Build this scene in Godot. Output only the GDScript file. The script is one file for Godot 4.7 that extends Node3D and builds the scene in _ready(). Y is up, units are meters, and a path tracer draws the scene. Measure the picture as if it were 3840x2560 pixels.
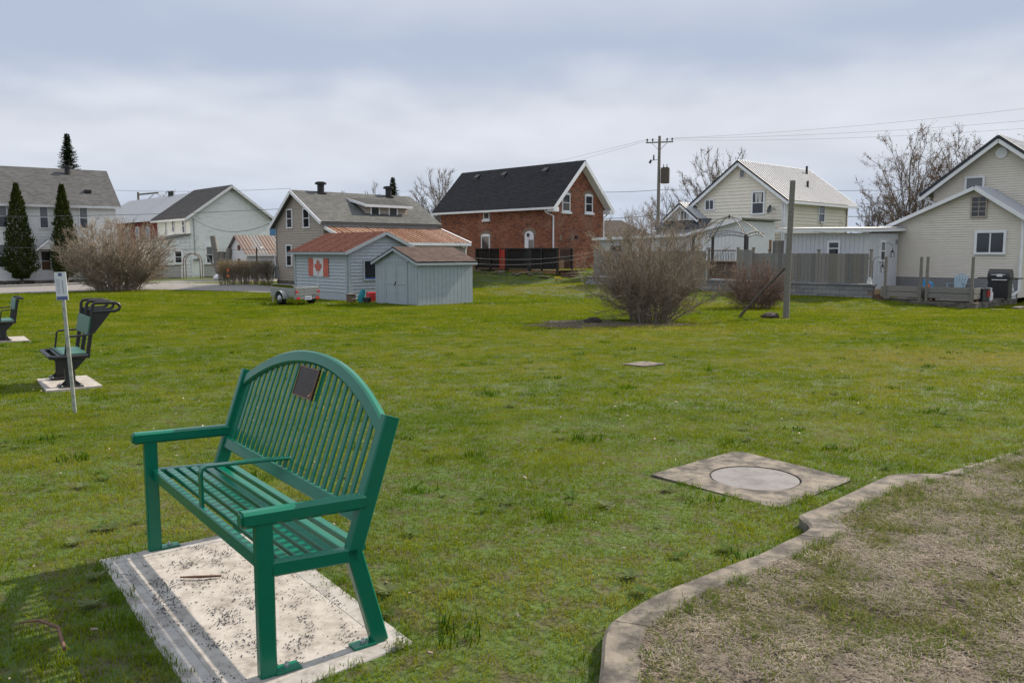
extends Node3D

const EL := Vector3(-0.694658, 0, -0.719340)   # along the walls that face the street corner, away from the camera
const ER := Vector3(0.719340, 0, -0.694658)
const UP := Vector3.UP

var M := {}
var T := {}
var cur: Node3D
var org := Vector3.ZERO
var rng := RandomNumberGenerator.new()
var bump := FastNoiseLite.new()
var patchy := FastNoiseLite.new()

# ------------------------------------------------------------------ mesh builder
class MB:
	var v := PackedVector3Array()
	var n := PackedVector3Array()
	var uv := PackedVector2Array()
	var c := PackedColorArray()
	var col := Color.WHITE
	var colored := false

	func put(p: Vector3, nn: Vector3, u: Vector2) -> void:
		v.append(p); n.append(nn); uv.append(u)
		if colored: c.append(col)

	func quad(a: Vector3, b: Vector3, cc: Vector3, d: Vector3, away = null) -> void:
		var nn := (b - a).cross(d - a)
		if nn.length_squared() < 1e-14: nn = (cc - b).cross(d - b)
		nn = nn.normalized()
		if away != null and nn.dot((a + b + cc + d) * 0.25 - away) < 0.0:
			quad(d, cc, b, a)
			return
		var w := (b - a).length()
		var h := (d - a).length()
		put(a, nn, Vector2(0, 0)); put(cc, nn, Vector2(w, h)); put(b, nn, Vector2(w, 0))
		put(a, nn, Vector2(0, 0)); put(d, nn, Vector2(0, h)); put(cc, nn, Vector2(w, h))

	func tri(a: Vector3, b: Vector3, cc: Vector3, away = null) -> void:
		var nn := (b - a).cross(cc - a).normalized()
		if away != null and nn.dot((a + b + cc) / 3.0 - away) < 0.0:
			tri(a, cc, b)
			return
		put(a, nn, Vector2(a.x, a.y)); put(cc, nn, Vector2(cc.x, cc.y)); put(b, nn, Vector2(b.x, b.y))

	# eight corners: 0-3 one face in order round, 4-7 the opposite face
	func hexa(p: Array) -> void:
		var m := Vector3.ZERO
		for q in p: m += q
		m /= 8.0
		quad(p[0], p[1], p[2], p[3], m); quad(p[4], p[5], p[6], p[7], m)
		for i in 4:
			var j := (i + 1) % 4
			quad(p[i], p[j], p[4 + j], p[4 + i], m)

	func box(o: Vector3, s: Vector3, b := Basis()) -> void:
		var x := b.x * s.x * 0.5
		var y := b.y * s.y * 0.5
		var z := b.z * s.z * 0.5
		hexa([o - x - y - z, o + x - y - z, o + x - y + z, o - x - y + z, o - x + y - z, o + x + y - z, o + x + y + z, o - x + y + z])

	# a bar of chamfered section w (across) by h (along up)
	func bar(a: Vector3, b: Vector3, w: float, h: float, up: Vector3, bev := 0.0) -> void:
		var d := (b - a).normalized()
		var side := d.cross(up).normalized()
		var u := side.cross(d).normalized()
		var x := w * 0.5
		var y := h * 0.5
		var sec := []
		if bev <= 0.0:
			sec = [Vector2(-x, -y), Vector2(x, -y), Vector2(x, y), Vector2(-x, y)]
		else:
			sec = [Vector2(-x + bev, -y), Vector2(x - bev, -y), Vector2(x, -y + bev), Vector2(x, y - bev), Vector2(x - bev, y), Vector2(-x + bev, y), Vector2(-x, y - bev), Vector2(-x, -y + bev)]
		var m := (a + b) * 0.5
		var k := sec.size()
		for i in k:
			var p: Vector2 = sec[i]
			var q: Vector2 = sec[(i + 1) % k]
			quad(a + side * p.x + u * p.y, a + side * q.x + u * q.y, b + side * q.x + u * q.y, b + side * p.x + u * p.y, m)
		for e in [a, b]:
			for i in range(1, k - 1):
				var p0: Vector2 = sec[0]
				var p1: Vector2 = sec[i]
				var p2: Vector2 = sec[i + 1]
				tri(e + side * p0.x + u * p0.y, e + side * p1.x + u * p1.y, e + side * p2.x + u * p2.y, m)

	# the same section swept along a path lying in a plane whose normal is across
	func sweep(path: Array, w: float, h: float, across: Vector3, bev := 0.0) -> void:
		var rings := []
		var x := w * 0.5
		var y := h * 0.5
		var sec := [Vector2(-x + bev, -y), Vector2(x - bev, -y), Vector2(x, -y + bev), Vector2(x, y - bev), Vector2(x - bev, y), Vector2(-x + bev, y), Vector2(-x, y - bev), Vector2(-x, -y + bev)] if bev > 0.0 else [Vector2(-x, -y), Vector2(x, -y), Vector2(x, y), Vector2(-x, y)]
		var k := sec.size()
		for i in path.size():
			var t0: Vector3 = (path[i] - path[maxi(i - 1, 0)])
			var t1: Vector3 = (path[mini(i + 1, path.size() - 1)] - path[i])
			var t := (t0.normalized() + t1.normalized()).normalized()
			var u := across.cross(t).normalized()
			var stretch := 1.0
			if t0.length() > 1e-6 and t1.length() > 1e-6:
				stretch = 1.0 / maxf(0.5, t.dot(t1.normalized()))
			var ring := []
			for s in sec:
				ring.append(path[i] + across * s.x + u * s.y * stretch)
			rings.append(ring)
		for i in path.size() - 1:
			var m: Vector3 = (path[i] + path[i + 1]) * 0.5
			for j in k:
				var jj := (j + 1) % k
				quad(rings[i][j], rings[i][jj], rings[i + 1][jj], rings[i + 1][j], m)
		for e in [0, path.size() - 1]:
			var m2: Vector3 = (path[1] if e == 0 else path[e - 1])
			for i in range(1, k - 1):
				tri(rings[e][0], rings[e][i], rings[e][i + 1], m2)

	# smooth round tube through points
	func tube(pts: Array, rad: Array, sides := 8, caps := true) -> void:
		var prev := []
		var prevn := []
		var ref := Vector3.ZERO
		for i in pts.size():
			var t: Vector3 = (pts[mini(i + 1, pts.size() - 1)] - pts[maxi(i - 1, 0)]).normalized()
			if ref == Vector3.ZERO:
				ref = t.cross(Vector3(0.31, 0.52, 0.79)).normalized()
			var x := (ref - t * ref.dot(t)).normalized()
			ref = x
			var y := t.cross(x)
			var ring := []
			var rn := []
			for j in sides:
				var an := TAU * j / sides
				var nn := x * cos(an) + y * sin(an)
				ring.append(pts[i] + nn * rad[i]); rn.append(nn)
			if i > 0:
				for j in sides:
					var k := (j + 1) % sides
					put(prev[j], prevn[j], Vector2(float(j) / sides, i - 1)); put(ring[k], rn[k], Vector2(float(j + 1) / sides, i)); put(prev[k], prevn[k], Vector2(float(j + 1) / sides, i - 1))
					put(prev[j], prevn[j], Vector2(float(j) / sides, i - 1)); put(ring[j], rn[j], Vector2(float(j) / sides, i)); put(ring[k], rn[k], Vector2(float(j + 1) / sides, i))
			elif caps:
				for j in range(1, sides - 1): tri(ring[0], ring[j], ring[j + 1], pts[1])
			prev = ring; prevn = rn
		if caps:
			for j in range(1, sides - 1): tri(prev[0], prev[j], prev[j + 1], pts[pts.size() - 2])

	func rod(a: Vector3, b: Vector3, r: float, sides := 8) -> void:
		tube([a, b], [r, r], sides)

	# flat outline (x along ex, y along ey) made t thick towards en
	func prism(poly: PackedVector2Array, o: Vector3, ex: Vector3, ey: Vector3, en: Vector3, t: float) -> void:
		var ids := Geometry2D.triangulate_polygon(poly)
		var mid := Vector2.ZERO
		for p in poly: mid += p
		mid /= poly.size()
		var m := o + ex * mid.x + ey * mid.y + en * t * 0.5
		for s in 2:
			var off := en * t * s
			for i in range(0, ids.size(), 3):
				var a := poly[ids[i]]
				var b := poly[ids[i + 1]]
				var d := poly[ids[i + 2]]
				var pa := o + ex * a.x + ey * a.y + off
				tri(pa, o + ex * b.x + ey * b.y + off, o + ex * d.x + ey * d.y + off, (pa - en) if s == 1 else (pa + en))
		var ccw := not Geometry2D.is_polygon_clockwise(poly)
		for i in poly.size():
			var a := poly[i]
			var b := poly[(i + 1) % poly.size()]
			var out := Vector2(b.y - a.y, a.x - b.x) * (1.0 if ccw else -1.0)
			var pa := o + ex * a.x + ey * a.y
			var pb := o + ex * b.x + ey * b.y
			quad(pa, pb, pb + en * t, pa + en * t, (pa + pb) * 0.5 + en * t * 0.5 - ex * out.x - ey * out.y)

	func mesh(o := Vector3.ZERO) -> ArrayMesh:
		var w := v
		if o != Vector3.ZERO:
			w = PackedVector3Array()
			w.resize(v.size())
			for i in v.size(): w[i] = v[i] - o
		var arr := []
		arr.resize(Mesh.ARRAY_MAX)
		arr[Mesh.ARRAY_VERTEX] = w
		arr[Mesh.ARRAY_NORMAL] = n
		arr[Mesh.ARRAY_TEX_UV] = uv
		if colored: arr[Mesh.ARRAY_COLOR] = c
		var am := ArrayMesh.new()
		am.add_surface_from_arrays(Mesh.PRIMITIVE_TRIANGLES, arr)
		return am

# a wall's own axes: s along the wall, h height, out towards the viewer
class Fr:
	var o: Vector3
	var ex: Vector3
	var n: Vector3
	func _init(oo: Vector3, e: Vector3, nn: Vector3) -> void:
		o = Vector3(oo.x, 0, oo.z); ex = e; n = nn
	func p(s: float, h: float, out := 0.0) -> Vector3:
		return o + ex * s + Vector3.UP * h + n * out

# ------------------------------------------------------------------ scene helpers
func meta(o: Node, label := "", category := "", group := "", kind := "") -> void:
	if label: o.set_meta("label", label)
	if category: o.set_meta("category", category)
	if group: o.set_meta("group", group)
	if kind: o.set_meta("kind", kind)

func thing(called: String, label: String, category: String, at: Vector3, group := "") -> Node3D:
	var o := Node3D.new()
	o.name = called
	add_child(o, true)
	o.position = at
	meta(o, label, category, group)
	cur = o; org = at
	return o

func part(called: String, mb: MB, m: Material, parent: Node3D = null) -> MeshInstance3D:
	var o := MeshInstance3D.new()
	o.name = called
	o.mesh = mb.mesh(org)
	o.material_override = m
	(parent if parent else cur).add_child(o, true)
	return o

func shared(called: String, mesh: Mesh, m: Material, xf: Transform3D, parent: Node3D = null) -> MeshInstance3D:
	var o := MeshInstance3D.new()
	o.name = called
	o.mesh = mesh
	o.material_override = m
	(parent if parent else cur).add_child(o, true)
	o.transform = Transform3D(xf.basis, xf.origin - org)
	return o

func solo(called: String, label: String, category: String, mb: MB, m: Material, at: Vector3, group := "", kind := "") -> MeshInstance3D:
	var o := MeshInstance3D.new()
	o.name = called
	o.mesh = mb.mesh(at)
	o.material_override = m
	add_child(o, true)
	o.position = at
	meta(o, label, category, group, kind)
	return o

func many(called: String, mesh: Mesh, m: Material, xf: Array, colors: Array, parent: Node3D, kind := "stuff", base := Vector3.ZERO) -> MultiMeshInstance3D:
	var mm := MultiMesh.new()
	mm.transform_format = MultiMesh.TRANSFORM_3D
	mm.use_colors = colors.size() > 0
	mm.mesh = mesh
	mm.instance_count = xf.size()
	for i in xf.size():
		var t: Transform3D = xf[i]
		t.origin -= base
		mm.set_instance_transform(i, t)
		if colors.size(): mm.set_instance_color(i, colors[i])
	var o := MultiMeshInstance3D.new()
	o.name = called
	o.multimesh = mm
	o.material_override = m
	parent.add_child(o, true)
	if kind: o.set_meta("kind", kind)
	return o

func ss(a: float, b: float, x: float) -> float:
	return smoothstep(a, b, x)

func ground(x: float, z: float) -> float:
	var d := maxf(-z - 4.0, 0.0)
	var t := minf(d / 45.0, 1.0)
	var h := -0.65 * (1.0 - (1.0 - t) * (1.0 - t))
	var r := Vector3(x - 15.0, 0, z + 34.5)
	var al := r.dot(EL)
	var fr := -r.dot(ER)
	h += (0.25 * ss(-4, 0, al) + 0.2 * ss(0, 16, al)) * (1.0 - ss(16, 24, al)) * (1.0 - ss(0, 6, fr))
	var b := Vector3(x - 2.63, 0, z + 55.69)
	var a := b.dot(EL)
	var bb := b.dot(ER)
	var da := maxf(maxf(-a, 0.0), a - 11.7)
	var db := maxf(maxf(-bb, 0.0), bb - 5.4)
	h += 1.05 * (1.0 - ss(1.5, 7.0, sqrt(da * da + db * db))) * (1.0 - ss(9, 16, a))
	var s := (x + 33.5) * 0.83 - (z + 55.0) * 0.56
	h += (-0.1 + 0.02 * clampf(s, 0, 16)) * ss(42, 52, -z) * (1.0 - ss(-18, -12, x))
	return h

func G(x: float, z: float) -> Vector3:
	return Vector3(x, ground(x, z), z)

# ------------------------------------------------------------------ materials
func noise_tex(id: String, freq: float, ramp: Array, type := FastNoiseLite.TYPE_SIMPLEX_SMOOTH, oct := 4, size := 512, gain := 0.5) -> NoiseTexture2D:
	if T.has(id): return T[id]
	var f := FastNoiseLite.new()
	f.noise_type = type
	f.seed = T.size() * 7 + 3
	f.frequency = freq
	f.fractal_octaves = oct
	var t := NoiseTexture2D.new()
	t.width = size; t.height = size
	t.seamless = true
	t.noise = f
	f.fractal_gain = gain
	if ramp.size():
		var g := Gradient.new()
		var offs := PackedFloat32Array()
		var cols := PackedColorArray()
		for r in ramp:
			offs.append(r[0]); cols.append(r[1])
		g.offsets = offs; g.colors = cols
		t.color_ramp = g
	T[id] = t
	return t

func lin(r: float, g: float, b: float) -> Color:
	return Color(r, g, b).linear_to_srgb()

func mat(id: String, c: Color, rough := 0.8, tex = null, scale := Vector3.ONE, height = null, hscale := 0.0, world := false) -> StandardMaterial3D:
	var m := StandardMaterial3D.new()
	m.resource_name = id
	m.albedo_color = c
	m.roughness = rough
	if tex:
		m.albedo_texture = tex
		m.uv1_triplanar = true
		m.uv1_world_triplanar = world
		m.uv1_scale = scale
	if height:
		m.heightmap_enabled = true
		m.heightmap_texture = height
		m.heightmap_scale = hscale
		m.uv1_triplanar = true
		m.uv1_world_triplanar = world
		m.uv1_scale = scale
	M[id] = m
	return m

func grey(a: float) -> Color:
	return Color(a, a, a)

func vcol(id: String, rough := 0.85, tex = null, scale := Vector3.ONE) -> StandardMaterial3D:
	var m := mat(id, Color.WHITE, rough, tex, scale)
	m.vertex_color_use_as_albedo = true
	return m

func materials() -> void:
	var soft := noise_tex("soft", 0.012, [[0.0, grey(0.93)], [0.5, grey(0.98)], [1.0, grey(1.0)]])
	var grime := noise_tex("grime", 0.02, [[0.0, grey(0.78)], [0.38, grey(0.92)], [0.55, grey(0.98)], [1.0, grey(1.0)]], FastNoiseLite.TYPE_SIMPLEX_SMOOTH, 6)
	var grain := noise_tex("grain", 0.09, [[0.0, grey(0.55)], [0.5, grey(0.85)], [1.0, grey(1.0)]], FastNoiseLite.TYPE_PERLIN, 5)
	var h1 := noise_tex("h1", 0.06, [], FastNoiseLite.TYPE_SIMPLEX_SMOOTH, 5)
	mat("white_paint", lin(0.80, 0.81, 0.83), 0.55, soft, Vector3.ONE * 0.4)
	mat("old_white_paint", lin(0.72, 0.73, 0.73), 0.7, grime, Vector3.ONE * 0.5)
	mat("vinyl_white", lin(0.82, 0.83, 0.82), 0.6, soft, Vector3(0.35, 0.8, 0.35))
	mat("vinyl_tan", lin(0.400, 0.345, 0.290), 0.6, soft, Vector3(0.35, 0.8, 0.35))
	mat("vinyl_yellow", lin(0.80, 0.745, 0.625), 0.6, soft, Vector3(0.35, 0.8, 0.35))
	mat("vinyl_beige", lin(0.72, 0.665, 0.585), 0.6, soft, Vector3(0.35, 0.8, 0.35))
	var peel := noise_tex("peel", 0.03, [[0.0, Color(0.80, 0.80, 0.81)], [0.22, Color(0.90, 0.905, 0.91)], [0.34, Color(0.97, 0.97, 0.97)], [1.0, Color(1, 1, 1)]], FastNoiseLite.TYPE_SIMPLEX_SMOOTH, 7)
	mat("peeling_wall", lin(0.78, 0.81, 0.79), 0.8, peel, Vector3(0.16, 0.20, 0.16), h1, 0.3)
	mat("garage_paint", lin(0.44, 0.485, 0.525), 0.65, grime, Vector3(0.5, 1.6, 0.5))
	mat("shed_paint", lin(0.355, 0.405, 0.440), 0.65, soft, Vector3.ONE * 0.5)
	mat("grey_panel", lin(0.59, 0.60, 0.62), 0.6, soft, Vector3(0.8, 0.3, 0.8))
	mat("white_panel", lin(0.78, 0.80, 0.82), 0.55, soft, Vector3(0.8, 0.3, 0.8))
	var rust := noise_tex("rust", 0.022, [[0.0, Color(0.27, 0.16, 0.135)], [0.4, Color(0.36, 0.22, 0.185)], [0.62, Color(0.42, 0.27, 0.225)], [1.0, Color(0.52, 0.38, 0.30)]], FastNoiseLite.TYPE_SIMPLEX_SMOOTH, 6)
	mat("rust_dull", Color(0.95, 0.95, 0.95), 0.8, rust, Vector3(0.5, 0.5, 0.5)).metallic_specular = 0.2
	var rusty := noise_tex("rusty", 0.03, [[0.0, Color(0.36, 0.21, 0.145)], [0.35, Color(0.48, 0.30, 0.21)], [0.52, Color(0.56, 0.41, 0.32)], [0.6, Color(0.62, 0.59, 0.56)], [1.0, Color(0.68, 0.67, 0.65)]], FastNoiseLite.TYPE_SIMPLEX_SMOOTH, 5)
	for i in 4:
		var mr := mat("rust_sheet%d" % i, [Color(0.95, 0.92, 0.9), Color(0.85, 0.78, 0.72), Color(1, 0.98, 0.95), Color(0.9, 0.85, 0.83)][i], 0.6, rusty, Vector3(0.5, 0.5, 0.5))
		mr.uv1_offset = Vector3(i * 0.23, i * 0.41, i * 0.13)
		mr.metallic_specular = 0.2
	for i in 3:
		mat("old_tin%d" % i, [lin(0.185, 0.135, 0.112), lin(0.21, 0.195, 0.188), lin(0.225, 0.160, 0.125)][i], 0.65, grime, Vector3.ONE * 0.6)
	var sm := mat("roof_steel", lin(0.47, 0.48, 0.50), 0.55, soft, Vector3.ONE * 0.3)
	sm.metallic = 0.1
	sm.metallic_specular = 0.3
	mat("dark_fascia", lin(0.018, 0.022, 0.032), 0.5)
	mat("blue_roof", lin(0.10, 0.32, 0.55), 0.55)
	mat("red_wall", lin(0.26, 0.045, 0.045), 0.8, grime, Vector3.ONE * 0.5)
	vcol("shingle", 0.95, grain, Vector3.ONE * 1.4)
	vcol("brick", 0.9, grain, Vector3.ONE * 2.2)
	mat("mortar", lin(0.30, 0.235, 0.20), 0.95, grain, Vector3.ONE * 1.5)
	mat("lintel", lin(0.33, 0.265, 0.20), 0.9, grain, Vector3.ONE * 1.5)
	mat("roof_felt", lin(0.03, 0.03, 0.033), 0.95)
	mat("roof_grey", lin(0.10, 0.105, 0.105), 0.95)
	var gl := mat("glass", lin(0.018, 0.021, 0.026), 0.06)
	gl.metallic_specular = 0.6
	var gl2 := mat("glass_blind", lin(0.16, 0.17, 0.18), 0.12)
	gl2.metallic_specular = 0.5
	mat("curtain", lin(0.50, 0.49, 0.46), 0.8)
	mat("black_plastic", lin(0.012, 0.012, 0.014), 0.45)
	mat("black_steel", lin(0.018, 0.018, 0.020), 0.42)
	mat("dark_wood", lin(0.020, 0.019, 0.019), 0.7, grain, Vector3(2, 0.6, 2))
	var wg := noise_tex("woodgrain", 0.05, [[0.0, grey(0.35)], [0.35, grey(0.68)], [0.65, grey(0.95)], [1.0, grey(1.0)]], FastNoiseLite.TYPE_SIMPLEX_SMOOTH, 7, 512, 0.62)
	for i in 4:
		mat("grey_wood%d" % i, [lin(0.33, 0.315, 0.295), lin(0.26, 0.255, 0.243), lin(0.38, 0.355, 0.32), lin(0.30, 0.275, 0.24)][i], 0.9, wg, Vector3(3.0, 0.5, 3.0), wg, 0.25).uv1_offset = Vector3(i * 0.3, i * 0.17, i * 0.37)
	mat("pole_wood", lin(0.30, 0.285, 0.255), 0.9, wg, Vector3(5.0, 0.35, 5.0), wg, 0.5)
	mat("brown_wood", lin(0.20, 0.105, 0.065), 0.85, wg, Vector3(3, 3, 3))
	mat("new_wood", lin(0.38, 0.215, 0.10), 0.8, wg, Vector3(3, 3, 3))
	mat("pale_wood", lin(0.45, 0.32, 0.19), 0.8, wg, Vector3(3, 3, 3))
	mat("red_paint", lin(0.36, 0.030, 0.022), 0.5)
	var cg := noise_tex("concrete", 0.012, [[0.0, Color(0.66, 0.65, 0.64)], [0.35, Color(0.86, 0.85, 0.84)], [0.6, Color(0.96, 0.955, 0.95)], [1.0, Color(1, 1, 1)]], FastNoiseLite.TYPE_SIMPLEX_SMOOTH, 9, 1024, 0.72)
	mat("new_concrete", lin(0.435, 0.415, 0.39), 0.95, cg, Vector3.ONE * 0.5, h1, 0.25)
	mat("smooth_concrete", lin(0.40, 0.39, 0.378), 0.9, cg, Vector3.ONE * 0.4)
	var og := noise_tex("old_concrete", 0.008, [[0.0, Color(0.36, 0.36, 0.37)], [0.32, Color(0.60, 0.595, 0.59)], [0.5, Color(0.80, 0.79, 0.77)], [0.7, Color(0.94, 0.92, 0.88)], [1.0, Color(1, 1, 0.97)]], FastNoiseLite.TYPE_SIMPLEX_SMOOTH, 9, 1024, 0.70)
	mat("old_concrete", lin(0.225, 0.205, 0.180), 0.95, og, Vector3.ONE * 0.45, h1, 0.35)
	mat("lid_steel", lin(0.175, 0.170, 0.172), 0.6, cg, Vector3.ONE * 0.3)
	for i in 3:
		mat("block%d" % i, [lin(0.27, 0.275, 0.285), lin(0.225, 0.23, 0.245), lin(0.31, 0.31, 0.305)][i], 0.95, cg, Vector3.ONE * 1.2, h1, 0.4)
	mat("asphalt", lin(0.235, 0.228, 0.220), 0.95, cg, Vector3.ONE * 0.5, h1, 0.4, true)
	var gt := noise_tex("groundtone", 0.02, [[0.0, lin(0.040, 0.035, 0.018)], [0.3, lin(0.065, 0.065, 0.024)], [0.5, lin(0.052, 0.080, 0.014)], [0.75, lin(0.048, 0.092, 0.010)], [1.0, lin(0.090, 0.10, 0.03)]], FastNoiseLite.TYPE_SIMPLEX_SMOOTH, 7)
	mat("lawn_soil", Color.WHITE, 1.0, gt, Vector3.ONE * 0.45, h1, 2.0, true)
	var bt := noise_tex("bedtone", 0.03, [[0.0, lin(0.045, 0.035, 0.027)], [0.35, lin(0.095, 0.075, 0.055)], [0.6, lin(0.14, 0.112, 0.085)], [1.0, lin(0.20, 0.165, 0.13)]], FastNoiseLite.TYPE_SIMPLEX_SMOOTH, 7)
	mat("bed_soil", Color.WHITE, 1.0, bt, Vector3.ONE * 0.9, h1, 3.0, true)
	var grass := vcol("grass", 0.8)
	grass.metallic_specular = 0.12
	grass.backlight_enabled = true
	grass.backlight = lin(0.9, 0.9, 0.6)
	vcol("litter", 0.9)
	vcol("plain", 0.8)
	mat("bark", lin(0.135, 0.110, 0.088), 0.95, grain, Vector3(3, 1, 3))
	mat("bark_grey", lin(0.135, 0.112, 0.095), 0.95)
	mat("twig", lin(0.25, 0.205, 0.160), 0.9)
	mat("twig_red", lin(0.185, 0.125, 0.100), 0.9)
	var lf := vcol("leaf", 0.7)
	lf.metallic_specular = 0.15
	lf.backlight_enabled = true
	lf.backlight = lin(0.3, 0.3, 0.15)
	var bg := mat("bench_green", lin(0.001, 0.140, 0.082), 0.27)
	bg.metallic_specular = 0.4
	bg.albedo_texture = soft
	bg.roughness_texture = noise_tex("scuff", 0.02, [[0.0, grey(0.75)], [0.5, grey(0.95)], [0.7, grey(1.0)], [1.0, grey(1.0)]], FastNoiseLite.TYPE_SIMPLEX_SMOOTH, 6)
	bg.uv1_triplanar = true
	bg.uv1_scale = Vector3.ONE * 1.5
	bg.clearcoat_enabled = true
	bg.clearcoat = 0.1
	bg.clearcoat_roughness = 0.15
	mat("seat_green", lin(0.030, 0.115, 0.085), 0.45)
	mat("bronze", lin(0.030, 0.020, 0.016), 0.45).metallic = 0.3
	mat("letter_bronze", lin(0.085, 0.050, 0.034), 0.5)
	mat("copper", lin(0.30, 0.14, 0.075), 0.4).metallic = 0.6
	mat("zinc", lin(0.52, 0.54, 0.56), 0.35).metallic = 0.8
	mat("galvanised", lin(0.31, 0.32, 0.315), 0.42, grime, Vector3.ONE).metallic = 0.2
	mat("sign_white", lin(0.60, 0.62, 0.66), 0.5)
	mat("sign_blue", lin(0.08, 0.11, 0.24), 0.5)
	mat("sign_grey", lin(0.30, 0.32, 0.37), 0.5)
	mat("post_steel", lin(0.38, 0.40, 0.37), 0.5, grime, Vector3.ONE).metallic = 0.3
	mat("flag_red", lin(0.52, 0.135, 0.100), 0.8)
	mat("flag_white", lin(0.66, 0.66, 0.68), 0.8)
	mat("rubber", lin(0.015, 0.015, 0.016), 0.8)
	mat("lens_red", lin(0.70, 0.02, 0.02), 0.25)
	mat("rag_teal", lin(0.02, 0.24, 0.30), 0.7)
	mat("bin_red", lin(0.45, 0.02, 0.025), 0.45)
	mat("orange", lin(0.75, 0.13, 0.03), 0.6)
	mat("blue_tarp", lin(0.05, 0.28, 0.55), 0.6)
	mat("chair_blue", lin(0.30, 0.40, 0.46), 0.6)
	mat("wire", lin(0.06, 0.06, 0.065), 0.7)
	mat("wire_light", lin(0.22, 0.23, 0.25), 0.6)
	mat("white_plastic", lin(0.72, 0.73, 0.74), 0.45)
	mat("stone", lin(0.20, 0.18, 0.16), 0.95, og, Vector3.ONE)
	mat("blue_line", lin(0.05, 0.12, 0.4), 0.5)
	var mesh_m := StandardMaterial3D.new()
	mesh_m.resource_name = "screen_mesh"
	mesh_m.albedo_color = Color(0.035, 0.033, 0.033, 0.86)
	mesh_m.transparency = BaseMaterial3D.TRANSPARENCY_ALPHA
	mesh_m.roughness = 0.8
	M["screen_mesh"] = mesh_m

# ------------------------------------------------------------------ sky
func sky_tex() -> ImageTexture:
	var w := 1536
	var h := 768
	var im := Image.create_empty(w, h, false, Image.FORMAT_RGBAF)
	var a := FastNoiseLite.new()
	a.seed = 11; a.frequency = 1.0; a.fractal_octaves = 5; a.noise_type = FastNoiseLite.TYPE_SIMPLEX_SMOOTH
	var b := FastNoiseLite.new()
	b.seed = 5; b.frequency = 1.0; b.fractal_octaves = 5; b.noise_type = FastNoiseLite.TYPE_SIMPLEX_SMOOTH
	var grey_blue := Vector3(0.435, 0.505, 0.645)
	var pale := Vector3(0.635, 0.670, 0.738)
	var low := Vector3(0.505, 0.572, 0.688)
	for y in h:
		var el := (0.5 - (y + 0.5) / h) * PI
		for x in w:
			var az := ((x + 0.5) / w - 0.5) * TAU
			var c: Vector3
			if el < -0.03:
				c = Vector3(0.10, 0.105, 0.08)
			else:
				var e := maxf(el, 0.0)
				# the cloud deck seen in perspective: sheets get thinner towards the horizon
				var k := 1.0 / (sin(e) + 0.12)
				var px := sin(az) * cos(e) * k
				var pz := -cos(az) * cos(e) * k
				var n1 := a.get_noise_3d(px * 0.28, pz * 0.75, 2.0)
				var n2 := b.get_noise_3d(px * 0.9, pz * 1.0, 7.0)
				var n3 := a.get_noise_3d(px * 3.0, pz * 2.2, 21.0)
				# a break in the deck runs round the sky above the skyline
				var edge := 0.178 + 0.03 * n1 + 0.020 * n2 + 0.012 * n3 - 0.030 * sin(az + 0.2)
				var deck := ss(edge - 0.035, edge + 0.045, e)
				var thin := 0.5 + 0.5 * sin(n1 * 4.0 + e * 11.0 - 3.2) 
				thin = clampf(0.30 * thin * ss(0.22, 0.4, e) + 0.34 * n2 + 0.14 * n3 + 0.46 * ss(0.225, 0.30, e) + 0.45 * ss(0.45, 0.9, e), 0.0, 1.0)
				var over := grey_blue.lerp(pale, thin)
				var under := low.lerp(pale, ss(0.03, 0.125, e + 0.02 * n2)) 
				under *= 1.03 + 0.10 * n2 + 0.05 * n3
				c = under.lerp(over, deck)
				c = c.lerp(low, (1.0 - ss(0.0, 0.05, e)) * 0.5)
				# overcast sky, with brightness added towards the zenith to lift the shaded walls
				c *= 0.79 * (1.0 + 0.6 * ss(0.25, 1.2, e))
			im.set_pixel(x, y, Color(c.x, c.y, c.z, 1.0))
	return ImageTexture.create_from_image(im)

func world() -> void:
	var cam := Camera3D.new()
	cam.name = "camera"
	add_child(cam)
	cam.position = Vector3(0, 1.6, 0)
	cam.rotation_degrees = Vector3(-6.188, 0, 0)
	cam.fov = 44.85
	cam.near = 0.05
	cam.far = 3000
	cam.current = true
	var sun := DirectionalLight3D.new()
	sun.name = "sun"
	add_child(sun)
	var to_sun := Vector3(0.77 * 0.788, 0.616, -0.64 * 0.788).normalized()
	sun.look_at_from_position(to_sun * 50.0, Vector3.ZERO, UP)
	sun.light_energy = 1.6
	sun.light_color = Color(1.0, 0.94, 0.86)
	sun.light_angular_distance = 0.7
	sun.shadow_enabled = true
	var we := WorldEnvironment.new()
	we.name = "world_environment"
	var e := Environment.new()
	e.background_mode = Environment.BG_SKY
	var sk := Sky.new()
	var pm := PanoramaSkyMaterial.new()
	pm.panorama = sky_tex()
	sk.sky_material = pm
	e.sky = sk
	e.tonemap_mode = Environment.TONE_MAPPER_LINEAR
	e.tonemap_exposure = 1.36
	e.sdfgi_enabled = true
	e.ssao_enabled = true
	e.ssil_enabled = true
	we.environment = e
	add_child(we)

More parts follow.
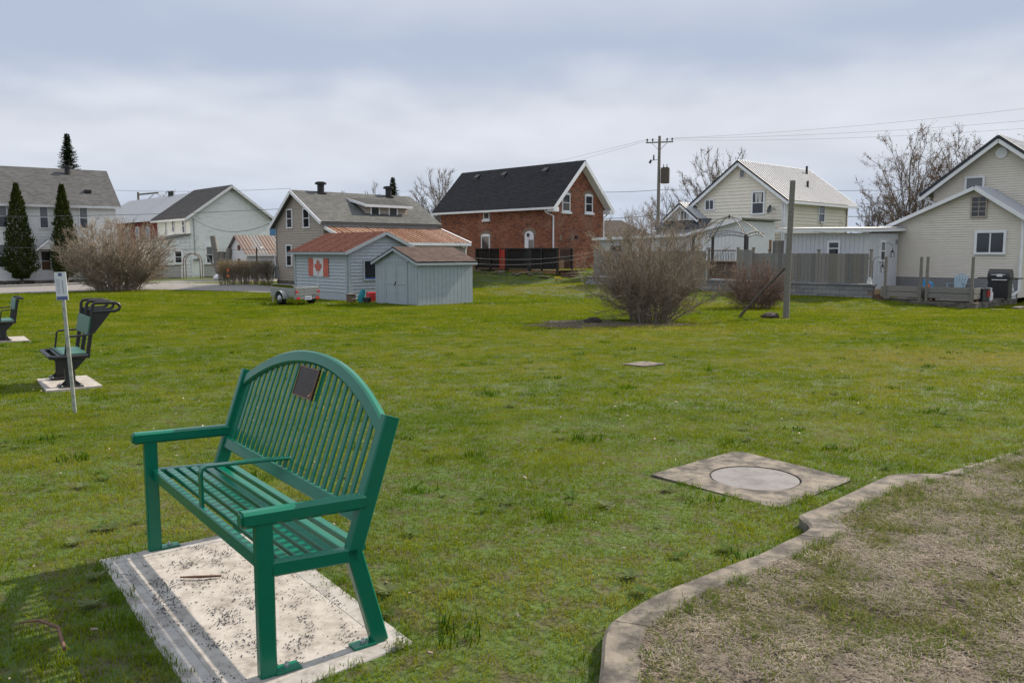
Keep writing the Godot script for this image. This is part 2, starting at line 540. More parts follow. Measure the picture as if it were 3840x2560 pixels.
#PART2
# ------------------------------------------------------------------ ground
var CURB_L := PackedVector2Array([Vector2(0.24, -2.4), Vector2(0.33, -2.93), Vector2(0.37, -3.19), Vector2(0.44, -3.35), Vector2(0.60, -3.54), Vector2(0.71, -3.65), Vector2(0.95, -3.84), Vector2(1.23, -4.06), Vector2(1.45, -4.29), Vector2(1.66, -4.51), Vector2(1.70, -4.60), Vector2(1.70, -4.72), Vector2(1.72, -4.80), Vector2(1.80, -4.88), Vector2(1.99, -5.06), Vector2(2.30, -5.39), Vector2(2.64, -5.73), Vector2(2.75, -5.79), Vector2(3.06, -5.82)])
var CURB_R := PackedVector2Array([Vector2(0.40, -2.4), Vector2(0.48, -2.93), Vector2(0.52, -3.14), Vector2(0.59, -3.30), Vector2(0.74, -3.46), Vector2(0.84, -3.57), Vector2(1.07, -3.76), Vector2(1.36, -4.01), Vector2(1.60, -4.24), Vector2(1.82, -4.44), Vector2(1.90, -4.55), Vector2(1.92, -4.66), Vector2(1.94, -4.74), Vector2(2.00, -4.83), Vector2(2.18, -5.00), Vector2(2.46, -5.28), Vector2(2.70, -5.50), Vector2(2.80, -5.59), Vector2(3.15, -5.70)])
var PAD_S := [-0.10, 1.69]
var PAD_F := [-0.09, 0.77]
const BFR := Vector3(-0.93, 0, -2.99)
const BL := Vector3(-0.600843, 0, -0.799367)      # along the bench, away
const BF := Vector3(-0.799367, 0, 0.600843)       # the way the bench faces
var holes := []       # outlines without grass
var bed := PackedVector2Array()

func bpt(s: float, f: float, y: float) -> Vector3:
	return BFR + BL * s + BF * (f - 0.494) + UP * y

func flat(p: Vector3) -> Vector2:
	return Vector2(p.x, p.z)

func axis(lo: float, hi: float, step: float, grow: float, far: float) -> PackedFloat32Array:
	var a := PackedFloat32Array()
	var x := lo
	while x <= hi + 0.001:
		a.append(x); x += step
	var s := step
	var y := hi
	while y < far:
		s *= grow; y += s; a.append(y)
	s = step
	y = lo
	while y > -far:
		s *= grow; y -= s; a.insert(0, y)
	return a

func sheet(poly: PackedVector2Array, lift: float, depth: float) -> MB:
	var m := MB.new()
	var ids := Geometry2D.triangulate_polygon(poly)
	for i in range(0, ids.size(), 3):
		var p := []
		for k in 3:
			var q := poly[ids[i + k]]
			p.append(Vector3(q.x, ground(q.x, q.y) + lift, q.y))
		m.tri(p[0], p[1], p[2], p[0] - UP)
	if depth > 0.0:
		for i in poly.size():
			var a := poly[i]
			var b := poly[(i + 1) % poly.size()]
			var pa := Vector3(a.x, ground(a.x, a.y) + lift, a.y)
			var pb := Vector3(b.x, ground(b.x, b.y) + lift, b.y)
			m.quad(pa, pb, pb - UP * depth, pa - UP * depth)
	return m

func strip(l: Array, r: Array, lift: float, cols: int) -> MB:
	# a draped sheet between two edges with the same number of points
	var m := MB.new()
	for i in l.size() - 1:
		for k in cols:
			var t0 := float(k) / cols
			var t1 := float(k + 1) / cols
			var q := []
			for e in [[i, t0], [i, t1], [i + 1, t1], [i + 1, t0]]:
				var p: Vector2 = l[e[0]].lerp(r[e[0]], e[1])
				q.append(Vector3(p.x, ground(p.x, p.y) + lift, p.y))
			m.quad(q[0], q[1], q[2], q[3], q[0] - UP)
	return m

func resample(pts: Array, n: int) -> Array:
	var total := 0.0
	for i in pts.size() - 1: total += pts[i].distance_to(pts[i + 1])
	var out := []
	for k in n + 1:
		var want := total * k / n
		var at := 0.0
		for i in pts.size() - 1:
			var l: float = pts[i].distance_to(pts[i + 1])
			if want <= at + l + 1e-4 or i == pts.size() - 2:
				out.append(pts[i].lerp(pts[i + 1], clampf((want - at) / l, 0, 1)))
				break
			at += l
	return out

func smooth_line(p: PackedVector2Array, sub: int) -> Array:
	var out := []
	for i in p.size() - 1:
		for k in sub:
			out.append(p[i].cubic_interpolate(p[i + 1], p[maxi(i - 1, 0)], p[mini(i + 2, p.size() - 1)], float(k) / sub))
	out.append(p[p.size() - 1])
	return out

func make_ground() -> void:
	bump.seed = 4; bump.frequency = 0.35; bump.fractal_octaves = 3
	patchy.seed = 21; patchy.frequency = 0.22; patchy.fractal_octaves = 4
	var xs := axis(-14, 16, 0.5, 1.10, 700)
	var zs := axis(-62, 2, 0.5, 1.12, 700)
	var m := MB.new()
	var hs := []
	for x in xs:
		var row := []
		for z in zs:
			row.append(Vector3(x, ground(x, z) + 0.012 * bump.get_noise_2d(x * 2.0, z * 2.0) - 0.004, z))
		hs.append(row)
	for i in xs.size() - 1:
		for k in zs.size() - 1:
			m.quad(hs[i][k], hs[i + 1][k], hs[i + 1][k + 1], hs[i][k + 1], hs[i][k] - UP)
	solo("ground", "", "", m, M.lawn_soil, Vector3.ZERO, "", "structure")
	# street and the drive in front of the hedge
	var near := resample([Vector2(-60, -22), Vector2(-40, -35.5), Vector2(-27.5, -43.9), Vector2(-25.2, -46.9), Vector2(-21.2, -48.6), Vector2(-16, -46.6), Vector2(-11.6, -44.6)], 60)
	var far_e := resample([Vector2(-70, -30.5), Vector2(-50, -44), Vector2(-33.5, -55), Vector2(-27.7, -58.9), Vector2(-22, -56.5), Vector2(-16.5, -53.2), Vector2(-12.0, -49.0)], 60)
	solo("street", "", "", strip(near, far_e, 0.02, 12), M.asphalt, Vector3.ZERO, "", "structure")
	var near2 := resample([Vector2(-28.4, -58.3), Vector2(-19.0, -55.4)], 20)
	var far2 := resample([Vector2(-20.5, -64.5), Vector2(-10.0, -62.0)], 20)
	solo("side_street", "", "", strip(near2, far2, 0.024, 8), M.asphalt, Vector3.ZERO, "", "structure")
	var hole := PackedVector2Array()
	for p in near: hole.append(p)
	var rev := far_e.duplicate()
	rev.reverse()
	for p in rev: hole.append(p)
	holes.append(hole)
	# kerb and walk by the white house
	var k0 := Vector2(-52.0, -42.4)
	var k1 := Vector2(-27.9, -58.7)
	var kd := (k1 - k0).normalized()
	var kn := Vector2(-kd.y, kd.x)
	if kn.y > 0: kn = -kn
	var mk := MB.new()
	var kerb := thing("kerb", "pale concrete kerb along the street before the white house", "kerb", G(k1.x, k1.y))
	for i in 12:
		var a := k0.lerp(k1, i / 12.0)
		var b := k0.lerp(k1, (i + 0.992) / 12.0)
		var mb := MB.new()
		var pa := G(a.x, a.y) + UP * 0.07
		var pb := G(b.x, b.y) + UP * 0.07
		mb.bar(pa, pb, 0.18, 0.16, UP, 0.02)
		part("kerbstone", mb, M.smooth_concrete, kerb)
	var w0 := resample([k0 + kn * 0.1, k1 + kn * 0.1], 24)
	var w1 := resample([k0 + kn * 1.5, k1 + kn * 1.5], 24)
	solo("pavement", "", "", strip(w0, w1, 0.12, 2), M.old_concrete, Vector3.ZERO, "", "structure")
	# dry bed beyond the curb
	for p in smooth_line(CURB_R, 4): bed.append(p)
	for p in [Vector2(3.22, -5.80), Vector2(3.6, -6.12), Vector2(4.2, -6.63), Vector2(6.0, -8.2), Vector2(8.5, -8.0), Vector2(8.0, -2.0), Vector2(0.4, -2.0)]: bed.append(p)
	solo("dry_bed", "", "", sheet(bed, 0.055, 0.0), M.bed_soil, Vector3.ZERO, "", "structure")
	holes.append(bed)
	# concrete curb, cast in lengths
	var cl := smooth_line(CURB_L, 4)
	var cr := smooth_line(CURB_R, 4)
	thing("concrete_curb", "winding weathered concrete curb between the green lawn and dry bed", "curb", G(1.7, -4.7))
	var cuts := [0, 11, 34, 52, cl.size() - 1]
	var wob := FastNoiseLite.new()
	wob.seed = 6; wob.frequency = 2.5
	for k in cuts.size() - 1:
		var cb := MB.new()
		for i in range(cuts[k], cuts[k + 1]):
			var q := []
			for e in [[cl[i], 1.0], [cr[i], -1.0], [cr[i + 1], -1.0], [cl[i + 1], 1.0]]:
				var e2: Vector2 = e[0]
				q.append(Vector3(e2.x, ground(e2.x, e2.y) + 0.056 + 0.008 * wob.get_noise_2d(e2.x, e2.y), e2.y))
			# a hairline gap where two lengths meet
			if i == cuts[k] and k > 0:
				q[0] = q[0].lerp(q[3], 0.10); q[1] = q[1].lerp(q[2], 0.10)
			var c0: Vector3 = q[1] - q[0]
			var c1: Vector3 = q[2] - q[3]
			var ins := [q[0] + c0 * 0.09, q[1] - c0 * 0.08, q[2] - c1 * 0.08, q[3] + c1 * 0.09]
			for n in 4: ins[n].y += 0.011
			var mid: Vector3 = (q[0] + q[2]) * 0.5 - UP
			cb.quad(ins[0], ins[1], ins[2], ins[3], mid)
			cb.quad(q[0], ins[0], ins[3], q[3], mid)
			cb.quad(ins[1], q[1], q[2], ins[2], mid)
			cb.quad(q[0], q[3], q[3] - UP * 0.2, q[0] - UP * 0.2, mid + UP)
			cb.quad(q[1], q[2], q[2] - UP * 0.2, q[1] - UP * 0.2, mid + UP)
			if i == cuts[k]: cb.quad(q[0], q[1], q[1] - UP * 0.2, q[0] - UP * 0.2)
			if i == cuts[k + 1] - 1: cb.quad(q[3], q[2], q[2] - UP * 0.2, q[3] - UP * 0.2)
		part("curb_section", cb, M.old_concrete)
	var hc := PackedVector2Array(cl)
	var rr := cr.duplicate()
	rr.reverse()
	hc.append_array(PackedVector2Array(rr))
	holes.append(hc)
	# broken strip that carries the curb on
	var st := MB.new()
	var a2 := [Vector2(3.10, -5.84), Vector2(3.38, -6.06), Vector2(3.65, -6.27), Vector2(3.98, -6.53), Vector2(4.30, -6.81), Vector2(4.9, -7.3), Vector2(5.6, -7.85)]
	var b2 := [Vector2(3.22, -5.78), Vector2(3.43, -5.98), Vector2(3.59, -6.12), Vector2(3.86, -6.34), Vector2(4.19, -6.63), Vector2(4.8, -7.14), Vector2(5.5, -7.7)]
	var cs := thing("broken_curb", "crumbled end of the old curb, half sunk in grass", "curb", G(3.7, -6.2))
	for i in 6:
		var mb := MB.new()
		var l0: Vector2 = a2[i].lerp(a2[i + 1], 0.02)
		var l1: Vector2 = a2[i].lerp(a2[i + 1], 0.97)
		var r0: Vector2 = b2[i].lerp(b2[i + 1], 0.03)
		var r1: Vector2 = b2[i].lerp(b2[i + 1], 0.98)
		var lift := 0.060 - 0.004 * i
		mb.hexa([G(l0.x, l0.y) + UP * lift, G(r0.x, r0.y) + UP * (lift + 0.01), G(r1.x, r1.y) + UP * lift, G(l1.x, l1.y) + UP * (lift - 0.01), G(l0.x, l0.y) - UP * 0.1, G(r0.x, r0.y) - UP * 0.1, G(r1.x, r1.y) - UP * 0.1, G(l1.x, l1.y) - UP * 0.1])
		part("curb_piece", mb, M.old_concrete)
	var hs2 := PackedVector2Array(a2)
	b2.reverse()
	hs2.append_array(PackedVector2Array(b2))
	holes.append(hs2)
	# soil patch under the big shrub
	var so := PackedVector2Array()
	for i in 28:
		var an := TAU * i / 28.0
		var r := 1.0 + 0.25 * sin(an * 3.0 + 1.0) + 0.12 * sin(an * 7.0)
		so.append(Vector2(2.55 + cos(an) * 2.2 * r, -23.3 + sin(an) * 1.35 * r))
	bare.append(so)
	solo("soil_patch", "", "", sheet(so, 0.012, 0.0), M.dark_soil, Vector3.ZERO, "", "structure")

var bare := []

func slab_things() -> void:
	# slab with the round steel lid
	var t := thing("manhole_slab", "square weathered concrete slab with a round steel lid in the lawn", "manhole", G(1.77, -5.92))
	var poly := PackedVector2Array([Vector2(1.03, -5.985), Vector2(1.06, -6.02), Vector2(1.80, -6.67), Vector2(1.90, -6.69), Vector2(2.47, -5.88), Vector2(2.44, -5.82), Vector2(1.76, -5.20), Vector2(1.69, -5.18)])
	holes.append(poly)
	var mb := MB.new()
	var lvl := ground(1.77, -5.92)
	# the slab's top has the round opening cut into it
	var ring := PackedVector2Array()
	var cen := Vector2(1.775, -5.90)
	for i in 48: ring.append(cen + Vector2(cos(TAU * i / 48.0), sin(TAU * i / 48.0)) * 0.325)
	var halves := []
	for hx in [[-3.0, 0.0], [0.0, 3.0]]:
		var cutter := PackedVector2Array([cen + Vector2(hx[0], -3), cen + Vector2(hx[1], -3), cen + Vector2(hx[1], 3), cen + Vector2(hx[0], 3)])
		for piece in Geometry2D.intersect_polygons(poly, cutter):
			for q in Geometry2D.clip_polygons(piece, ring): halves.append(q)
	for h in halves:
		var ids := Geometry2D.triangulate_polygon(h)
		for i in range(0, ids.size(), 3):
			var p := []
			for k in 3: p.append(Vector3(h[ids[i + k]].x, lvl + 0.016, h[ids[i + k]].y))
			mb.tri(p[0], p[1], p[2], p[0] - UP)
	for i in poly.size():
		var a := poly[i]
		var b := poly[(i + 1) % poly.size()]
		mb.quad(Vector3(a.x, lvl + 0.016, a.y), Vector3(b.x, lvl + 0.016, b.y), Vector3(b.x, lvl - 0.15, b.y), Vector3(a.x, lvl - 0.15, a.y), Vector3(1.77, lvl, -5.92))
	for i in 48:
		var a := ring[i]
		var b := ring[(i + 1) % 48]
		mb.quad(Vector3(a.x, lvl + 0.016, a.y), Vector3(b.x, lvl + 0.016, b.y), Vector3(b.x, lvl - 0.02, b.y), Vector3(a.x, lvl - 0.02, a.y))
	part("slab", mb, M.old_concrete)
	var ld := MB.new()
	var c3 := Vector3(cen.x, lvl + 0.0, cen.y)
	ld.tube([c3 - UP * 0.02, c3 + UP * 0.012], [0.311, 0.311], 48)
	part("lid", ld, M.lid_steel)
	var rim := MB.new()
	for i in 48:
		var a0 := TAU * i / 48.0
		var a1 := TAU * (i + 1) / 48.0
		var d0 := Vector3(cos(a0), 0, sin(a0))
		var d1 := Vector3(cos(a1), 0, sin(a1))
		rim.quad(c3 + d0 * 0.313 + UP * 0.003, c3 + d1 * 0.313 + UP * 0.003, c3 + d1 * 0.325 + UP * 0.003, c3 + d0 * 0.325 + UP * 0.003, c3)
	part("rim", rim, M.rubber)
	# low slab further out
	var p2 := PackedVector2Array([Vector2(1.81, -13.43), Vector2(2.0, -13.62), Vector2(2.23, -13.82), Vector2(2.40, -13.62), Vector2(2.51, -13.43), Vector2(2.12, -13.10)])
	holes.append(p2)
	var m2 := sheet(p2, 0.022, 0.2)
	solo("flat_slab", "small flat pinkish concrete slab lying in the middle of the lawn", "slab", m2, M.old_concrete, G(2.15, -13.4))
	# bench pad
	var pad := thing("bench_pad", "pale new concrete pad under the green bench", "concrete pad", bpt(0.8, 0.36, 0))
	var corners := [bpt(PAD_S[0], PAD_F[0], 0), bpt(PAD_S[1], PAD_F[0], 0), bpt(PAD_S[1], PAD_F[1], 0), bpt(PAD_S[0] - 0.1, PAD_F[1], 0)]
	var ph := PackedVector2Array()
	for c in corners: ph.append(flat(c))
	holes.append(ph)
	var w := 0.105
	var base := MB.new()
	var cs := []
	for c in corners: cs.append(c)
	base.hexa([cs[0] - UP * 0.2, cs[1] - UP * 0.2, cs[2] - UP * 0.2, cs[3] - UP * 0.2, cs[0] - UP * 0.012, cs[1] - UP * 0.012, cs[2] - UP * 0.012, cs[3] - UP * 0.012])
	part("footing", base, M.smooth_concrete)
	# tooled border round a broomed middle
	var inn := [bpt(PAD_S[0] + w, PAD_F[0] + w, 0), bpt(PAD_S[1] - w, PAD_F[0] + w, 0), bpt(PAD_S[1] - w, PAD_F[1] - w, 0), bpt(PAD_S[0] - 0.1 + w, PAD_F[1] - w, 0)]
	for i in 4:
		var j := (i + 1) % 4
		var mb2 := MB.new()
		var d: Vector3 = (inn[j] - inn[i]).normalized() * 0.0
		mb2.hexa([cs[i] - UP * 0.012, cs[j] - UP * 0.012, inn[j] - UP * 0.012, inn[i] - UP * 0.012, cs[i] + (inn[i] - cs[i]) * 0.06, cs[j] + (inn[j] - cs[j]) * 0.06, inn[j] + (cs[j] - inn[j]) * 0.012, inn[i] + (cs[i] - inn[i]) * 0.012])
		part("border", mb2, M.smooth_concrete)
	var mm := MB.new()
	mm.hexa([inn[0] - UP * 0.012, inn[1] - UP * 0.012, inn[2] - UP * 0.012, inn[3] - UP * 0.012, inn[0].lerp(inn[2], 0.001) - UP * 0.001, inn[1].lerp(inn[3], 0.001) - UP * 0.001, inn[2].lerp(inn[0], 0.001) - UP * 0.001, inn[3].lerp(inn[1], 0.001) - UP * 0.001])
	part("middle", mm, M.new_concrete)
	# dark crumbs scattered over it
	var cm := MB.new()
	cm.colored = true
	cm.box(Vector3.ZERO, Vector3(1, 0.7, 0.8))
	var xf := []
	var cl := []
	var fn := FastNoiseLite.new()
	fn.seed = 8; fn.frequency = 2.6; fn.fractal_octaves = 3
	rng.seed = 12
	for i in 11000:
		var s := rng.randf_range(0.0, 1.6)
		var f := rng.randf_range(-0.02, 0.78)
		var den := fn.get_noise_2d(s * 1.2, f * 2.0) + 0.25 - absf(f - 0.42) * 0.5
		if rng.randf() > clampf(den * 1.5 - 0.12, 0.04, 1.0) * (0.55 if f > 0.68 else 1.0): continue
		var z := rng.randf_range(0.0018, 0.0050)
		xf.append(Transform3D(Basis(UP, rng.randf() * TAU).scaled(Vector3(z, z, z)), bpt(s, f, 0.002)))
		var g := rng.randf_range(0.04, 0.12)
		cl.append(Color(g, g, g * 1.12))
	var cr := many("rubber_crumbs", cm.mesh(), M.litter, xf, cl, self)
	meta(cr, "dark grit strewn over the bench pad", "grit")
	var tw := MB.new()
	tw.tube([bpt(1.16, 0.50, 0.012), bpt(1.10, 0.42, 0.014), bpt(1.06, 0.33, 0.010)], [0.004, 0.007, 0.005], 6)
	solo("twig", "short brown twig lying on the bench pad", "twig", tw, M.brown_wood, bpt(1.1, 0.4, 0))
	var tw2 := MB.new()
	tw2.tube([Vector3(-2.08, 0.045, -3.34), Vector3(-1.99, 0.06, -3.33), Vector3(-1.87, 0.062, -3.26), Vector3(-1.76, 0.05, -3.10)], [0.003, 0.006, 0.007, 0.008], 6)
	solo("stick", "long bent brown stick in the grass beside the bench pad", "stick", tw2, M.brown_wood, Vector3(-1.9, 0, -3.25))

# ------------------------------------------------------------------ grass
func inside(p: Vector2, list: Array) -> bool:
	for h in list:
		if Geometry2D.is_point_in_polygon(p, h): return true
	return false

func tuft(seed_: int, size: float, blades: int, hmin: float, hmax: float, wid: float, lean: float) -> ArrayMesh:
	rng.seed = seed_
	var m := MB.new()
	m.colored = true
	for i in blades:
		var p := Vector3(rng.randf_range(-0.5, 0.5) * size, -0.008, rng.randf_range(-0.5, 0.5) * size)
		var an := rng.randf() * TAU
		var d := Vector3(cos(an), 0, sin(an))
		var side := Vector3(-d.z, 0, d.x).rotated(UP, rng.randf_range(-0.6, 0.6))
		var h := rng.randf_range(hmin, hmax)
		var l := rng.randf_range(0.15, lean) * h
		var w := wid * rng.randf_range(0.7, 1.2)
		var p1 := p + UP * h * 0.6 + d * l * 0.4
		var p2 := p + UP * h * rng.randf_range(0.75, 1.0) + d * l
		var r := rng.randf()
		var g := rng.randf_range(0.75, 1.25)
		m.col = Color(0.98, 1.02, 0.9) * g
		if r < 0.16: m.col = Color(2.1, 1.35, 2.6) * g
		elif r < 0.26: m.col = Color(0.70, 0.78, 0.8) * g
		elif r < 0.36: m.col = Color(1.5, 1.35, 1.1) * g
		m.col.a = 1.0
		m.quad(p - side * w, p + side * w, p1 + side * w * 0.75, p1 - side * w * 0.75)
		m.tri(p1 - side * w * 0.75, p1 + side * w * 0.75, p2)
	return m.mesh()

func lawn_color(x: float, z: float) -> Color:
	var n := patchy.get_noise_2d(x * 2.2, z * 2.2)
	var n2 := patchy.get_noise_2d(x * 9.0 + 50.0, z * 9.0)
	var n3 := patchy.get_noise_2d(x * 0.5 + 90.0, z * 0.5)
	var dry := clampf(0.36 + n * 0.45 + n2 * 0.40 + n3 * 0.35, 0.0, 1.0)
	# the drier strips by the pole and before the bank
	dry = clampf(dry + 0.85 * exp(-pow((x - 8.0) / 3.4, 2.0) - pow((z + 14.2) / 1.7, 2.0)), 0, 1)
	dry = clampf(dry + 0.55 * exp(-pow((x - 0.5) / 4.0, 2.0) - pow((z + 44.5) / 3.2, 2.0)), 0, 1)
	dry = clampf(dry + 0.35 * exp(-pow((x - 3.5) / 3.0, 2.0) - pow((z + 22.0) / 1.6, 2.0)), 0, 1)
	var a := Vector3(0.116, 0.182, 0.005)
	var b := Vector3(0.205, 0.236, 0.016)
	var c := Vector3(0.310, 0.268, 0.080)
	var v := a.lerp(b, clampf(dry * 2.0, 0, 1)).lerp(c, clampf(dry * 2.0 - 1.0, 0, 1) * 0.8)
	v *= 1.0 + 0.16 * n2
	return Color(v.x, v.y, v.z)

func make_grass() -> void:
	var root := Node3D.new()
	root.name = "lawn_grass"
	add_child(root)
	meta(root, "short patchy spring grass covering the whole lawn", "grass", "", "stuff")
	var bands := [
		[2.2, 9.0, 0.080, 0.13, 44, 0.015, 0.040, 0.0020, 6],
		[9.0, 20.0, 0.17, 0.26, 80, 0.018, 0.045, 0.0035, 5],
		[20.0, 34.0, 0.36, 0.55, 110, 0.025, 0.070, 0.0080, 3],
		[34.0, 58.0, 0.75, 1.10, 190, 0.03, 0.09, 0.014, 3],
	]
	var keep := Rect2(-46, -60, 70, 60)
	for bi in bands.size():
		var b: Array = bands[bi]
		var meshes := []
		var xf := []
		var cl := []
		for k in b[8]:
			meshes.append(tuft(100 + bi * 10 + k, b[3], b[4], b[5], b[6], b[7], 0.9))
			xf.append([]); cl.append([])
		rng.seed = 500 + bi
		var z := -float(b[1])
		while z < -float(b[0]):
			var half := -z * 0.76 + 1.2
			var x := -half
			while x < half:
				var px: float = x + rng.randf_range(-0.5, 0.5) * b[2]
				var pz: float = z + rng.randf_range(-0.5, 0.5) * b[2]
				x += b[2]
				var q := Vector2(px, pz)
				if inside(q, holes): continue
				var bareness := 1.0
				if inside(q, bare):
					if rng.randf() < 0.60: continue
					bareness = 0.6
				var k := rng.randi() % int(b[8])
				var c := lawn_color(px, pz)
				var hn := 0.85 + 0.5 * patchy.get_noise_2d(px * 6.0 - 30.0, pz * 6.0) + 0.25 * patchy.get_noise_2d(px * 30.0, pz * 30.0)
				var sc := clampf(hn, 0.45, 1.5) * bareness
				# blades left long where the mower cannot reach
				if pz > -9.0:
					for e in [Vector2(0, 0.1), Vector2(0.1, 0), Vector2(-0.1, 0), Vector2(0, -0.1)]:
						if inside(q + e, holes):
							sc *= 1.45
							c = c.lerp(Color(0.055, 0.135, 0.004), 0.5)
							break
				var bs := Basis(UP, rng.randf() * TAU).scaled(Vector3(1, sc, 1))
				xf[k].append(Transform3D(bs, Vector3(px, ground(px, pz), pz)))
				cl[k].append(c)
			z += b[2]
		for k in b[8]:
			many("blades", meshes[k], M.grass, xf[k], cl[k], root)
	# darker rank tufts
	rng.seed = 77
	var big := tuft(901, 0.20, 60, 0.03, 0.10, 0.0035, 0.9)
	var xb := []
	var cb := []
	for i in 110:
		var d := rng.randf_range(3.0, 26.0)
		var x := rng.randf_range(-0.64, 0.64) * d
		if inside(Vector2(x, -d), holes): continue
		xb.append(Transform3D(Basis(UP, rng.randf() * TAU).scaled(Vector3(rng.randf_range(0.6, 1.6), rng.randf_range(0.5, 1.0), rng.randf_range(0.6, 1.4))), Vector3(x, ground(x, -d), -d)))
		cb.append(Color(0.048, 0.112, 0.004) * rng.randf_range(0.8, 1.2))
	many("rank_tufts", big, M.grass, xb, cb, root)
	# taller fringe along the edges of slabs and curb
	var fr := tuft(902, 0.10, 40, 0.025, 0.075, 0.0020, 1.0)
	var xr := []
	var cr := []
	for h in holes:
		for i in h.size():
			var a: Vector2 = h[i]
			var b2: Vector2 = h[(i + 1) % h.size()]
			if a.y < -9.0 or a.y > -2.2 or absf(a.x) > 5.5: continue
			var n := int(a.distance_to(b2) / 0.05)
			for k in n:
				if rng.randf() < 0.35: continue
				var q := a.lerp(b2, (k + rng.randf()) / n) + Vector2(rng.randf_range(-0.035, 0.035), rng.randf_range(-0.035, 0.035))
				if inside(q, holes) and not Geometry2D.is_point_in_polygon(q, bed): continue
				var s := rng.randf_range(0.5, 1.15)
				xr.append(Transform3D(Basis(UP, rng.randf() * TAU).scaled(Vector3(0.7, s, 0.7)), Vector3(q.x, ground(q.x, q.y) + (0.05 if Geometry2D.is_point_in_polygon(q, bed) else 0.0), q.y)))
				cr.append(lawn_color(q.x, q.y).lerp(Color(0.055, 0.14, 0.005), 0.6))
	many("edge_fringe", fr, M.grass, xr, cr, root)
	# dry bed: straw, thin green and wood chips
	var dr := Node3D.new()
	dr.name = "dry_bed_growth"
	add_child(dr)
	meta(dr, "matted straw and thin grass on the dry bed", "dry grass", "", "stuff")
	rng.seed = 31
	var straw := MB.new()
	straw.colored = true
	for i in 120:
		var p := Vector3(rng.randf_range(-0.09, 0.09), rng.randf_range(0.0, 0.014), rng.randf_range(-0.09, 0.09))
		var an := rng.randf() * TAU
		var d := Vector3(cos(an), rng.randf_range(-0.1, 0.22), sin(an)) * rng.randf_range(0.02, 0.06)
		var sd := Vector3(-d.z, 0.1 * d.length(), d.x).normalized() * rng.randf_range(0.0006, 0.0013)
		var g := rng.randf_range(0.6, 1.25)
		straw.col = Color(g, g * 0.97, g * 0.92)
		straw.quad(p - sd, p + sd, p + d + sd * 0.5, p + d - sd * 0.5)
	var sm := straw.mesh()
	var gm := [tuft(321, 0.16, 70, 0.02, 0.055, 0.0020, 1.5), tuft(322, 0.16, 44, 0.02, 0.065, 0.0020, 1.5)]
	var xs := []
	var cs := []
	var xg := [[], []]
	var cg := [[], []]
	var chip := MB.new()
	chip.colored = true
	chip.box(Vector3.ZERO, Vector3(1, 0.25, 0.35))
	var xc := []
	var cc := []
	var z2 := -8.6
	while z2 < -2.2:
		var x2 := 0.2
		while x2 < 6.2:
			var q := Vector2(x2 + rng.randf_range(-0.04, 0.04), z2 + rng.randf_range(-0.04, 0.04))
			x2 += 0.085
			if not Geometry2D.is_point_in_polygon(q, bed): continue
			var y := ground(q.x, q.y) + 0.057
			var n := patchy.get_noise_2d(q.x * 5.0, q.y * 5.0) + 0.5 * patchy.get_noise_2d(q.x * 17.0, q.y * 17.0)
			var green := ss(-0.22, 0.30, n + 0.12 * patchy.get_noise_2d(q.x * 1.3 + 70.0, q.y * 1.3))
			if rng.randf() < 0.80 - 0.50 * green:
				xs.append(Transform3D(Basis(UP, rng.randf() * TAU).scaled(Vector3(1, rng.randf_range(0.6, 1.6), 1)), Vector3(q.x, y, q.y)))
				var g := rng.randf_range(0.65, 1.25) * (1.0 + 0.5 * patchy.get_noise_2d(q.x * 11.0 + 20.0, q.y * 11.0))
				cs.append(Color(0.255 * g, 0.220 * g, 0.178 * g))
			if rng.randf() < 0.32 + 0.68 * green:
				var k := rng.randi() % 2
				xg[k].append(Transform3D(Basis(UP, rng.randf() * TAU).scaled(Vector3(1, rng.randf_range(0.5, 1.1), 1)), Vector3(q.x, y, q.y)))
				cg[k].append(Color(0.120, 0.175, 0.025).lerp(Color(0.225, 0.215, 0.090), rng.randf() * 0.85))
			if rng.randf() < 0.055:
				var s := rng.randf_range(0.008, 0.026)
				xc.append(Transform3D(Basis.from_euler(Vector3(rng.randf_range(-0.4, 0.4), rng.randf() * TAU, rng.randf_range(-0.4, 0.4))).scaled(Vector3(s, s, s)), Vector3(q.x, y + 0.012, q.y)))
				var w := rng.randf_range(0.10, 0.42)
				cc.append(Color(w, w * 0.9, w * 0.78))
		z2 += 0.085
	many("straw", sm, M.litter, xs, cs, dr)
	many("thin_grass", gm[0], M.grass, xg[0], cg[0], dr)
	many("thin_grass", gm[1], M.grass, xg[1], cg[1], dr)
	many("wood_chips", chip.mesh(), M.litter, xc, cc, dr)
	# broad-leaved weeds
	var wd := MB.new()
	wd.colored = true
	rng.seed = 33
	for i in 11:
		var an := TAU * i / 11.0 + rng.randf_range(-0.2, 0.2)
		var d := Vector3(cos(an), rng.randf_range(0.15, 0.5), sin(an)) * rng.randf_range(0.03, 0.06)
		var s := Vector3(-d.z, 0, d.x).normalized() * rng.randf_range(0.006, 0.011)
		var g := rng.randf_range(0.8, 1.2)
		wd.col = Color(g, g, g)
		wd.quad(Vector3.ZERO, d * 0.5 - s, d, d * 0.5 + s)
	var xw := []
	var cw := []
	for i in 900:
		var d := rng.randf_range(2.6, 22.0)
		var x := rng.randf_range(-0.64, 0.64) * d
		if inside(Vector2(x, -d), holes) or patchy.get_noise_2d(x * 4.0 + 11.0, d * 4.0) < 0.02: continue
		xw.append(Transform3D(Basis(UP, rng.randf() * TAU).scaled(Vector3.ONE * rng.randf_range(0.6, 1.5)), Vector3(x, ground(x, -d) + 0.012, -d)))
		cw.append(Color(0.085, 0.150, 0.030).lerp(Color(0.17, 0.20, 0.10), rng.randf()))
	many("weeds", wd.mesh(), M.grass, xw, cw, root)
	# leaves and bits lying on the lawn
	var xl := []
	var cl2 := []
	rng.seed = 41
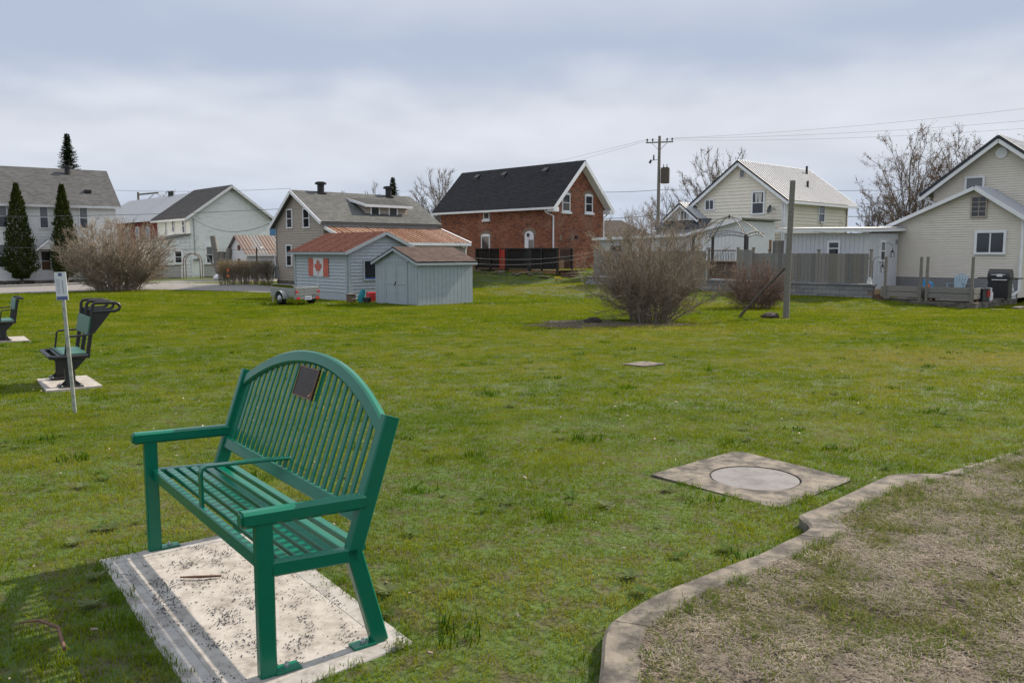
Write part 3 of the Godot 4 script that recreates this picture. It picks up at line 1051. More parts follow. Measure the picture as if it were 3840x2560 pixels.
	for i in 420:
		var d := rng.randf_range(2.6, 26.0)
		var x := rng.randf_range(-0.64, 0.64) * d
		if inside(Vector2(x, -d), holes): continue
		var s := rng.randf_range(0.010, 0.030)
		xl.append(Transform3D(Basis.from_euler(Vector3(rng.randf_range(-0.5, 0.5), rng.randf() * TAU, rng.randf_range(-0.5, 0.5))).scaled(Vector3(s, s, s)), Vector3(x, ground(x, -d) + 0.035, -d)))
		var w := rng.randf_range(0.15, 0.6)
		cl2.append(Color(w, w * 0.82, w * 0.62))
	var lv := many("lawn_litter", chip.mesh(), M.litter, xl, cl2, self)
	meta(lv, "pale dead leaves and bits lying over the lawn", "litter")
	# bare soil litter by the big shrub
	var xq := []
	var cq := []
	for i in 5000:
		var p := Vector2(rng.randf_range(-0.3, 5.4), rng.randf_range(-25.4, -21.2))
		if not inside(p, bare): continue
		var s := rng.randf_range(0.02, 0.06)
		xq.append(Transform3D(Basis.from_euler(Vector3(rng.randf_range(-0.5, 0.5), rng.randf() * TAU, rng.randf_range(-0.5, 0.5))).scaled(Vector3(s, s, s)), Vector3(p.x, ground(p.x, p.y) + 0.01, p.y)))
		var w := rng.randf_range(0.03, 0.16)
		cq.append(Color(w, w * 0.8, w * 0.62))
	var sl := many("soil_litter", chip.mesh(), M.litter, xq, cq, self)
	meta(sl, "brown soil and leaf litter spread beside the big bare shrub", "soil")

# ------------------------------------------------------------------ bench
func make_bench() -> void:
	var t := thing("park_bench", "green metal park bench with arched slatted back and bronze plaque", "bench", bpt(0.83, 0.25, 0))
	var g: Material = M.bench_green
	var w := 1.667
	# side frames
	for s in [0.0, w]:
		var fl := MB.new()
		fl.bar(bpt(s, 0.494, 0.0), bpt(s, 0.494, 0.60), 0.045, 0.066, BF, 0.006)
		part("front_leg", fl, g)
		var bl := MB.new()
		bl.sweep([bpt(s, 0.02, 0.0), bpt(s, 0.130, 0.405), bpt(s, -0.05, 0.935)], 0.045, 0.070, BL, 0.006)
		part("rear_leg", bl, g)
		var ar := MB.new()
		ar.sweep([bpt(s, 0.572, 0.622), bpt(s, 0.08, 0.606)], 0.056, 0.060, BL, 0.011)
		ar.sweep([bpt(s, 0.582, 0.6225), bpt(s, 0.571, 0.622)], 0.040, 0.044, BL, 0.009)
		part("armrest", ar, g)
		var sr := MB.new()
		sr.bar(bpt(s, 0.47, 0.415), bpt(s, 0.12, 0.395), 0.045, 0.058, UP, 0.006)
		part("seat_rail", sr, g)
		for e in [0.494, 0.02]:
			var f := MB.new()
			var inner := -1.0 if s > 0.5 else 1.0
			var cc := bpt(s + inner * 0.0, e - 0.075 if e > 0.3 else e + 0.075, 0.006)
			f.box(cc, Vector3(0.06, 0.010, 0.10), Basis(BL, UP, BF))
			var foot := part("foot_plate", f, g)
			var bo := MB.new()
			bo.tube([cc + UP * 0.004, cc + UP * 0.016], [0.011, 0.011], 6)
			bo.tube([cc + UP * 0.016, cc + UP * 0.026], [0.006, 0.005], 8)
			part("bolt", bo, M.zinc, foot)
	# seat
	var fr := MB.new()
	fr.bar(bpt(0.02, 0.475, 0.418), bpt(w - 0.02, 0.475, 0.418), 0.036, 0.062, UP, 0.006)
	part("front_rail", fr, g)
	for i in 6:
		var f: float = [0.405, 0.342, 0.279, 0.216, 0.153, 0.083][i]
		var y: float = 0.432 - (0.475 - f) * 0.07
		var sl := MB.new()
		sl.bar(bpt(0.02, f, y), bpt(w - 0.02, f, y), 0.040, 0.026, UP, 0.004)
		part("seat_slat", sl, g)
	# back
	var tilt := (bpt(0, -0.05, 0.935) - bpt(0, 0.13, 0.43)).normalized()
	var bn := tilt.cross(BL).normalized()
	if bn.dot(BF) < 0: bn = -bn
	var k0 := bpt(0, 0.13, 0.43)
	var bp := func(s: float, up: float) -> Vector3: return k0 + BL * s + tilt * up
	var lr := MB.new()
	lr.bar(bp.call(0.02, 0.115), bp.call(w - 0.02, 0.115), 0.034, 0.060, tilt, 0.005)
	part("back_rail", lr, g)
	var chord := w - 0.05
	var rise := 0.215
	var spring := 0.475
	var rad := (chord * chord / 4.0 + rise * rise) / (2.0 * rise)
	var path := []
	var half := asin(chord / 2.0 / rad)
	for i in 33:
		var an: float = lerp(-half, half, i / 32.0)
		path.append(bp.call(w / 2.0 + rad * sin(an), spring + rise - rad + rad * cos(an)))
	var arch := MB.new()
	arch.sweep(path, 0.044, 0.064, bn, 0.009)
	part("arched_top_rail", arch, g)
	var n := 25
	for i in n:
		var s: float = w * (i + 1.0) / (n + 1.0)
		var dx := s - w / 2.0
		var top: float = spring + rise - rad + sqrt(rad * rad - dx * dx) - 0.02
		var sl := MB.new()
		sl.bar(bp.call(s, 0.135), bp.call(s, top), 0.032, 0.010, bn, 0.003)
		part("back_slat", sl, g)
	# middle arm: a bent flat bar
	var ma := MB.new()
	var sm := w * 0.50
	ma.sweep([bpt(sm, 0.475, 0.44), bpt(sm, 0.475, 0.605), bpt(sm, 0.468, 0.622), bpt(sm, 0.450, 0.630), bpt(sm, 0.050, 0.610)], 0.046, 0.012, BL, 0.003)
	part("middle_armrest", ma, g)
	# plaque
	var ps := w * 0.50
	var pc: Vector3 = bp.call(ps, 0.565) + bn * 0.016
	var pl := MB.new()
	pl.box(pc, Vector3(0.226, 0.150, 0.010), Basis(BL, tilt, bn))
	var plq := part("plaque", pl, M.bronze)
	var rim := MB.new()
	for e in [[Vector2(-0.111, -0.0725), Vector2(0.111, -0.0725)], [Vector2(-0.111, 0.0725), Vector2(0.111, 0.0725)], [Vector2(-0.111, -0.072), Vector2(-0.111, 0.072)], [Vector2(0.111, -0.072), Vector2(0.111, 0.072)]]:
		var a: Vector2 = e[0]
		var b: Vector2 = e[1]
		rim.bar(pc + BL * a.x + tilt * a.y + bn * 0.006, pc + BL * b.x + tilt * b.y + bn * 0.006, 0.003, 0.003, bn)
	part("plaque_rim", rim, M.copper, plq)
	var tx := MB.new()
	var rows := [[0.052, 0.024], [0.034, 0.052], [0.018, 0.022], [-0.006, 0.066], [-0.022, 0.072], [-0.038, 0.060], [-0.052, 0.048]]
	rng.seed = 3
	for r in rows:
		var x: float = -r[1]
		while x < r[1]:
			var lw := rng.randf_range(0.004, 0.010)
			tx.box(pc + BL * -(x + lw * 0.5) + tilt * r[0] + bn * 0.0055, Vector3(lw, 0.0035, 0.001), Basis(BL, tilt, bn))
			x += lw + 0.004
	part("plaque_lettering", tx, M.letter_bronze, plq)
	var em := MB.new()
	em.prism(PackedVector2Array([Vector2(0.0, 0.0), Vector2(0.018, 0.004), Vector2(0.030, 0.040), Vector2(0.012, 0.018), Vector2(-0.012, 0.010)]), pc - BL * 0.075 - tilt * 0.066 + bn * 0.005, -BL, tilt, bn, 0.002)
	part("plaque_emblem", em, M.copper, plq)

# ------------------------------------------------------------------ outdoor gym seats
func gym_seat(base: Vector3, label: String, back_loops: bool) -> void:
	# gx: from the far post towards the near post, gb: towards the backrest
	var gx := Vector3(0.579, 0, 0.815)
	var gb := Vector3(0.815, 0, -0.579)
	var t := thing("gym_seat", label, "fitness seat", base, "outdoor fitness seats")
	var P := func(a: float, b: float, y: float) -> Vector3: return base + gx * a + gb * b + UP * y
	var bk: Material = M.black_steel
	for a in [-0.46, 0.46]:
		var m := MB.new()
		m.bar(P.call(a, -0.02, 0.02), P.call(a, -0.02, 0.34), 0.09, 0.12, gb, 0.012)
		part("pedestal", m, bk)
		var pl := MB.new()
		pl.box(P.call(a, -0.02, 0.030), Vector3(0.28, 0.016, 0.28), Basis(gx, UP, gb))
		var plate := part("base_plate", pl, bk)
		for s in [-1, 1]:
			var gs := MB.new()
			gs.prism(PackedVector2Array([Vector2(0.05 * s, 0.0), Vector2(0.13 * s, 0.0), Vector2(0.05 * s, 0.08)]), P.call(a - 0.008, -0.02, 0.036), gb, UP, gx, 0.016)
			part("gusset", gs, bk, plate)
		for q in [Vector2(-0.11, -0.11), Vector2(0.11, -0.11), Vector2(0.11, 0.11), Vector2(-0.11, 0.11)]:
			var bo := MB.new()
			bo.rod(P.call(a + q.x, -0.02 + q.y, 0.036), P.call(a + q.x, -0.02 + q.y, 0.055), 0.012, 6)
			part("bolt", bo, M.zinc, plate)
		var br := MB.new()
		br.prism(PackedVector2Array([Vector2(-0.06, 0.24), Vector2(0.05, 0.24), Vector2(0.19, 0.39), Vector2(-0.21, 0.39)]), P.call(a - 0.03, 0, 0), gb, UP, gx, 0.06)
		part("bracket", br, bk)
	var loop := []
	for q in [Vector2(-0.50, 0.20), Vector2(-0.50, -0.17), Vector2(-0.45, -0.23), Vector2(0.45, -0.23), Vector2(0.50, -0.17), Vector2(0.50, 0.20)]:
		loop.append(P.call(q.x, q.y, 0.41))
	var fr := MB.new()
	fr.tube(loop, [0.028, 0.028, 0.028, 0.028, 0.028, 0.028], 10)
	fr.rod(P.call(-0.5, 0.20, 0.41), P.call(0.5, 0.20, 0.41), 0.028, 8)
	fr.rod(P.call(-0.5, -0.12, 0.41), P.call(0.5, -0.12, 0.41), 0.018, 8)
	part("seat_frame", fr, bk)
	var se := MB.new()
	se.box(P.call(0, 0.045, 0.438), Vector3(0.96, 0.020, 0.31), Basis(gx, UP, gb))
	part("seat", se, M.seat_green)
	for a in [-0.46, 0.0, 0.46]:
		var up := MB.new()
		up.sweep([P.call(a, 0.20, 0.38), P.call(a, 0.215, 0.50), P.call(a, 0.285, 0.88)], 0.040, 0.050, gx, 0.008)
		part("upright", up, bk)
	var ba := MB.new()
	var bt := (gb * 0.18 + UP * 0.98).normalized()
	ba.box(P.call(0, 0.235, 0.795), Vector3(0.98, 0.235, 0.020), Basis(gx, bt, gx.cross(bt)))
	part("backrest", ba, M.seat_green)
	for a in [-0.5, 0.5]:
		var ar := MB.new()
		ar.tube([P.call(a, -0.07, 0.41), P.call(a, -0.035, 0.655), P.call(a, -0.015, 0.675), P.call(a, 0.24, 0.685)], [0.013, 0.013, 0.013, 0.013], 8)
		part("armrest", ar, bk)
	for a in [-0.46, 0.0, 0.46]:
		var lp := MB.new()
		var pts := []
		var rads := []
		if back_loops:
			for q in [Vector2(0.27, 0.84), Vector2(0.285, 1.05), Vector2(0.30, 1.085), Vector2(0.335, 1.10), Vector2(0.56, 1.095), Vector2(0.605, 1.075), Vector2(0.622, 1.04), Vector2(0.605, 1.005), Vector2(0.56, 0.985), Vector2(0.29, 0.98)]:
				pts.append(P.call(a, q.x, q.y)); rads.append(0.021)
			lp.tube(pts, rads, 10)
			part("hand_loop", lp, bk)
			var gs := MB.new()
			gs.prism(PackedVector2Array([Vector2(0.255, 0.70), Vector2(0.295, 0.70), Vector2(0.50, 0.965), Vector2(0.275, 0.965)]), P.call(a - 0.012, 0, 0), gb, UP, gx, 0.024)
			part("loop_gusset", gs, bk)
		else:
			for q in [Vector2(0.28, 0.86), Vector2(0.295, 0.92), Vector2(0.40, 0.915)]:
				pts.append(P.call(a, q.x, q.y)); rads.append(0.024)
			lp.tube(pts, rads, 10)
			part("hand_loop", lp, bk)

func slab_at(label: String, pts: Array, lift: float, group: String) -> void:
	var poly := PackedVector2Array(pts)
	holes.append(poly)
	solo("concrete_pad", label, "concrete pad", sheet(poly, lift, 0.2), M.new_concrete, G(pts[0].x, pts[0].y), group)

func gym() -> void:
	slab_at("square pale pad under the fitness seat with three loops", [Vector2(-6.65, -11.44), Vector2(-6.17, -11.86), Vector2(-5.40, -10.77), Vector2(-5.87, -10.29)], 0.03, "pads under the fitness seats")
	gym_seat(G(-6.02, -11.06) + UP * 0.02, "black fitness seat with green panels and three looped hand bars", true)
	slab_at("pale pad under the fitness seat cut by the picture edge", [Vector2(-12.0, -18.55), Vector2(-11.25, -18.95), Vector2(-10.45, -17.80), Vector2(-11.2, -17.35)], 0.03, "pads under the fitness seats")
	gym_seat(G(-11.22, -18.12) + UP * 0.02, "black fitness seat with green panels at the picture edge", false)
	# leaning sign on a thin post
	var b := G(-4.74, -8.83)
	var t := thing("sign_post", "narrow white instruction sign on a thin leaning steel post", "sign", b)
	var p := MB.new()
	var lean := Vector3(-0.045, 1.0, 0.0).normalized()
	p.bar(b - UP * 0.05, b + lean * 1.50, 0.038, 0.022, Vector3(0, 0, 1), 0.004)
	part("post", p, M.post_steel)
	var pn := MB.new()
	var bs := Basis(Vector3(1, 0.045, 0).normalized(), lean, Vector3(0, 0, 1))
	var c := b + lean * 1.37 + Vector3(0, 0, 0.016)
	pn.box(c, Vector3(0.125, 0.30, 0.006), bs)
	var panel := part("panel", pn, M.sign_white)
	var pr := MB.new()
	pr.box(c + bs.y * 0.123 + Vector3(0, 0, 0.004), Vector3(0.040, 0.034, 0.001), bs)
	part("heading", pr, M.sign_blue, panel)
	pr = MB.new()
	pr.box(c - bs.y * 0.128 + Vector3(0, 0, 0.004), Vector3(0.116, 0.038, 0.001), bs)
	part("footer_band", pr, M.sign_blue, panel)
	var pg := MB.new()
	rng.seed = 6
	for i in 9:
		var yy: float = 0.07 - i * 0.018
		pg.box(c + bs.y * yy - bs.x * 0.030 + Vector3(0, 0, 0.004), Vector3(rng.randf_range(0.02, 0.045), 0.006, 0.001), bs)
	pg.box(c + bs.y * 0.015 + bs.x * 0.018 + Vector3(0, 0, 0.004), Vector3(0.012, 0.09, 0.001), bs)
	pg.box(c - bs.y * 0.055 + bs.x * 0.022 + Vector3(0, 0, 0.004), Vector3(0.010, 0.05, 0.001), bs)
	part("print", pg, M.sign_grey, panel)

#PART3
# ------------------------------------------------------------------ building kit
func extents(poly: PackedVector2Array, h: float) -> Vector2:
	var lo := 1e9
	var hi := -1e9
	for i in poly.size():
		var a := poly[i]
		var b := poly[(i + 1) % poly.size()]
		if (a.y - h) * (b.y - h) <= 0.0 and absf(a.y - b.y) > 1e-6:
			var x: float = a.x + (b.x - a.x) * (h - a.y) / (b.y - a.y)
			lo = minf(lo, x); hi = maxf(hi, x)
	return Vector2(lo, hi)

# lapped boards over a convex outline, one mesh each
func siding(f: Fr, poly: PackedVector2Array, expose: float, m: Material, parent: Node3D = null, called := "siding_board") -> void:
	var lo := 1e9
	var hi := -1e9
	for p in poly:
		lo = minf(lo, p.y); hi = maxf(hi, p.y)
	var h := lo
	while h < hi - 0.02:
		var h1 := minf(h + expose, hi - 0.003)
		var a := extents(poly, h + 0.001)
		var b := extents(poly, h1 - 0.001)
		if a.y - a.x > 0.05:
			if b.x > b.y: b = Vector2((a.x + a.y) * 0.5, (a.x + a.y) * 0.5)
			var mb := MB.new()
			mb.hexa([f.p(a.x, h, 0), f.p(a.y, h, 0), f.p(a.y, h, 0.038), f.p(a.x, h, 0.038), f.p(b.x, h1, 0), f.p(b.y, h1, 0), f.p(b.y, h1, 0.002), f.p(b.x, h1, 0.002)])
			part(called, mb, m, parent)
		h += expose

# upright boards or panels over an outline
func planks(f: Fr, poly: PackedVector2Array, wide: float, gap: float, m, parent: Node3D = null, called := "plank", thick := 0.02) -> void:
	var s0 := 1e9
	var s1 := -1e9
	for p in poly:
		s0 = minf(s0, p.x); s1 = maxf(s1, p.x)
	var flip := PackedVector2Array()
	for p in poly: flip.append(Vector2(p.y, p.x))
	var s := s0
	var i := 0
	while s < s1 - 0.02:
		var e := minf(s + wide, s1) - gap
		var a := extents(flip, s + 0.001)
		var b := extents(flip, e - 0.001)
		# follow a peak inside the board
		var pts := PackedVector2Array([Vector2(s, a.x), Vector2(e, b.x), Vector2(e, b.y)])
		for p in poly:
			if p.x > s + 0.01 and p.x < e - 0.01 and p.y > maxf(a.y, b.y): pts.append(p)
		pts.append(Vector2(s, a.y))
		var mb := MB.new()
		mb.prism(pts, f.p(0, 0, 0), f.ex, UP, f.n, thick)
		part(called, mb, m[i % m.size()] if m is Array else m, parent)
		s += wide
		i += 1

func window(f: Fr, s0: float, s1: float, h0: float, h1: float, o := {}) -> MeshInstance3D:
	var a := minf(s0, s1)
	var b := maxf(s0, s1)
	var fw: float = o.get("fw", 0.07)
	var out: float = o.get("out", 0.05) + 0.035
	var fm: Material = o.get("frame", M.white_paint)
	var mb := MB.new()
	mb.hexa([f.p(a - fw, h0 - fw, 0), f.p(b + fw, h0 - fw, 0), f.p(b + fw, h0, 0), f.p(a - fw, h0, 0), f.p(a - fw, h0 - fw, out + 0.01), f.p(b + fw, h0 - fw, out + 0.01), f.p(b + fw, h0, out + 0.01), f.p(a - fw, h0, out + 0.01)])
	mb.hexa([f.p(a - fw, h1, 0), f.p(b + fw, h1, 0), f.p(b + fw, h1 + fw, 0), f.p(a - fw, h1 + fw, 0), f.p(a - fw, h1, out), f.p(b + fw, h1, out), f.p(b + fw, h1 + fw, out), f.p(a - fw, h1 + fw, out)])
	for e in [[a - fw, a], [b, b + fw]]:
		mb.hexa([f.p(e[0], h0, 0), f.p(e[1], h0, 0), f.p(e[1], h1, 0), f.p(e[0], h1, 0), f.p(e[0], h0, out), f.p(e[1], h0, out), f.p(e[1], h1, out), f.p(e[0], h1, out)])
	var w := part("window", mb, fm, o.get("parent", null))
	var nx: int = o.get("nx", 1)
	var ny: int = o.get("ny", 2)
	var bar: float = o.get("bar", 0.045)
	var lights: Array = o.get("panes", [])
	var dx := (b - a) / nx
	var dy := (h1 - h0) / ny
	var k := 0
	for j in ny:
		for i in nx:
			var m := MB.new()
			var x0 := a + dx * i + (bar * 0.5 if i > 0 else 0.0)
			var x1 := a + dx * (i + 1) - (bar * 0.5 if i < nx - 1 else 0.0)
			var y0 := h0 + dy * j + (bar * 0.5 if j > 0 else 0.0)
			var y1 := h0 + dy * (j + 1) - (bar * 0.5 if j < ny - 1 else 0.0)
			m.hexa([f.p(x0, y0, 0.0), f.p(x1, y0, 0.0), f.p(x1, y1, 0.0), f.p(x0, y1, 0.0), f.p(x0, y0, 0.052), f.p(x1, y0, 0.052), f.p(x1, y1, 0.052), f.p(x0, y1, 0.052)])
			part("pane", m, lights[k % lights.size()] if lights.size() else M.glass, w)
			k += 1
	if nx > 1 or ny > 1:
		var br := MB.new()
		for j in range(1, ny):
			var y := h0 + dy * j
			br.hexa([f.p(a, y - bar / 2, 0.0), f.p(b, y - bar / 2, 0.0), f.p(b, y + bar / 2, 0.0), f.p(a, y + bar / 2, 0.0), f.p(a, y - bar / 2, out - 0.012), f.p(b, y - bar / 2, out - 0.012), f.p(b, y + bar / 2, out - 0.012), f.p(a, y + bar / 2, out - 0.012)])
		for i in range(1, nx):
			var x := a + dx * i
			br.hexa([f.p(x - bar / 2, h0, 0.0), f.p(x + bar / 2, h0, 0.0), f.p(x + bar / 2, h1, 0.0), f.p(x - bar / 2, h1, 0.0), f.p(x - bar / 2, h0, out - 0.015), f.p(x + bar / 2, h0, out - 0.015), f.p(x + bar / 2, h1, out - 0.015), f.p(x - bar / 2, h1, out - 0.015)])
		part("sash_bar", br, fm, w)
	return w

# slab of a roof slope: e0,e1 along the eave, r0,r1 along the ridge (same order)
func slope(e0: Vector3, e1: Vector3, r1: Vector3, r0: Vector3, thick: float, m: Material, called := "roof", parent: Node3D = null) -> MeshInstance3D:
	var mb := MB.new()
	var d := UP * thick
	mb.hexa([e0 - d, e1 - d, r1 - d, r0 - d, e0, e1, r1, r0])
	return part(called, mb, m, parent)

var tab_mesh: ArrayMesh

func shingles(e0: Vector3, e1: Vector3, r1: Vector3, r0: Vector3, base: Color, vary: float, parent: Node3D, tab := 0.30, expose := 0.14) -> void:
	if not tab_mesh:
		var t := MB.new()
		t.colored = true
		# butt end thicker than the head
		t.hexa([Vector3(0, 0, 0), Vector3(0.985, 0, 0), Vector3(0.985, 0, 1.05), Vector3(0, 0, 1.05), Vector3(0, 0.016, 0), Vector3(0.985, 0.016, 0), Vector3(0.985, 0.003, 1.05), Vector3(0, 0.003, 1.05)])
		tab_mesh = t.mesh()
	var ex := (e1 - e0).normalized()
	var up := (r0 - e0)
	var es := (up - ex * up.dot(ex)).normalized()
	var nn := ex.cross(es)
	if nn.y < 0: nn = -nn
	var rise := (up - ex * up.dot(ex)).length()
	var rows := int(rise / expose)
	var xf := []
	var cl := []
	var shade := FastNoiseLite.new()
	shade.seed = 9; shade.frequency = 0.5
	for j in rows:
		var t := (j + 0.5) / rows
		var a := e0.lerp(r0, float(j) / rows)
		var b := e1.lerp(r1, float(j) / rows)
		var l := (b - a).length()
		var s := -rng.randf() * tab
		while s < l:
			var x0 := maxf(s, 0.0)
			var x1 := minf(s + tab, l)
			s += tab
			if x1 - x0 < 0.03: continue
			xf.append(Transform3D(Basis(ex * (x1 - x0), nn, es * (rise / rows)), a + ex * x0 + nn * 0.002))
			var g := rng.randf_range(1.0 - vary, 1.0 + vary) * (1.0 + 0.12 * shade.get_noise_2d(s, j * expose))
			cl.append(Color(base.r * g, base.g * g, base.b * g))
	many("shingles", tab_mesh, M.shingle, xf, cl, parent, "stuff", org)

# ribbed sheets laid side by side up a slope
func sheets(e0: Vector3, e1: Vector3, r1: Vector3, r0: Vector3, wide: float, ribs: int, rib: float, mats: Array, parent: Node3D = null, called := "roof_sheet") -> void:
	var n := maxi(1, int(round((e1 - e0).length() / wide)))
	var nn := (e1 - e0).cross(r0 - e0).normalized()
	if nn.y < 0: nn = -nn
	for i in n:
		var a0 := e0.lerp(e1, float(i) / n)
		var a1 := e0.lerp(e1, (i + 0.997) / n)
		var b0 := r0.lerp(r1, float(i) / n)
		var b1 := r0.lerp(r1, (i + 0.997) / n)
		var mb := MB.new()
		mb.hexa([a0, a1, b1, b0, a0 + nn * 0.012, a1 + nn * 0.012, b1 + nn * 0.012, b0 + nn * 0.012])
		for k in ribs:
			var t := (k + 0.5) / ribs
			mb.bar(a0.lerp(a1, t) + nn * (0.012 + rib * 0.5), b0.lerp(b1, t) + nn * (0.012 + rib * 0.5), rib * 1.6, rib, nn, rib * 0.3)
		part(called, mb, mats[rng.randi() % mats.size()], parent)

func fascia(a: Vector3, b: Vector3, h: float, m: Material, thick := 0.04, called := "fascia", parent: Node3D = null) -> void:
	var mb := MB.new()
	mb.bar(a, b, thick, h, UP)
	part(called, mb, m, parent)

func pipe(pts: Array, r: float, m: Material, called: String, parent: Node3D = null) -> MeshInstance3D:
	var mb := MB.new()
	var rr := []
	for p in pts: rr.append(r)
	mb.tube(pts, rr, 8)
	return part(called, mb, m, parent)

# roof ventilator standing on a slope
func roof_vent(at: Vector3, r: float, h: float, called := "roof_vent") -> void:
	var mb := MB.new()
	mb.box(at - UP * 0.10, Vector3(r * 2.6, 0.06, r * 2.6), Basis(UP, 0.8))
	mb.tube([at - UP * 0.35, at + UP * h * 0.72], [r, r], 12)
	mb.tube([at + UP * h * 0.72, at + UP * h * 0.76, at + UP * h * 0.9, at + UP * h], [r * 1.5, r * 1.7, r * 1.65, r * 1.1], 12)
	part(called, mb, M.black_plastic)

# ------------------------------------------------------------------ houses
func house_white() -> void:
	var e := Vector3(0.829, 0, -0.559)
	var n := Vector3(0.559, 0, 0.829)
	var o := Vector3(-35.1, 0, -57.7)
	var f := Fr.new(o, e, n)
	var base := -0.72
	var t := thing("white_house", "long two-storey white house with grey shingle roof and small gabled door hood", "house", Vector3(o.x, base, o.z))
	var s0 := -11.0
	var s1 := 7.05
	var ev := 5.0
	var rg := 7.95
	var dp := 11.2
	var body := MB.new()
	body.prism(PackedVector2Array([Vector2(0, base - 0.3), Vector2(dp, base - 0.3), Vector2(dp, ev), Vector2(dp / 2, rg - 0.15), Vector2(0, ev)]), f.p(s0, 0), -n, UP, e, s1 - s0)
	part("wall", body, M.vinyl_white)
	siding(f, PackedVector2Array([Vector2(s0, base + 0.32), Vector2(s1, base + 0.32), Vector2(s1, ev - 0.05), Vector2(s0, ev - 0.05)]), 0.205, M.vinyl_white)
	var fd := MB.new()
	fd.hexa([f.p(s0, base - 0.3, 0), f.p(s1, base - 0.3, 0), f.p(s1, base + 0.31, 0), f.p(s0, base + 0.31, 0), f.p(s0, base - 0.3, 0.06), f.p(s1, base - 0.3, 0.06), f.p(s1, base + 0.31, 0.06), f.p(s0, base + 0.31, 0.06)])
	part("foundation", fd, M.old_concrete)
	var cn := MB.new()
	cn.bar(f.p(s1 - 0.05, base + 0.3, 0.03), f.p(s1 - 0.05, ev - 0.05, 0.03), 0.12, 0.05, n)
	part("corner_board", cn, M.white_paint)
	var e0 := f.p(s0 - 0.3, ev - 0.10, 0.35)
	var e1 := f.p(s1 + 0.35, ev - 0.10, 0.35)
	var r0 := f.p(s0 - 0.3, rg, -dp / 2)
	var r1 := f.p(s1 + 0.35, rg, -dp / 2)
	var roof := slope(e0, e1, r1, r0, 0.14, M.roof_grey)
	rng.seed = 1
	shingles(e0, e1, r1, r0, Color(0.125, 0.128, 0.130), 0.28, roof)
	slope(f.p(s0 - 0.3, ev - 0.1, -dp - 0.35), f.p(s1 + 0.35, ev - 0.1, -dp - 0.35), r1, r0, 0.14, M.roof_grey)
	fascia(e0 + n * 0.03 - UP * 0.09, e1 + n * 0.03 - UP * 0.09, 0.17, M.old_white_paint, 0.05, "gutter")
	for w in [[-2.7, -3.3, 3.30, 4.75], [-5.4, -6.0, 3.30, 4.75], [-8.2, -8.8, 3.30, 4.75], [-3.0, -3.7, 0.55, 2.05], [-6.4, -7.1, 0.55, 2.05], [0.14, -0.42, 3.30, 4.75], [2.17, 2.63, 3.30, 4.75], [4.68, 5.14, 3.30, 4.75], [0.12, -0.55, 0.55, 2.05]]:
		window(f, w[0], w[1], w[2], w[3], {"fw": 0.09, "out": 0.06, "panes": [M.glass, M.glass_blind]})
	# door with its hood
	var dr := MB.new()
	dr.hexa([f.p(1.90, -0.40, 0), f.p(2.86, -0.40, 0), f.p(2.86, 1.72, 0), f.p(1.90, 1.72, 0), f.p(1.90, -0.40, 0.07), f.p(2.86, -0.40, 0.07), f.p(2.86, 1.72, 0.07), f.p(1.90, 1.72, 0.07)])
	var door := part("door", dr, M.white_paint)
	for q in [[0.32, 0.93], [0.98, 1.62]]:
		var m := MB.new()
		m.hexa([f.p(2.10, q[0], 0.071), f.p(2.63, q[0], 0.071), f.p(2.63, q[1], 0.071), f.p(2.10, q[1], 0.071), f.p(2.10, q[0], 0.08), f.p(2.63, q[0], 0.08), f.p(2.63, q[1], 0.08), f.p(2.10, q[1], 0.08)])
		part("door_pane", m, M.brown_wood if q[0] < 0.5 else M.glass, door)
	var hd := MB.new()
	hd.box(f.p(2.66, 0.55, 0.09), Vector3(0.04, 0.12, 0.04), Basis(e, UP, n))
	part("handle", hd, M.zinc, door)
	var st := MB.new()
	st.hexa([f.p(1.5, base - 0.1, 0.05), f.p(3.4, base - 0.1, 0.05), f.p(3.4, -0.42, 0.05), f.p(1.5, -0.42, 0.05), f.p(1.5, base - 0.1, 1.1), f.p(3.4, base - 0.1, 1.1), f.p(3.4, -0.42, 1.1), f.p(1.5, -0.42, 1.1)])
	part("door_step", st, M.old_concrete)
	var hood := MB.new()
	hood.prism(PackedVector2Array([Vector2(1.80, 1.78), Vector2(3.30, 1.78), Vector2(2.55, 2.36)]), f.p(0, 0, 0.0), e, UP, n, 0.95)
	var hp := part("door_hood", hood, M.old_white_paint)
	for s in [-1, 1]:
		var rk := MB.new()
		rk.hexa([f.p(2.55 + s * 0.86, 1.66, -0.02), f.p(2.55, 2.40, -0.02), f.p(2.55, 2.40, 1.02), f.p(2.55 + s * 0.86, 1.66, 1.02), f.p(2.55 + s * 0.86, 1.75, -0.02), f.p(2.55, 2.49, -0.02), f.p(2.55, 2.49, 1.02), f.p(2.55 + s * 0.86, 1.75, 1.02)])
		part("hood_roof", rk, M.roof_felt, hp)
		var tr := MB.new()
		tr.bar(f.p(2.55 + s * 0.88, 1.66, 1.04), f.p(2.55, 2.41, 1.04), 0.03, 0.13, UP)
		part("hood_trim", tr, M.white_paint, hp)
		var po := MB.new()
		po.bar(f.p(2.55 + s * 0.66, 1.1, 0.04), f.p(2.55 + s * 0.66, 1.78, 0.8), 0.06, 0.06, UP)
		part("hood_brace", po, M.white_paint, hp)
	roof_vent(f.p(4.55, rg - 0.55, -dp / 2 + 0.9), 0.20, 0.75)
	var rv := MB.new()
	rv.box(f.p(5.5, 6.05, -1.75), Vector3(0.45, 0.22, 0.5), Basis(e, UP, n))
	part("roof_vent", rv, M.black_plastic)

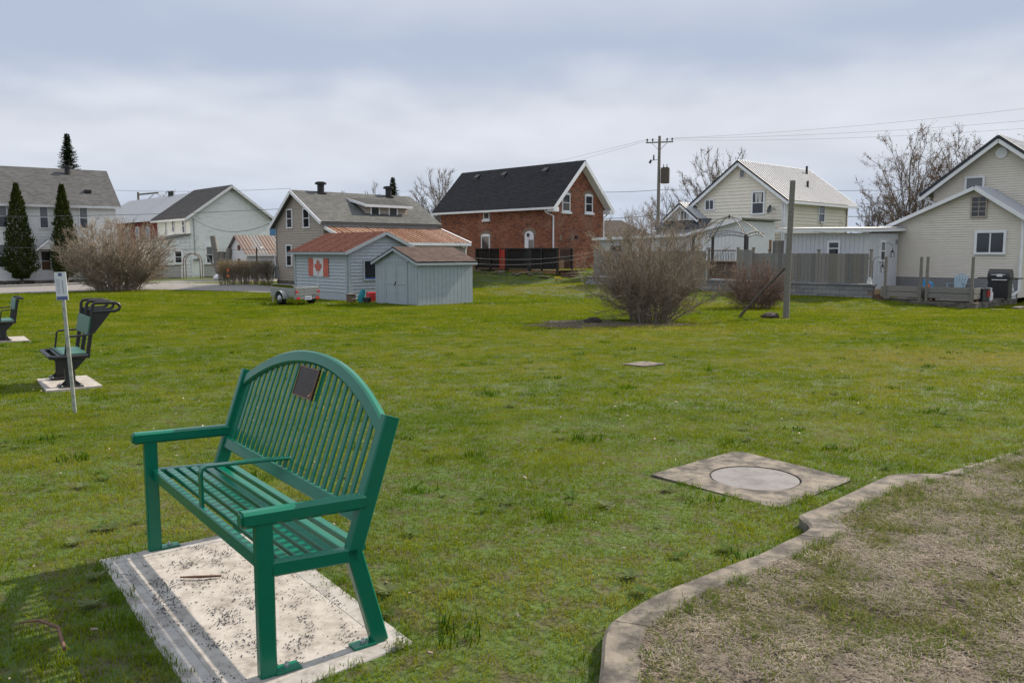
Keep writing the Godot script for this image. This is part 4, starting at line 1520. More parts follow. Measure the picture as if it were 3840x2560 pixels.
func house_pale() -> void:
	var el := Vector3(cos(deg_to_rad(-132.0)), 0, sin(deg_to_rad(-132.0)))
	var er := Vector3(cos(deg_to_rad(-42.0)), 0, sin(deg_to_rad(-42.0)))
	var o := Vector3(-26.7, 0, -69.1)
	var g := Fr.new(o, er, -el)
	var sd := Fr.new(o, el, -er)
	var base := -0.65
	var t := thing("pale_house", "pale green-white house with peeling gable wall and dark roof", "house", Vector3(o.x, base, o.z))
	var w := 7.05
	var ev := 4.75
	var pk := 7.25
	var dp := 7.6
	var body := MB.new()
	body.prism(PackedVector2Array([Vector2(0, base), Vector2(w, base), Vector2(w, ev), Vector2(3.55, pk - 0.1), Vector2(0, ev)]), g.p(0, 0), er, UP, el, dp)
	part("wall", body, M.peeling_wall)
	var oh := 0.45
	var up := (pk - ev) / 3.55
	var ra := g.p(3.55, pk, oh)
	var rb := g.p(3.55, pk, -dp - 0.3)
	for s in [[-0.5, 0], [w + 0.42, 1]]:
		var x: float = s[0]
		var run := absf(x - 3.55)
		var y := pk - run * up
		var rf := slope(g.p(x, y, oh), g.p(x, y, -dp - 0.3), rb, ra, 0.12, M.roof_grey)
		if s[1] == 0:
			rng.seed = 2
			shingles(g.p(x, y, oh), g.p(x, y, -dp - 0.3), rb, ra, Color(0.075, 0.072, 0.072), 0.25, rf)
		fascia(g.p(x, y - 0.14, oh + 0.02), g.p(3.55, pk - 0.14, oh + 0.02), 0.20, M.old_white_paint, 0.04, "rake_board")
		fascia(g.p(x * 0.985 + 0.02, y - 0.36, 0.03), g.p(3.55, pk - 0.42, 0.03), 0.20, M.old_white_paint, 0.05, "frieze_board")
		fascia(g.p(x, y - 0.16, oh), g.p(x, y - 0.16, -dp - 0.3), 0.16, M.old_white_paint, 0.05, "gutter")
	window(g, 1.30, 1.78, 0.72, 2.0, {"fw": 0.16, "out": 0.07, "panes": [M.glass, M.glass_blind]})
	for q in [[5.42, 5.20, 3.05, 4.25], [3.78, 3.42, 3.32, 4.3], [1.45, 1.0, 3.2, 4.35]]:
		window(sd, q[0], q[1], q[2], q[3], {"fw": 0.07, "panes": [M.glass]})
	# service cable down the wall with its meter
	pipe([g.p(0.30, 4.35, 0.06), g.p(0.32, 1.3, 0.06)], 0.035, M.galvanised, "conduit")
	var me := MB.new()
	me.box(g.p(0.40, 0.95, 0.10), Vector3(0.5, 0.14, 0.16), Basis(er, UP, el))
	me.tube([g.p(0.55, 1.0, 0.12), g.p(0.55, 1.0, 0.28)], [0.11, 0.10], 10)
	part("meter", me, M.galvanised)
	var lt := Fr.new(o + er * -3.1 - el * 0.0, er, -el)
	# lean-to
	var lb := MB.new()
	lb.prism(PackedVector2Array([Vector2(0, base), Vector2(3.08, base), Vector2(3.08, 3.05), Vector2(0, 2.45)]), lt.p(0, 0), er, UP, el, 3.2)
	var ln := part("lean_to", lb, M.old_white_paint)
	siding(lt, PackedVector2Array([Vector2(0, base), Vector2(3.08, base), Vector2(3.08, 3.0), Vector2(0, 2.38)]), 0.30, M.old_white_paint, ln)
	slope(lt.p(-0.3, 2.42, 0.25), lt.p(3.1, 3.10, 0.25), lt.p(3.1, 3.10, -3.3), lt.p(-0.3, 2.42, -3.3), 0.08, M.roof_grey, "lean_to_roof", ln)
	window(lt, 1.78, 2.28, 0.72, 1.62, {"fw": 0.13, "out": 0.07, "parent": ln, "panes": [M.glass]})
	var vt := MB.new()
	vt.box(lt.p(2.05, 2.35, 0.05), Vector3(0.22, 0.34, 0.05), Basis(er, UP, el))
	part("louvre", vt, M.white_paint, ln)

func hut() -> void:
	var el := Vector3(cos(deg_to_rad(-132.0)), 0, sin(deg_to_rad(-132.0)))
	var er := Vector3(cos(deg_to_rad(-42.0)), 0, sin(deg_to_rad(-42.0)))
	var o := Vector3(-19.40, 0, -60.8)
	var s := Fr.new(o, er, -el)
	var g := Fr.new(o, el, -er)
	var base := -0.5
	thing("tin_roofed_hut", "low white hut with rusty corrugated tin roof behind the hedge", "hut", Vector3(o.x, base, o.z))
	var body := MB.new()
	body.prism(PackedVector2Array([Vector2(0, base), Vector2(3.2, base), Vector2(3.2, 1.55), Vector2(1.6, 2.75), Vector2(0, 1.55)]), g.p(0, 0), el, UP, er, 6.0)
	part("wall", body, M.garage_paint)
	siding(g, PackedVector2Array([Vector2(0, base), Vector2(3.2, base), Vector2(3.2, 1.55), Vector2(1.6, 2.7), Vector2(0, 1.55)]), 0.16, M.old_white_paint, null, "shingle_course")
	rng.seed = 4
	sheets(s.p(-0.25, 1.42, 0.25), s.p(6.2, 1.42, 0.25), s.p(6.2, 2.82, -1.6), s.p(-0.25, 2.82, -1.6), 0.26, 1, 0.03, [M.old_tin0, M.old_tin1, M.old_tin2])
	slope(s.p(-0.25, 1.42, -3.45), s.p(6.2, 1.42, -3.45), s.p(6.2, 2.82, -1.6), s.p(-0.25, 2.82, -1.6), 0.03, M.old_tin1)
	fascia(s.p(-0.2, 1.36, 0.24), s.p(6.2, 1.36, 0.24), 0.12, M.old_white_paint)
	window(g, 1.0, 1.5, 0.55, 1.1, {"fw": 0.06, "ny": 1, "panes": [M.glass]})
	window(s, 2.2, 3.6, 0.5, 1.25, {"fw": 0.08, "ny": 1, "nx": 2, "panes": [M.glass]})
	var pl := MB.new()
	pl.tube([g.p(1.25, 1.9, 0.04), g.p(1.25, 1.9, 0.08)], [0.22, 0.20], 12)
	part("wall_ornament", pl, M.brown_wood)

func house_tan() -> void:
	var pk := Vector3(-13.52, 0, -52.22)
	var g := Fr.new(pk, EL, -ER)
	var base := -0.62
	thing("tan_house", "tan vinyl-sided house with grey shingle roof, dormer and rusty lean-to roof", "house", Vector3(pk.x, base, pk.z))
	var yr := 5.42
	var lx := 2.55
	var rx := -3.22
	var ly := 3.35
	var ry := 3.52
	var len := 8.6
	var body := MB.new()
	var gab := PackedVector2Array([Vector2(rx, base), Vector2(lx, base), Vector2(lx, ly), Vector2(0, yr - 0.12), Vector2(rx, ry)])
	body.prism(gab, g.p(0, 0), EL, UP, ER, len)
	part("wall", body, M.vinyl_tan)
	siding(g, PackedVector2Array([Vector2(rx, -0.22), Vector2(lx, -0.22), Vector2(lx, ly - 0.02), Vector2(0, yr - 0.16), Vector2(rx, ry - 0.02)]), 0.155, M.vinyl_tan)
	var fd := MB.new()
	fd.hexa([g.p(rx, base - 0.2, 0), g.p(lx, base - 0.2, 0), g.p(lx, -0.24, 0), g.p(rx, -0.24, 0), g.p(rx, base - 0.2, 0.05), g.p(lx, base - 0.2, 0.05), g.p(lx, -0.24, 0.05), g.p(rx, -0.24, 0.05)])
	part("foundation", fd, M.old_concrete)
	var oh := 0.35
	# right slope (seen) and left slope
	var e0 := g.p(rx - 0.28, ry - 0.12, oh)
	var e1 := g.p(rx - 0.28, ry - 0.12, -len - 0.3)
	var r0 := g.p(0, yr, oh)
	var r1 := g.p(0, yr, -len - 0.3)
	var rf := slope(e0, e1, r1, r0, 0.12, M.roof_grey)
	rng.seed = 6
	shingles(e0, e1, r1, r0, Color(0.145, 0.152, 0.148), 0.22, rf, 0.28, 0.14)
	slope(g.p(lx + 0.28, ly - 0.15, oh), g.p(lx + 0.28, ly - 0.15, -len - 0.3), r1, r0, 0.12, M.roof_grey)
	fascia(g.p(rx - 0.28, ry - 0.22, oh + 0.02), g.p(0, yr - 0.11, oh + 0.02), 0.20, M.white_paint, 0.04, "rake_board")
	fascia(g.p(lx + 0.28, ly - 0.25, oh + 0.02), g.p(0, yr - 0.11, oh + 0.02), 0.20, M.white_paint, 0.04, "rake_board")
	for q in [[1.0, 0.42, 3.14, 4.2], [-1.02, -1.66, 3.12, 4.18], [1.18, 0.60, 0.75, 1.98]]:
		window(g, q[0], q[1], q[2], q[3], {"fw": 0.08, "panes": [M.glass, M.glass]})
	roof_vent(g.p(-0.12, yr - 0.02, -1.75), 0.22, 0.62)
	roof_vent(g.p(-0.12, yr - 0.02, -7.0), 0.22, 0.62)
	var me := MB.new()
	me.box(g.p(lx - 0.15, 0.15, 0.10), Vector3(0.28, 0.62, 0.18), Basis(EL, UP, ER))
	me.tube([g.p(lx - 0.15, 0.62, 0.12), g.p(lx - 0.15, 0.62, 0.28)], [0.12, 0.11], 10)
	me.rod(g.p(lx - 0.08, 0.6, 0.06), g.p(lx - 0.08, 3.2, 0.06), 0.03)
	part("meter", me, M.galvanised)
	# shed dormer
	var slp := (yr - (ry - 0.12)) / (-(rx - 0.28))
	var roof_y := func(x: float) -> float: return yr + x * slp
	var dz0 := -3.55
	var dz1 := -6.75
	var dxf := -2.45
	var dm := MB.new()
	var df := Fr.new(g.p(dxf, 0, 0), ER, -EL)
	dm.prism(PackedVector2Array([Vector2(-0.35, roof_y.call(-0.35) - 0.1), Vector2(dxf, roof_y.call(dxf) - 0.1), Vector2(dxf, 4.62), Vector2(-0.85, 4.95)]), g.p(0, 0, dz0), EL, UP, ER, dz0 - dz1)
	var dorm := part("dormer", dm, M.vinyl_tan)
	siding(df, PackedVector2Array([Vector2(-dz0, roof_y.call(dxf) + 0.02), Vector2(-dz1, roof_y.call(dxf) + 0.02), Vector2(-dz1, 4.59), Vector2(-dz0, 4.59)]), 0.155, M.vinyl_tan, dorm)
	var dr := slope(g.p(dxf - 0.32, 4.57, dz0 + 0.25), g.p(dxf - 0.32, 4.57, dz1 - 0.25), g.p(-0.55, 5.10, dz1 - 0.25), g.p(-0.55, 5.10, dz0 + 0.25), 0.10, M.roof_grey, "dormer_roof", dorm)
	rng.seed = 7
	shingles(g.p(dxf - 0.32, 4.57, dz0 + 0.25), g.p(dxf - 0.32, 4.57, dz1 - 0.25), g.p(-0.55, 5.10, dz1 - 0.25), g.p(-0.55, 5.10, dz0 + 0.25), Color(0.145, 0.152, 0.148), 0.22, dorm, 0.28, 0.14)
	fascia(g.p(dxf - 0.34, 4.49, dz0 + 0.27), g.p(dxf - 0.34, 4.49, dz1 - 0.27), 0.16, M.white_paint, 0.04, "fascia", dorm)
	fascia(g.p(dxf - 0.34, 4.51, dz0 + 0.27), g.p(-0.55, 5.01, dz0 + 0.27), 0.16, M.white_paint, 0.04, "fascia", dorm)
	for q in [[3.95, 4.50], [5.35, 5.90]]:
		window(df, q[0], q[1], 3.90, 4.42, {"fw": 0.09, "ny": 1, "parent": dorm, "panes": [M.glass]})
	# grey flashing band and the rusty lean-to roof
	var lt0 := rx - 0.05
	var band := MB.new()
	band.hexa([g.p(rx - 0.02, 3.05, 0.0), g.p(rx - 0.02, 3.05, -len), g.p(rx - 0.02, ry - 0.1, -len), g.p(rx - 0.02, ry - 0.1, 0.0), g.p(rx - 0.10, 3.05, 0.0), g.p(rx - 0.10, 3.05, -len), g.p(rx - 0.10, ry - 0.1, -len), g.p(rx - 0.10, ry - 0.1, 0.0)])
	part("flashing_band", band, M.garage_paint)
	var lx2 := -6.1
	var lb := MB.new()
	lb.prism(PackedVector2Array([Vector2(rx, base), Vector2(lx2, base), Vector2(lx2, 2.22), Vector2(rx, 3.05)]), g.p(0, 0, -0.35), EL, UP, ER, len - 0.2)
	var ln := part("lean_to", lb, M.vinyl_tan)
	var lf := Fr.new(g.p(lx2, 0, 0), ER, -EL)
	siding(lf, PackedVector2Array([Vector2(0.35, base + 0.3), Vector2(len + 0.15, base + 0.3), Vector2(len + 0.15, 2.19), Vector2(0.35, 2.19)]), 0.155, M.vinyl_tan, ln)
	siding(Fr.new(g.p(0, 0, -0.35), EL, -ER), PackedVector2Array([Vector2(lx2, base + 0.3), Vector2(rx, base + 0.3), Vector2(rx, 2.99), Vector2(lx2, 2.17)]), 0.155, M.vinyl_tan, ln)
	rng.seed = 8
	sheets(g.p(lx2 - 0.25, 2.17, 0.0), g.p(lx2 - 0.25, 2.17, -len - 0.35), g.p(rx - 0.10, 3.10, -len - 0.35), g.p(rx - 0.10, 3.10, 0.0), 0.34, 1, 0.03, [M.rust_sheet0, M.rust_sheet1, M.rust_sheet2, M.rust_sheet3], ln)
	fascia(g.p(lx2 - 0.27, 2.07, 0.02), g.p(lx2 - 0.27, 2.07, -len - 0.37), 0.18, M.white_paint, 0.04, "fascia", ln)
	fascia(g.p(lx2 - 0.27, 2.09, 0.02), g.p(rx - 0.10, 3.04, 0.02), 0.18, M.white_paint, 0.04, "fascia", ln)
	fascia(g.p(lx2 - 0.27, 2.19, -len - 0.37), g.p(rx - 0.10, 3.12, -len - 0.37), 0.05, M.white_paint, 0.12, "roof_edge", ln)
	var cb := MB.new()
	cb.bar(lf.p(len + 0.12, base, 0.03), lf.p(len + 0.12, 2.15, 0.03), 0.10, 0.05, -EL)
	part("corner_board", cb, M.white_paint, ln)
	var fl := MB.new()
	for k in 2:
		fl.tube([lf.p(len - 0.25 + k * 0.25, 1.94, 0.05), lf.p(len - 0.20 + k * 0.25, 1.89, 0.22)], [0.04, 0.075], 10)
	part("floodlight", fl, M.white_plastic, ln)
	window(lf, 5.5, 6.9, 0.85, 1.55, {"fw": 0.12, "ny": 1, "parent": ln})

func garage() -> void:
	var o := Vector3(-7.35, 0, -37.11)
	var l := Fr.new(o, EL, -ER)
	var r := Fr.new(o, ER, -EL)
	var base := -0.62
	thing("grey_garage", "blue-grey lap-sided garage with rusty metal roof and a flag on its wall", "garage", Vector3(o.x, base, o.z))
	var ll := 4.62
	var w := 3.96
	var ev := 1.68
	var pk := 2.52
	var body := MB.new()
	body.prism(PackedVector2Array([Vector2(0, base), Vector2(w, base), Vector2(w, ev), Vector2(1.98, pk - 0.08), Vector2(0, ev)]), r.p(0, 0), ER, UP, EL, ll)
	part("wall", body, M.garage_paint)
	siding(l, PackedVector2Array([Vector2(0.0, -0.22), Vector2(ll, -0.22), Vector2(ll, ev - 0.03), Vector2(0.0, ev - 0.03)]), 0.150, M.garage_paint)
	siding(r, PackedVector2Array([Vector2(0.12, base + 0.1), Vector2(w, base + 0.1), Vector2(w, ev - 0.03), Vector2(1.98, pk - 0.14), Vector2(0.12, ev)]), 0.150, M.garage_paint)
	var sk := MB.new()
	sk.hexa([l.p(0, base, 0), l.p(ll, base, 0), l.p(ll, -0.23, 0), l.p(0, -0.23, 0), l.p(0, base, 0.015), l.p(ll, base, 0.015), l.p(ll, -0.23, 0.015), l.p(0, -0.23, 0.015)])
	part("skirting", sk, M.garage_paint)
	for q in [[l, 0.06], [l, ll - 0.03], [r, 0.07]]:
		var cb := MB.new()
		var f: Fr = q[0]
		cb.bar(f.p(q[1], base, 0.028), f.p(q[1], ev, 0.028), 0.13, 0.05, f.n)
		part("corner_board", cb, M.shed_paint)
	var oh := 0.22
	var up := (pk - ev) / 1.98
	var ye := pk - 2.2 * up
	rng.seed = 9
	sheets(r.p(-0.25, ye, oh), r.p(-0.25, ye, -ll - 0.3), r.p(1.98, pk, -ll - 0.3), r.p(1.98, pk, oh), 0.95, 1, 0.014, [M.rust_dull])
	sheets(r.p(w + 0.25, ye, oh), r.p(w + 0.25, ye, -ll - 0.3), r.p(1.98, pk, -ll - 0.3), r.p(1.98, pk, oh), 0.95, 1, 0.014, [M.rust_dull])
	for x in [-0.25, w + 0.25]:
		fascia(r.p(x, ye - 0.07, oh + 0.0), r.p(1.98, pk - 0.07, oh + 0.0), 0.14, M.shed_paint, 0.04, "rake_board")
		fascia(r.p(x, ye - 0.06, oh), r.p(x, ye - 0.06, -ll - 0.3), 0.11, M.shed_paint, 0.04, "fascia")
	window(r, 0.86, 1.85, 0.36, 1.18, {"fw": 0.06, "out": 0.04, "frame": M.garage_paint, "ny": 1, "panes": [M.glass]})
	var bl := MB.new()
	bl.hexa([r.p(0.88, 0.37, 0.053), r.p(1.84, 0.37, 0.053), r.p(1.84, 0.42, 0.053), r.p(0.88, 0.42, 0.053), r.p(0.88, 0.37, 0.06), r.p(1.84, 0.37, 0.06), r.p(1.84, 0.42, 0.06), r.p(0.88, 0.42, 0.06)])
	part("window_sill_strip", bl, M.blue_line)
	# the flag
	var fx0 := 1.53
	var fx1 := 3.28
	var h0 := 0.46
	var h1 := 1.31
	thing("canada_flag", "faded Canadian flag pinned on the grey garage wall", "flag", l.p(2.4, 0.46, 0.03))
	var wv := func(s: float, h: float) -> Vector3:
		return l.p(s, h + 0.012 * sin(s * 3.0), 0.060 + 0.010 * sin(s * 9.0 + h * 4.0) + 0.006 * sin(h * 11.0))
	var fw := fx1 - fx0
	for b in [[0.0, 0.25, "red_band", M.flag_red], [0.25, 0.75, "white_field", M.flag_white], [0.75, 1.0, "red_band", M.flag_red]]:
		var m := MB.new()
		var n := 8
		for i in n:
			for k in 8:
				var sa: float = fx0 + fw * lerpf(b[0], b[1], float(i) / n)
				var sb: float = fx0 + fw * lerpf(b[0], b[1], float(i + 1) / n)
				var ha := lerpf(h0, h1, k / 8.0)
				var hb := lerpf(h0, h1, (k + 1) / 8.0)
				m.hexa([wv.call(sa, ha), wv.call(sb, ha), wv.call(sb, hb), wv.call(sa, hb), wv.call(sa, ha) + l.n * 0.003, wv.call(sb, ha) + l.n * 0.003, wv.call(sb, hb) + l.n * 0.003, wv.call(sa, hb) + l.n * 0.003])
		part(b[2], m, b[3])
	# eleven-pointed leaf, half outline mirrored (units of flag height)
	var hp := [Vector2(0, 0.46), Vector2(0.075, 0.31), Vector2(0.155, 0.355), Vector2(0.125, 0.115), Vector2(0.235, 0.215), Vector2(0.26, 0.155), Vector2(0.385, 0.18), Vector2(0.345, 0.065), Vector2(0.40, 0.035), Vector2(0.20, -0.13), Vector2(0.225, -0.215), Vector2(0.018, -0.18), Vector2(0.022, -0.40)]
	var lf := PackedVector2Array()
	for p in hp: lf.append(p)
	for i in range(hp.size() - 1, 0, -1): lf.append(Vector2(-hp[i].x, hp[i].y))
	var lm := MB.new()
	var sc := h1 - h0
	var scaled := PackedVector2Array()
	for p in lf: scaled.append(Vector2(p.x * sc * 0.98, p.y * sc))
	lm.prism(scaled, l.p((fx0 + fx1) * 0.5, (h0 + h1) * 0.5, 0.076), EL, UP, l.n, 0.006)
	part("maple_leaf", lm, M.flag_red)

func shed() -> void:
	var o := Vector3(-3.81, 0, -33.44)
	var l := Fr.new(o, EL, -ER)
	var r := Fr.new(o, ER, -EL)
	var base := -0.62
	thing("garden_shed", "small blue-grey plank shed with double doors and brown shingle roof", "shed", Vector3(o.x, base, o.z))
	var w := 2.90
	var dp := 2.94
	var ev := 1.20
	var pk := 1.75
	var body := MB.new()
	body.prism(PackedVector2Array([Vector2(0, base), Vector2(w, base), Vector2(w, ev), Vector2(w / 2, pk - 0.05), Vector2(0, ev)]), l.p(0, 0), EL, UP, ER, dp)
	part("wall", body, M.shed_paint)
	planks(l, PackedVector2Array([Vector2(0, base + 0.03), Vector2(w, base + 0.03), Vector2(w, ev - 0.02), Vector2(w / 2, pk - 0.1), Vector2(0, ev - 0.02)]), 0.207, 0.012, M.shed_paint)
	planks(r, PackedVector2Array([Vector2(0, base + 0.03), Vector2(dp, base + 0.03), Vector2(dp, ev - 0.05), Vector2(0, ev - 0.05)]), 0.21, 0.012, M.shed_paint)
	var oh := 0.16
	var up := (pk - ev) / (w / 2)
	for s in [-1, 1]:
		var x: float = w / 2 + s * (w / 2 + 0.14)
		var y := pk - (w / 2 + 0.14) * up
		var rf := slope(l.p(x, y + 0.05, oh), l.p(x, y + 0.05, -dp - oh), l.p(w / 2, pk + 0.05, -dp - oh), l.p(w / 2, pk + 0.05, oh), 0.06, M.roof_felt)
		rng.seed = 10
		shingles(l.p(x, y + 0.05, oh), l.p(x, y + 0.05, -dp - oh), l.p(w / 2, pk + 0.05, -dp - oh), l.p(w / 2, pk + 0.05, oh), Color(0.125, 0.082, 0.068), 0.26, rf, 0.20, 0.125)
		fascia(l.p(x, y - 0.05, oh), l.p(w / 2, pk - 0.05, oh), 0.10, M.shed_paint, 0.03, "rake_board")
		fascia(l.p(x, y - 0.05, oh), l.p(x, y - 0.05, -dp - oh), 0.09, M.shed_paint, 0.03, "fascia")
	for q in [0.05, w - 0.05]:
		var cb := MB.new()
		cb.bar(l.p(q, base, 0.026), l.p(q, ev - 0.02, 0.026), 0.10, 0.022, l.n)
		part("corner_board", cb, M.shed_paint)
	var hd := MB.new()
	hd.bar(l.p(0.56, 1.22, 0.030), l.p(2.28, 1.22, 0.030), 0.03, 0.09, UP)
	part("door_header", hd, M.shed_paint)
	for q in [[0.64, 1.415], [1.435, 2.20]]:
		var a: float = q[0]
		var b: float = q[1]
		var m := MB.new()
		m.hexa([l.p(a, base + 0.06, 0.020), l.p(b, base + 0.06, 0.020), l.p(b, 1.165, 0.020), l.p(a, 1.165, 0.020), l.p(a, base + 0.06, 0.034), l.p(b, base + 0.06, 0.034), l.p(b, 1.165, 0.034), l.p(a, 1.165, 0.034)])
		var door := part("door", m, M.shed_paint)
		for e in [[a + 0.04, base + 0.06, a + 0.04, 1.165], [b - 0.04, base + 0.06, b - 0.04, 1.165]]:
			var tr := MB.new()
			tr.bar(l.p(e[0], e[1], 0.042), l.p(e[2], e[3], 0.042), 0.08, 0.016, l.n)
			part("door_stile", tr, M.shed_paint, door)
		for h in [base + 0.10, 0.29, 1.125]:
			var tr := MB.new()
			tr.bar(l.p(a + 0.08, h, 0.041), l.p(b - 0.08, h, 0.041), 0.014, 0.08, UP)
			part("door_rail", tr, M.shed_paint, door)
	var la := MB.new()
	la.bar(l.p(1.50, 0.22, 0.06), l.p(1.40, 0.38, 0.06), 0.03, 0.03, l.n)
	part("latch", la, M.black_steel)

func house_brick() -> void:
	var o := Vector3(2.63, 0, -55.69)
	var l := Fr.new(o, EL, -ER)
	var r := Fr.new(o, ER, -EL)
	var base := 0.30
	thing("brick_house", "red brick house with steep charcoal roof and white trim", "house", Vector3(o.x, base, o.z))
	var dl := 11.66
	var w := 5.38
	var ev := 4.92
	var pk := 7.72
	var body := MB.new()
	body.prism(PackedVector2Array([Vector2(0, base - 0.5), Vector2(w, base - 0.5), Vector2(w, ev), Vector2(w / 2, pk - 0.1), Vector2(0, ev)]), r.p(0, 0), ER, UP, EL, dl)
	part("wall", body, M.mortar)
	# bricks: openings left out
	var bm := MB.new()
	bm.colored = true
	bm.hexa([Vector3(0, 0, 0), Vector3(1, 0, 0), Vector3(1, 1, 0), Vector3(0, 1, 0), Vector3(0, 0, 1), Vector3(1, 0, 1), Vector3(1, 1, 1), Vector3(0, 1, 1)])
	var bmesh := bm.mesh()
	var xf := []
	var cl := []
	rng.seed = 14
	var open_l := [Rect2(6.05, 3.85, 0.65, 1.05), Rect2(6.02, 0.9, 0.95, 1.9), Rect2(1.62, 0.6, 0.90, 2.38)]
	var open_r := [Rect2(0.98, 4.28, 0.82, 1.28), Rect2(3.34, 4.28, 0.80, 1.28)]
	var pn := FastNoiseLite.new()
	pn.seed = 3; pn.frequency = 0.35
	for side in 2:
		var f: Fr = l if side == 0 else r
		var opens: Array = open_l if side == 0 else open_r
		var width := dl if side == 0 else w
		var y := base + 0.15
		var row := 0
		while y < pk - 0.2:
			var a := 0.0
			var b := width
			if side == 1 and y > ev - 0.07:
				var k := (y + 0.075 - ev) / (pk - 0.1 - ev)
				a = w / 2 * k; b = w - w / 2 * k
			elif side == 0 and y > ev - 0.07: break
			var s := a - (0.11 if row % 2 else 0.0)
			while s < b:
				var x0 := maxf(s, a)
				var x1 := minf(s + 0.208, b)
				s += 0.22
				if x1 - x0 < 0.03: continue
				var mid := Vector2((x0 + x1) * 0.5, y + 0.03)
				var skip := false
				for q in opens:
					if q.has_point(mid): skip = true
				if skip: continue
				var d := rng.randf_range(0.009, 0.016)
				xf.append(Transform3D(Basis(f.ex * (x1 - x0), UP * 0.064, f.n * d), f.p(x0, y, 0.001)))
				var c := Vector3(0.365, 0.132, 0.068)
				var u := rng.randf()
				if u < 0.16: c = Vector3(0.22, 0.082, 0.055)
				elif u < 0.30: c = Vector3(0.44, 0.175, 0.095)
				elif u < 0.36: c = Vector3(0.14, 0.075, 0.062)
				var weather := pn.get_noise_2d(x0 * 1.2 + side * 40.0, y * 1.6)
				c = c.lerp(Vector3(0.40, 0.24, 0.18), clampf(weather * 0.9, 0, 0.5))
				c *= 1.14 * rng.randf_range(0.82, 1.15) * (1.0 + 0.35 * minf(weather, 0.0))
				cl.append(Color(c.x, c.y, c.z))
			y += 0.076
			row += 1
	many("bricks", bmesh, M.brick, xf, cl, cur, "stuff", org)
	var fd := MB.new()
	fd.hexa([r.p(-0.05, base - 0.5, 0), r.p(w, base - 0.5, 0), r.p(w, base + 0.14, 0), r.p(-0.05, base + 0.14, 0), r.p(-0.05, base - 0.5, 0.06), r.p(w, base - 0.5, 0.06), r.p(w, base + 0.14, 0.06), r.p(-0.05, base + 0.14, 0.06)])
	part("foundation", fd, M.stone)
	# roof
	var oh := 0.62
	var up := (pk - ev) / (w / 2)
	var ye := ev - 0.42 * up
	var ra := r.p(w / 2, pk + 0.06, oh)
	var rb := r.p(w / 2, pk + 0.06, -dl - 0.6)
	for s in [-1, 1]:
		var x: float = w / 2 + s * (w / 2 + 0.45)
		var rf := slope(r.p(x, ye + 0.06, oh), r.p(x, ye + 0.06, -dl - 0.6), rb, ra, 0.12, M.roof_felt)
		if s < 0:
			rng.seed = 15
			shingles(r.p(x, ye + 0.06, oh), r.p(x, ye + 0.06, -dl - 0.6), rb, ra, Color(0.026, 0.027, 0.031), 0.34, rf, 0.30, 0.15)
		fascia(r.p(x, ye - 0.12, oh + 0.01), r.p(w / 2, pk - 0.10, oh + 0.01), 0.24, M.white_paint, 0.04, "rake_board")
		var sf := MB.new()
		sf.hexa([r.p(x, ye - 0.20, 0), r.p(w / 2, pk - 0.18, 0), r.p(w / 2, pk - 0.18, oh - 0.02), r.p(x, ye - 0.20, oh - 0.02), r.p(x, ye - 0.16, 0), r.p(w / 2, pk - 0.14, 0), r.p(w / 2, pk - 0.14, oh - 0.02), r.p(x, ye - 0.16, oh - 0.02)])
		part("soffit", sf, M.white_paint)
		fascia(r.p(x - s * -0.03, ye - 0.02, oh), r.p(x - s * -0.03, ye - 0.02, -dl - 0.6), 0.14, M.white_paint, 0.10, "gutter")
		var bx := MB.new()
		bx.hexa([r.p(x, ye - 0.24, 0.0), r.p(x - s * 0.5, ye - 0.24, 0.0), r.p(x - s * 0.5, ye + 0.05, 0.0), r.p(x, ye - 0.05, 0.0), r.p(x, ye - 0.24, oh + 0.02), r.p(x - s * 0.5, ye - 0.24, oh + 0.02), r.p(x - s * 0.5, ye + 0.05, oh + 0.02), r.p(x, ye - 0.05, oh + 0.02)])
		part("eave_return", bx, M.white_paint)
	for q in [[0.28, -2.4], [0.30, -6.6], [0.30, -9.6]]:
		var rv := MB.new()
		var px: float = w / 2 - q[0] - 0.25
		var py: float = pk - (q[0] + 0.25) * up + 0.16
		rv.hexa([r.p(px - 0.22, py - 0.30, q[1]), r.p(px + 0.18, py + 0.05, q[1]), r.p(px + 0.18, py + 0.05, q[1] - 0.45), r.p(px - 0.22, py - 0.30, q[1] - 0.45), r.p(px - 0.22, py - 0.08, q[1]), r.p(px + 0.10, py + 0.16, q[1]), r.p(px + 0.10, py + 0.16, q[1] - 0.45), r.p(px - 0.22, py - 0.08, q[1] - 0.45)])
		part("roof_vent", rv, M.black_plastic)
	# windows with stone sills and shallow brick arches
	for q in [[r, 1.06, 1.72, 4.38, 5.42, true], [r, 3.42, 4.06, 4.38, 5.42, true], [l, 6.13, 6.62, 3.98, 4.80, false], [l, 6.12, 6.88, 0.95, 2.70, true]]:
		var f: Fr = q[0]
		var wn := window(f, q[1], q[2], q[3], q[4], {"fw": 0.075, "out": 0.045, "panes": [M.glass, M.glass]})
		var si := MB.new()
		si.bar(f.p(q[1] - 0.16, q[3] - 0.15, 0.07), f.p(q[2] + 0.16, q[3] - 0.15, 0.07), 0.18, 0.15, UP, 0.01)
		part("sill", si, M.white_paint, wn)
		if q[5]:
			var ac := MB.new()
			var mid: float = (q[1] + q[2]) * 0.5
			var hw: float = (q[2] - q[1]) * 0.5 + 0.10
			var tops := PackedVector2Array()
			for i in 13:
				var an: float = PI - PI * i / 12.0
				tops.append(Vector2(mid + cos(an) * (hw + 0.20), q[4] - 0.02 + sin(an) * 0.42))
			for i in 13:
				var an: float = PI * i / 12.0
				tops.append(Vector2(mid + cos(an) * hw, q[4] + 0.02 + sin(an) * 0.16))
			ac.prism(tops, f.p(0, 0, 0.0), f.ex, UP, f.n, 0.022)
			part("arch", ac, M.lintel, wn)
			var hd := MB.new()
			var hp := PackedVector2Array()
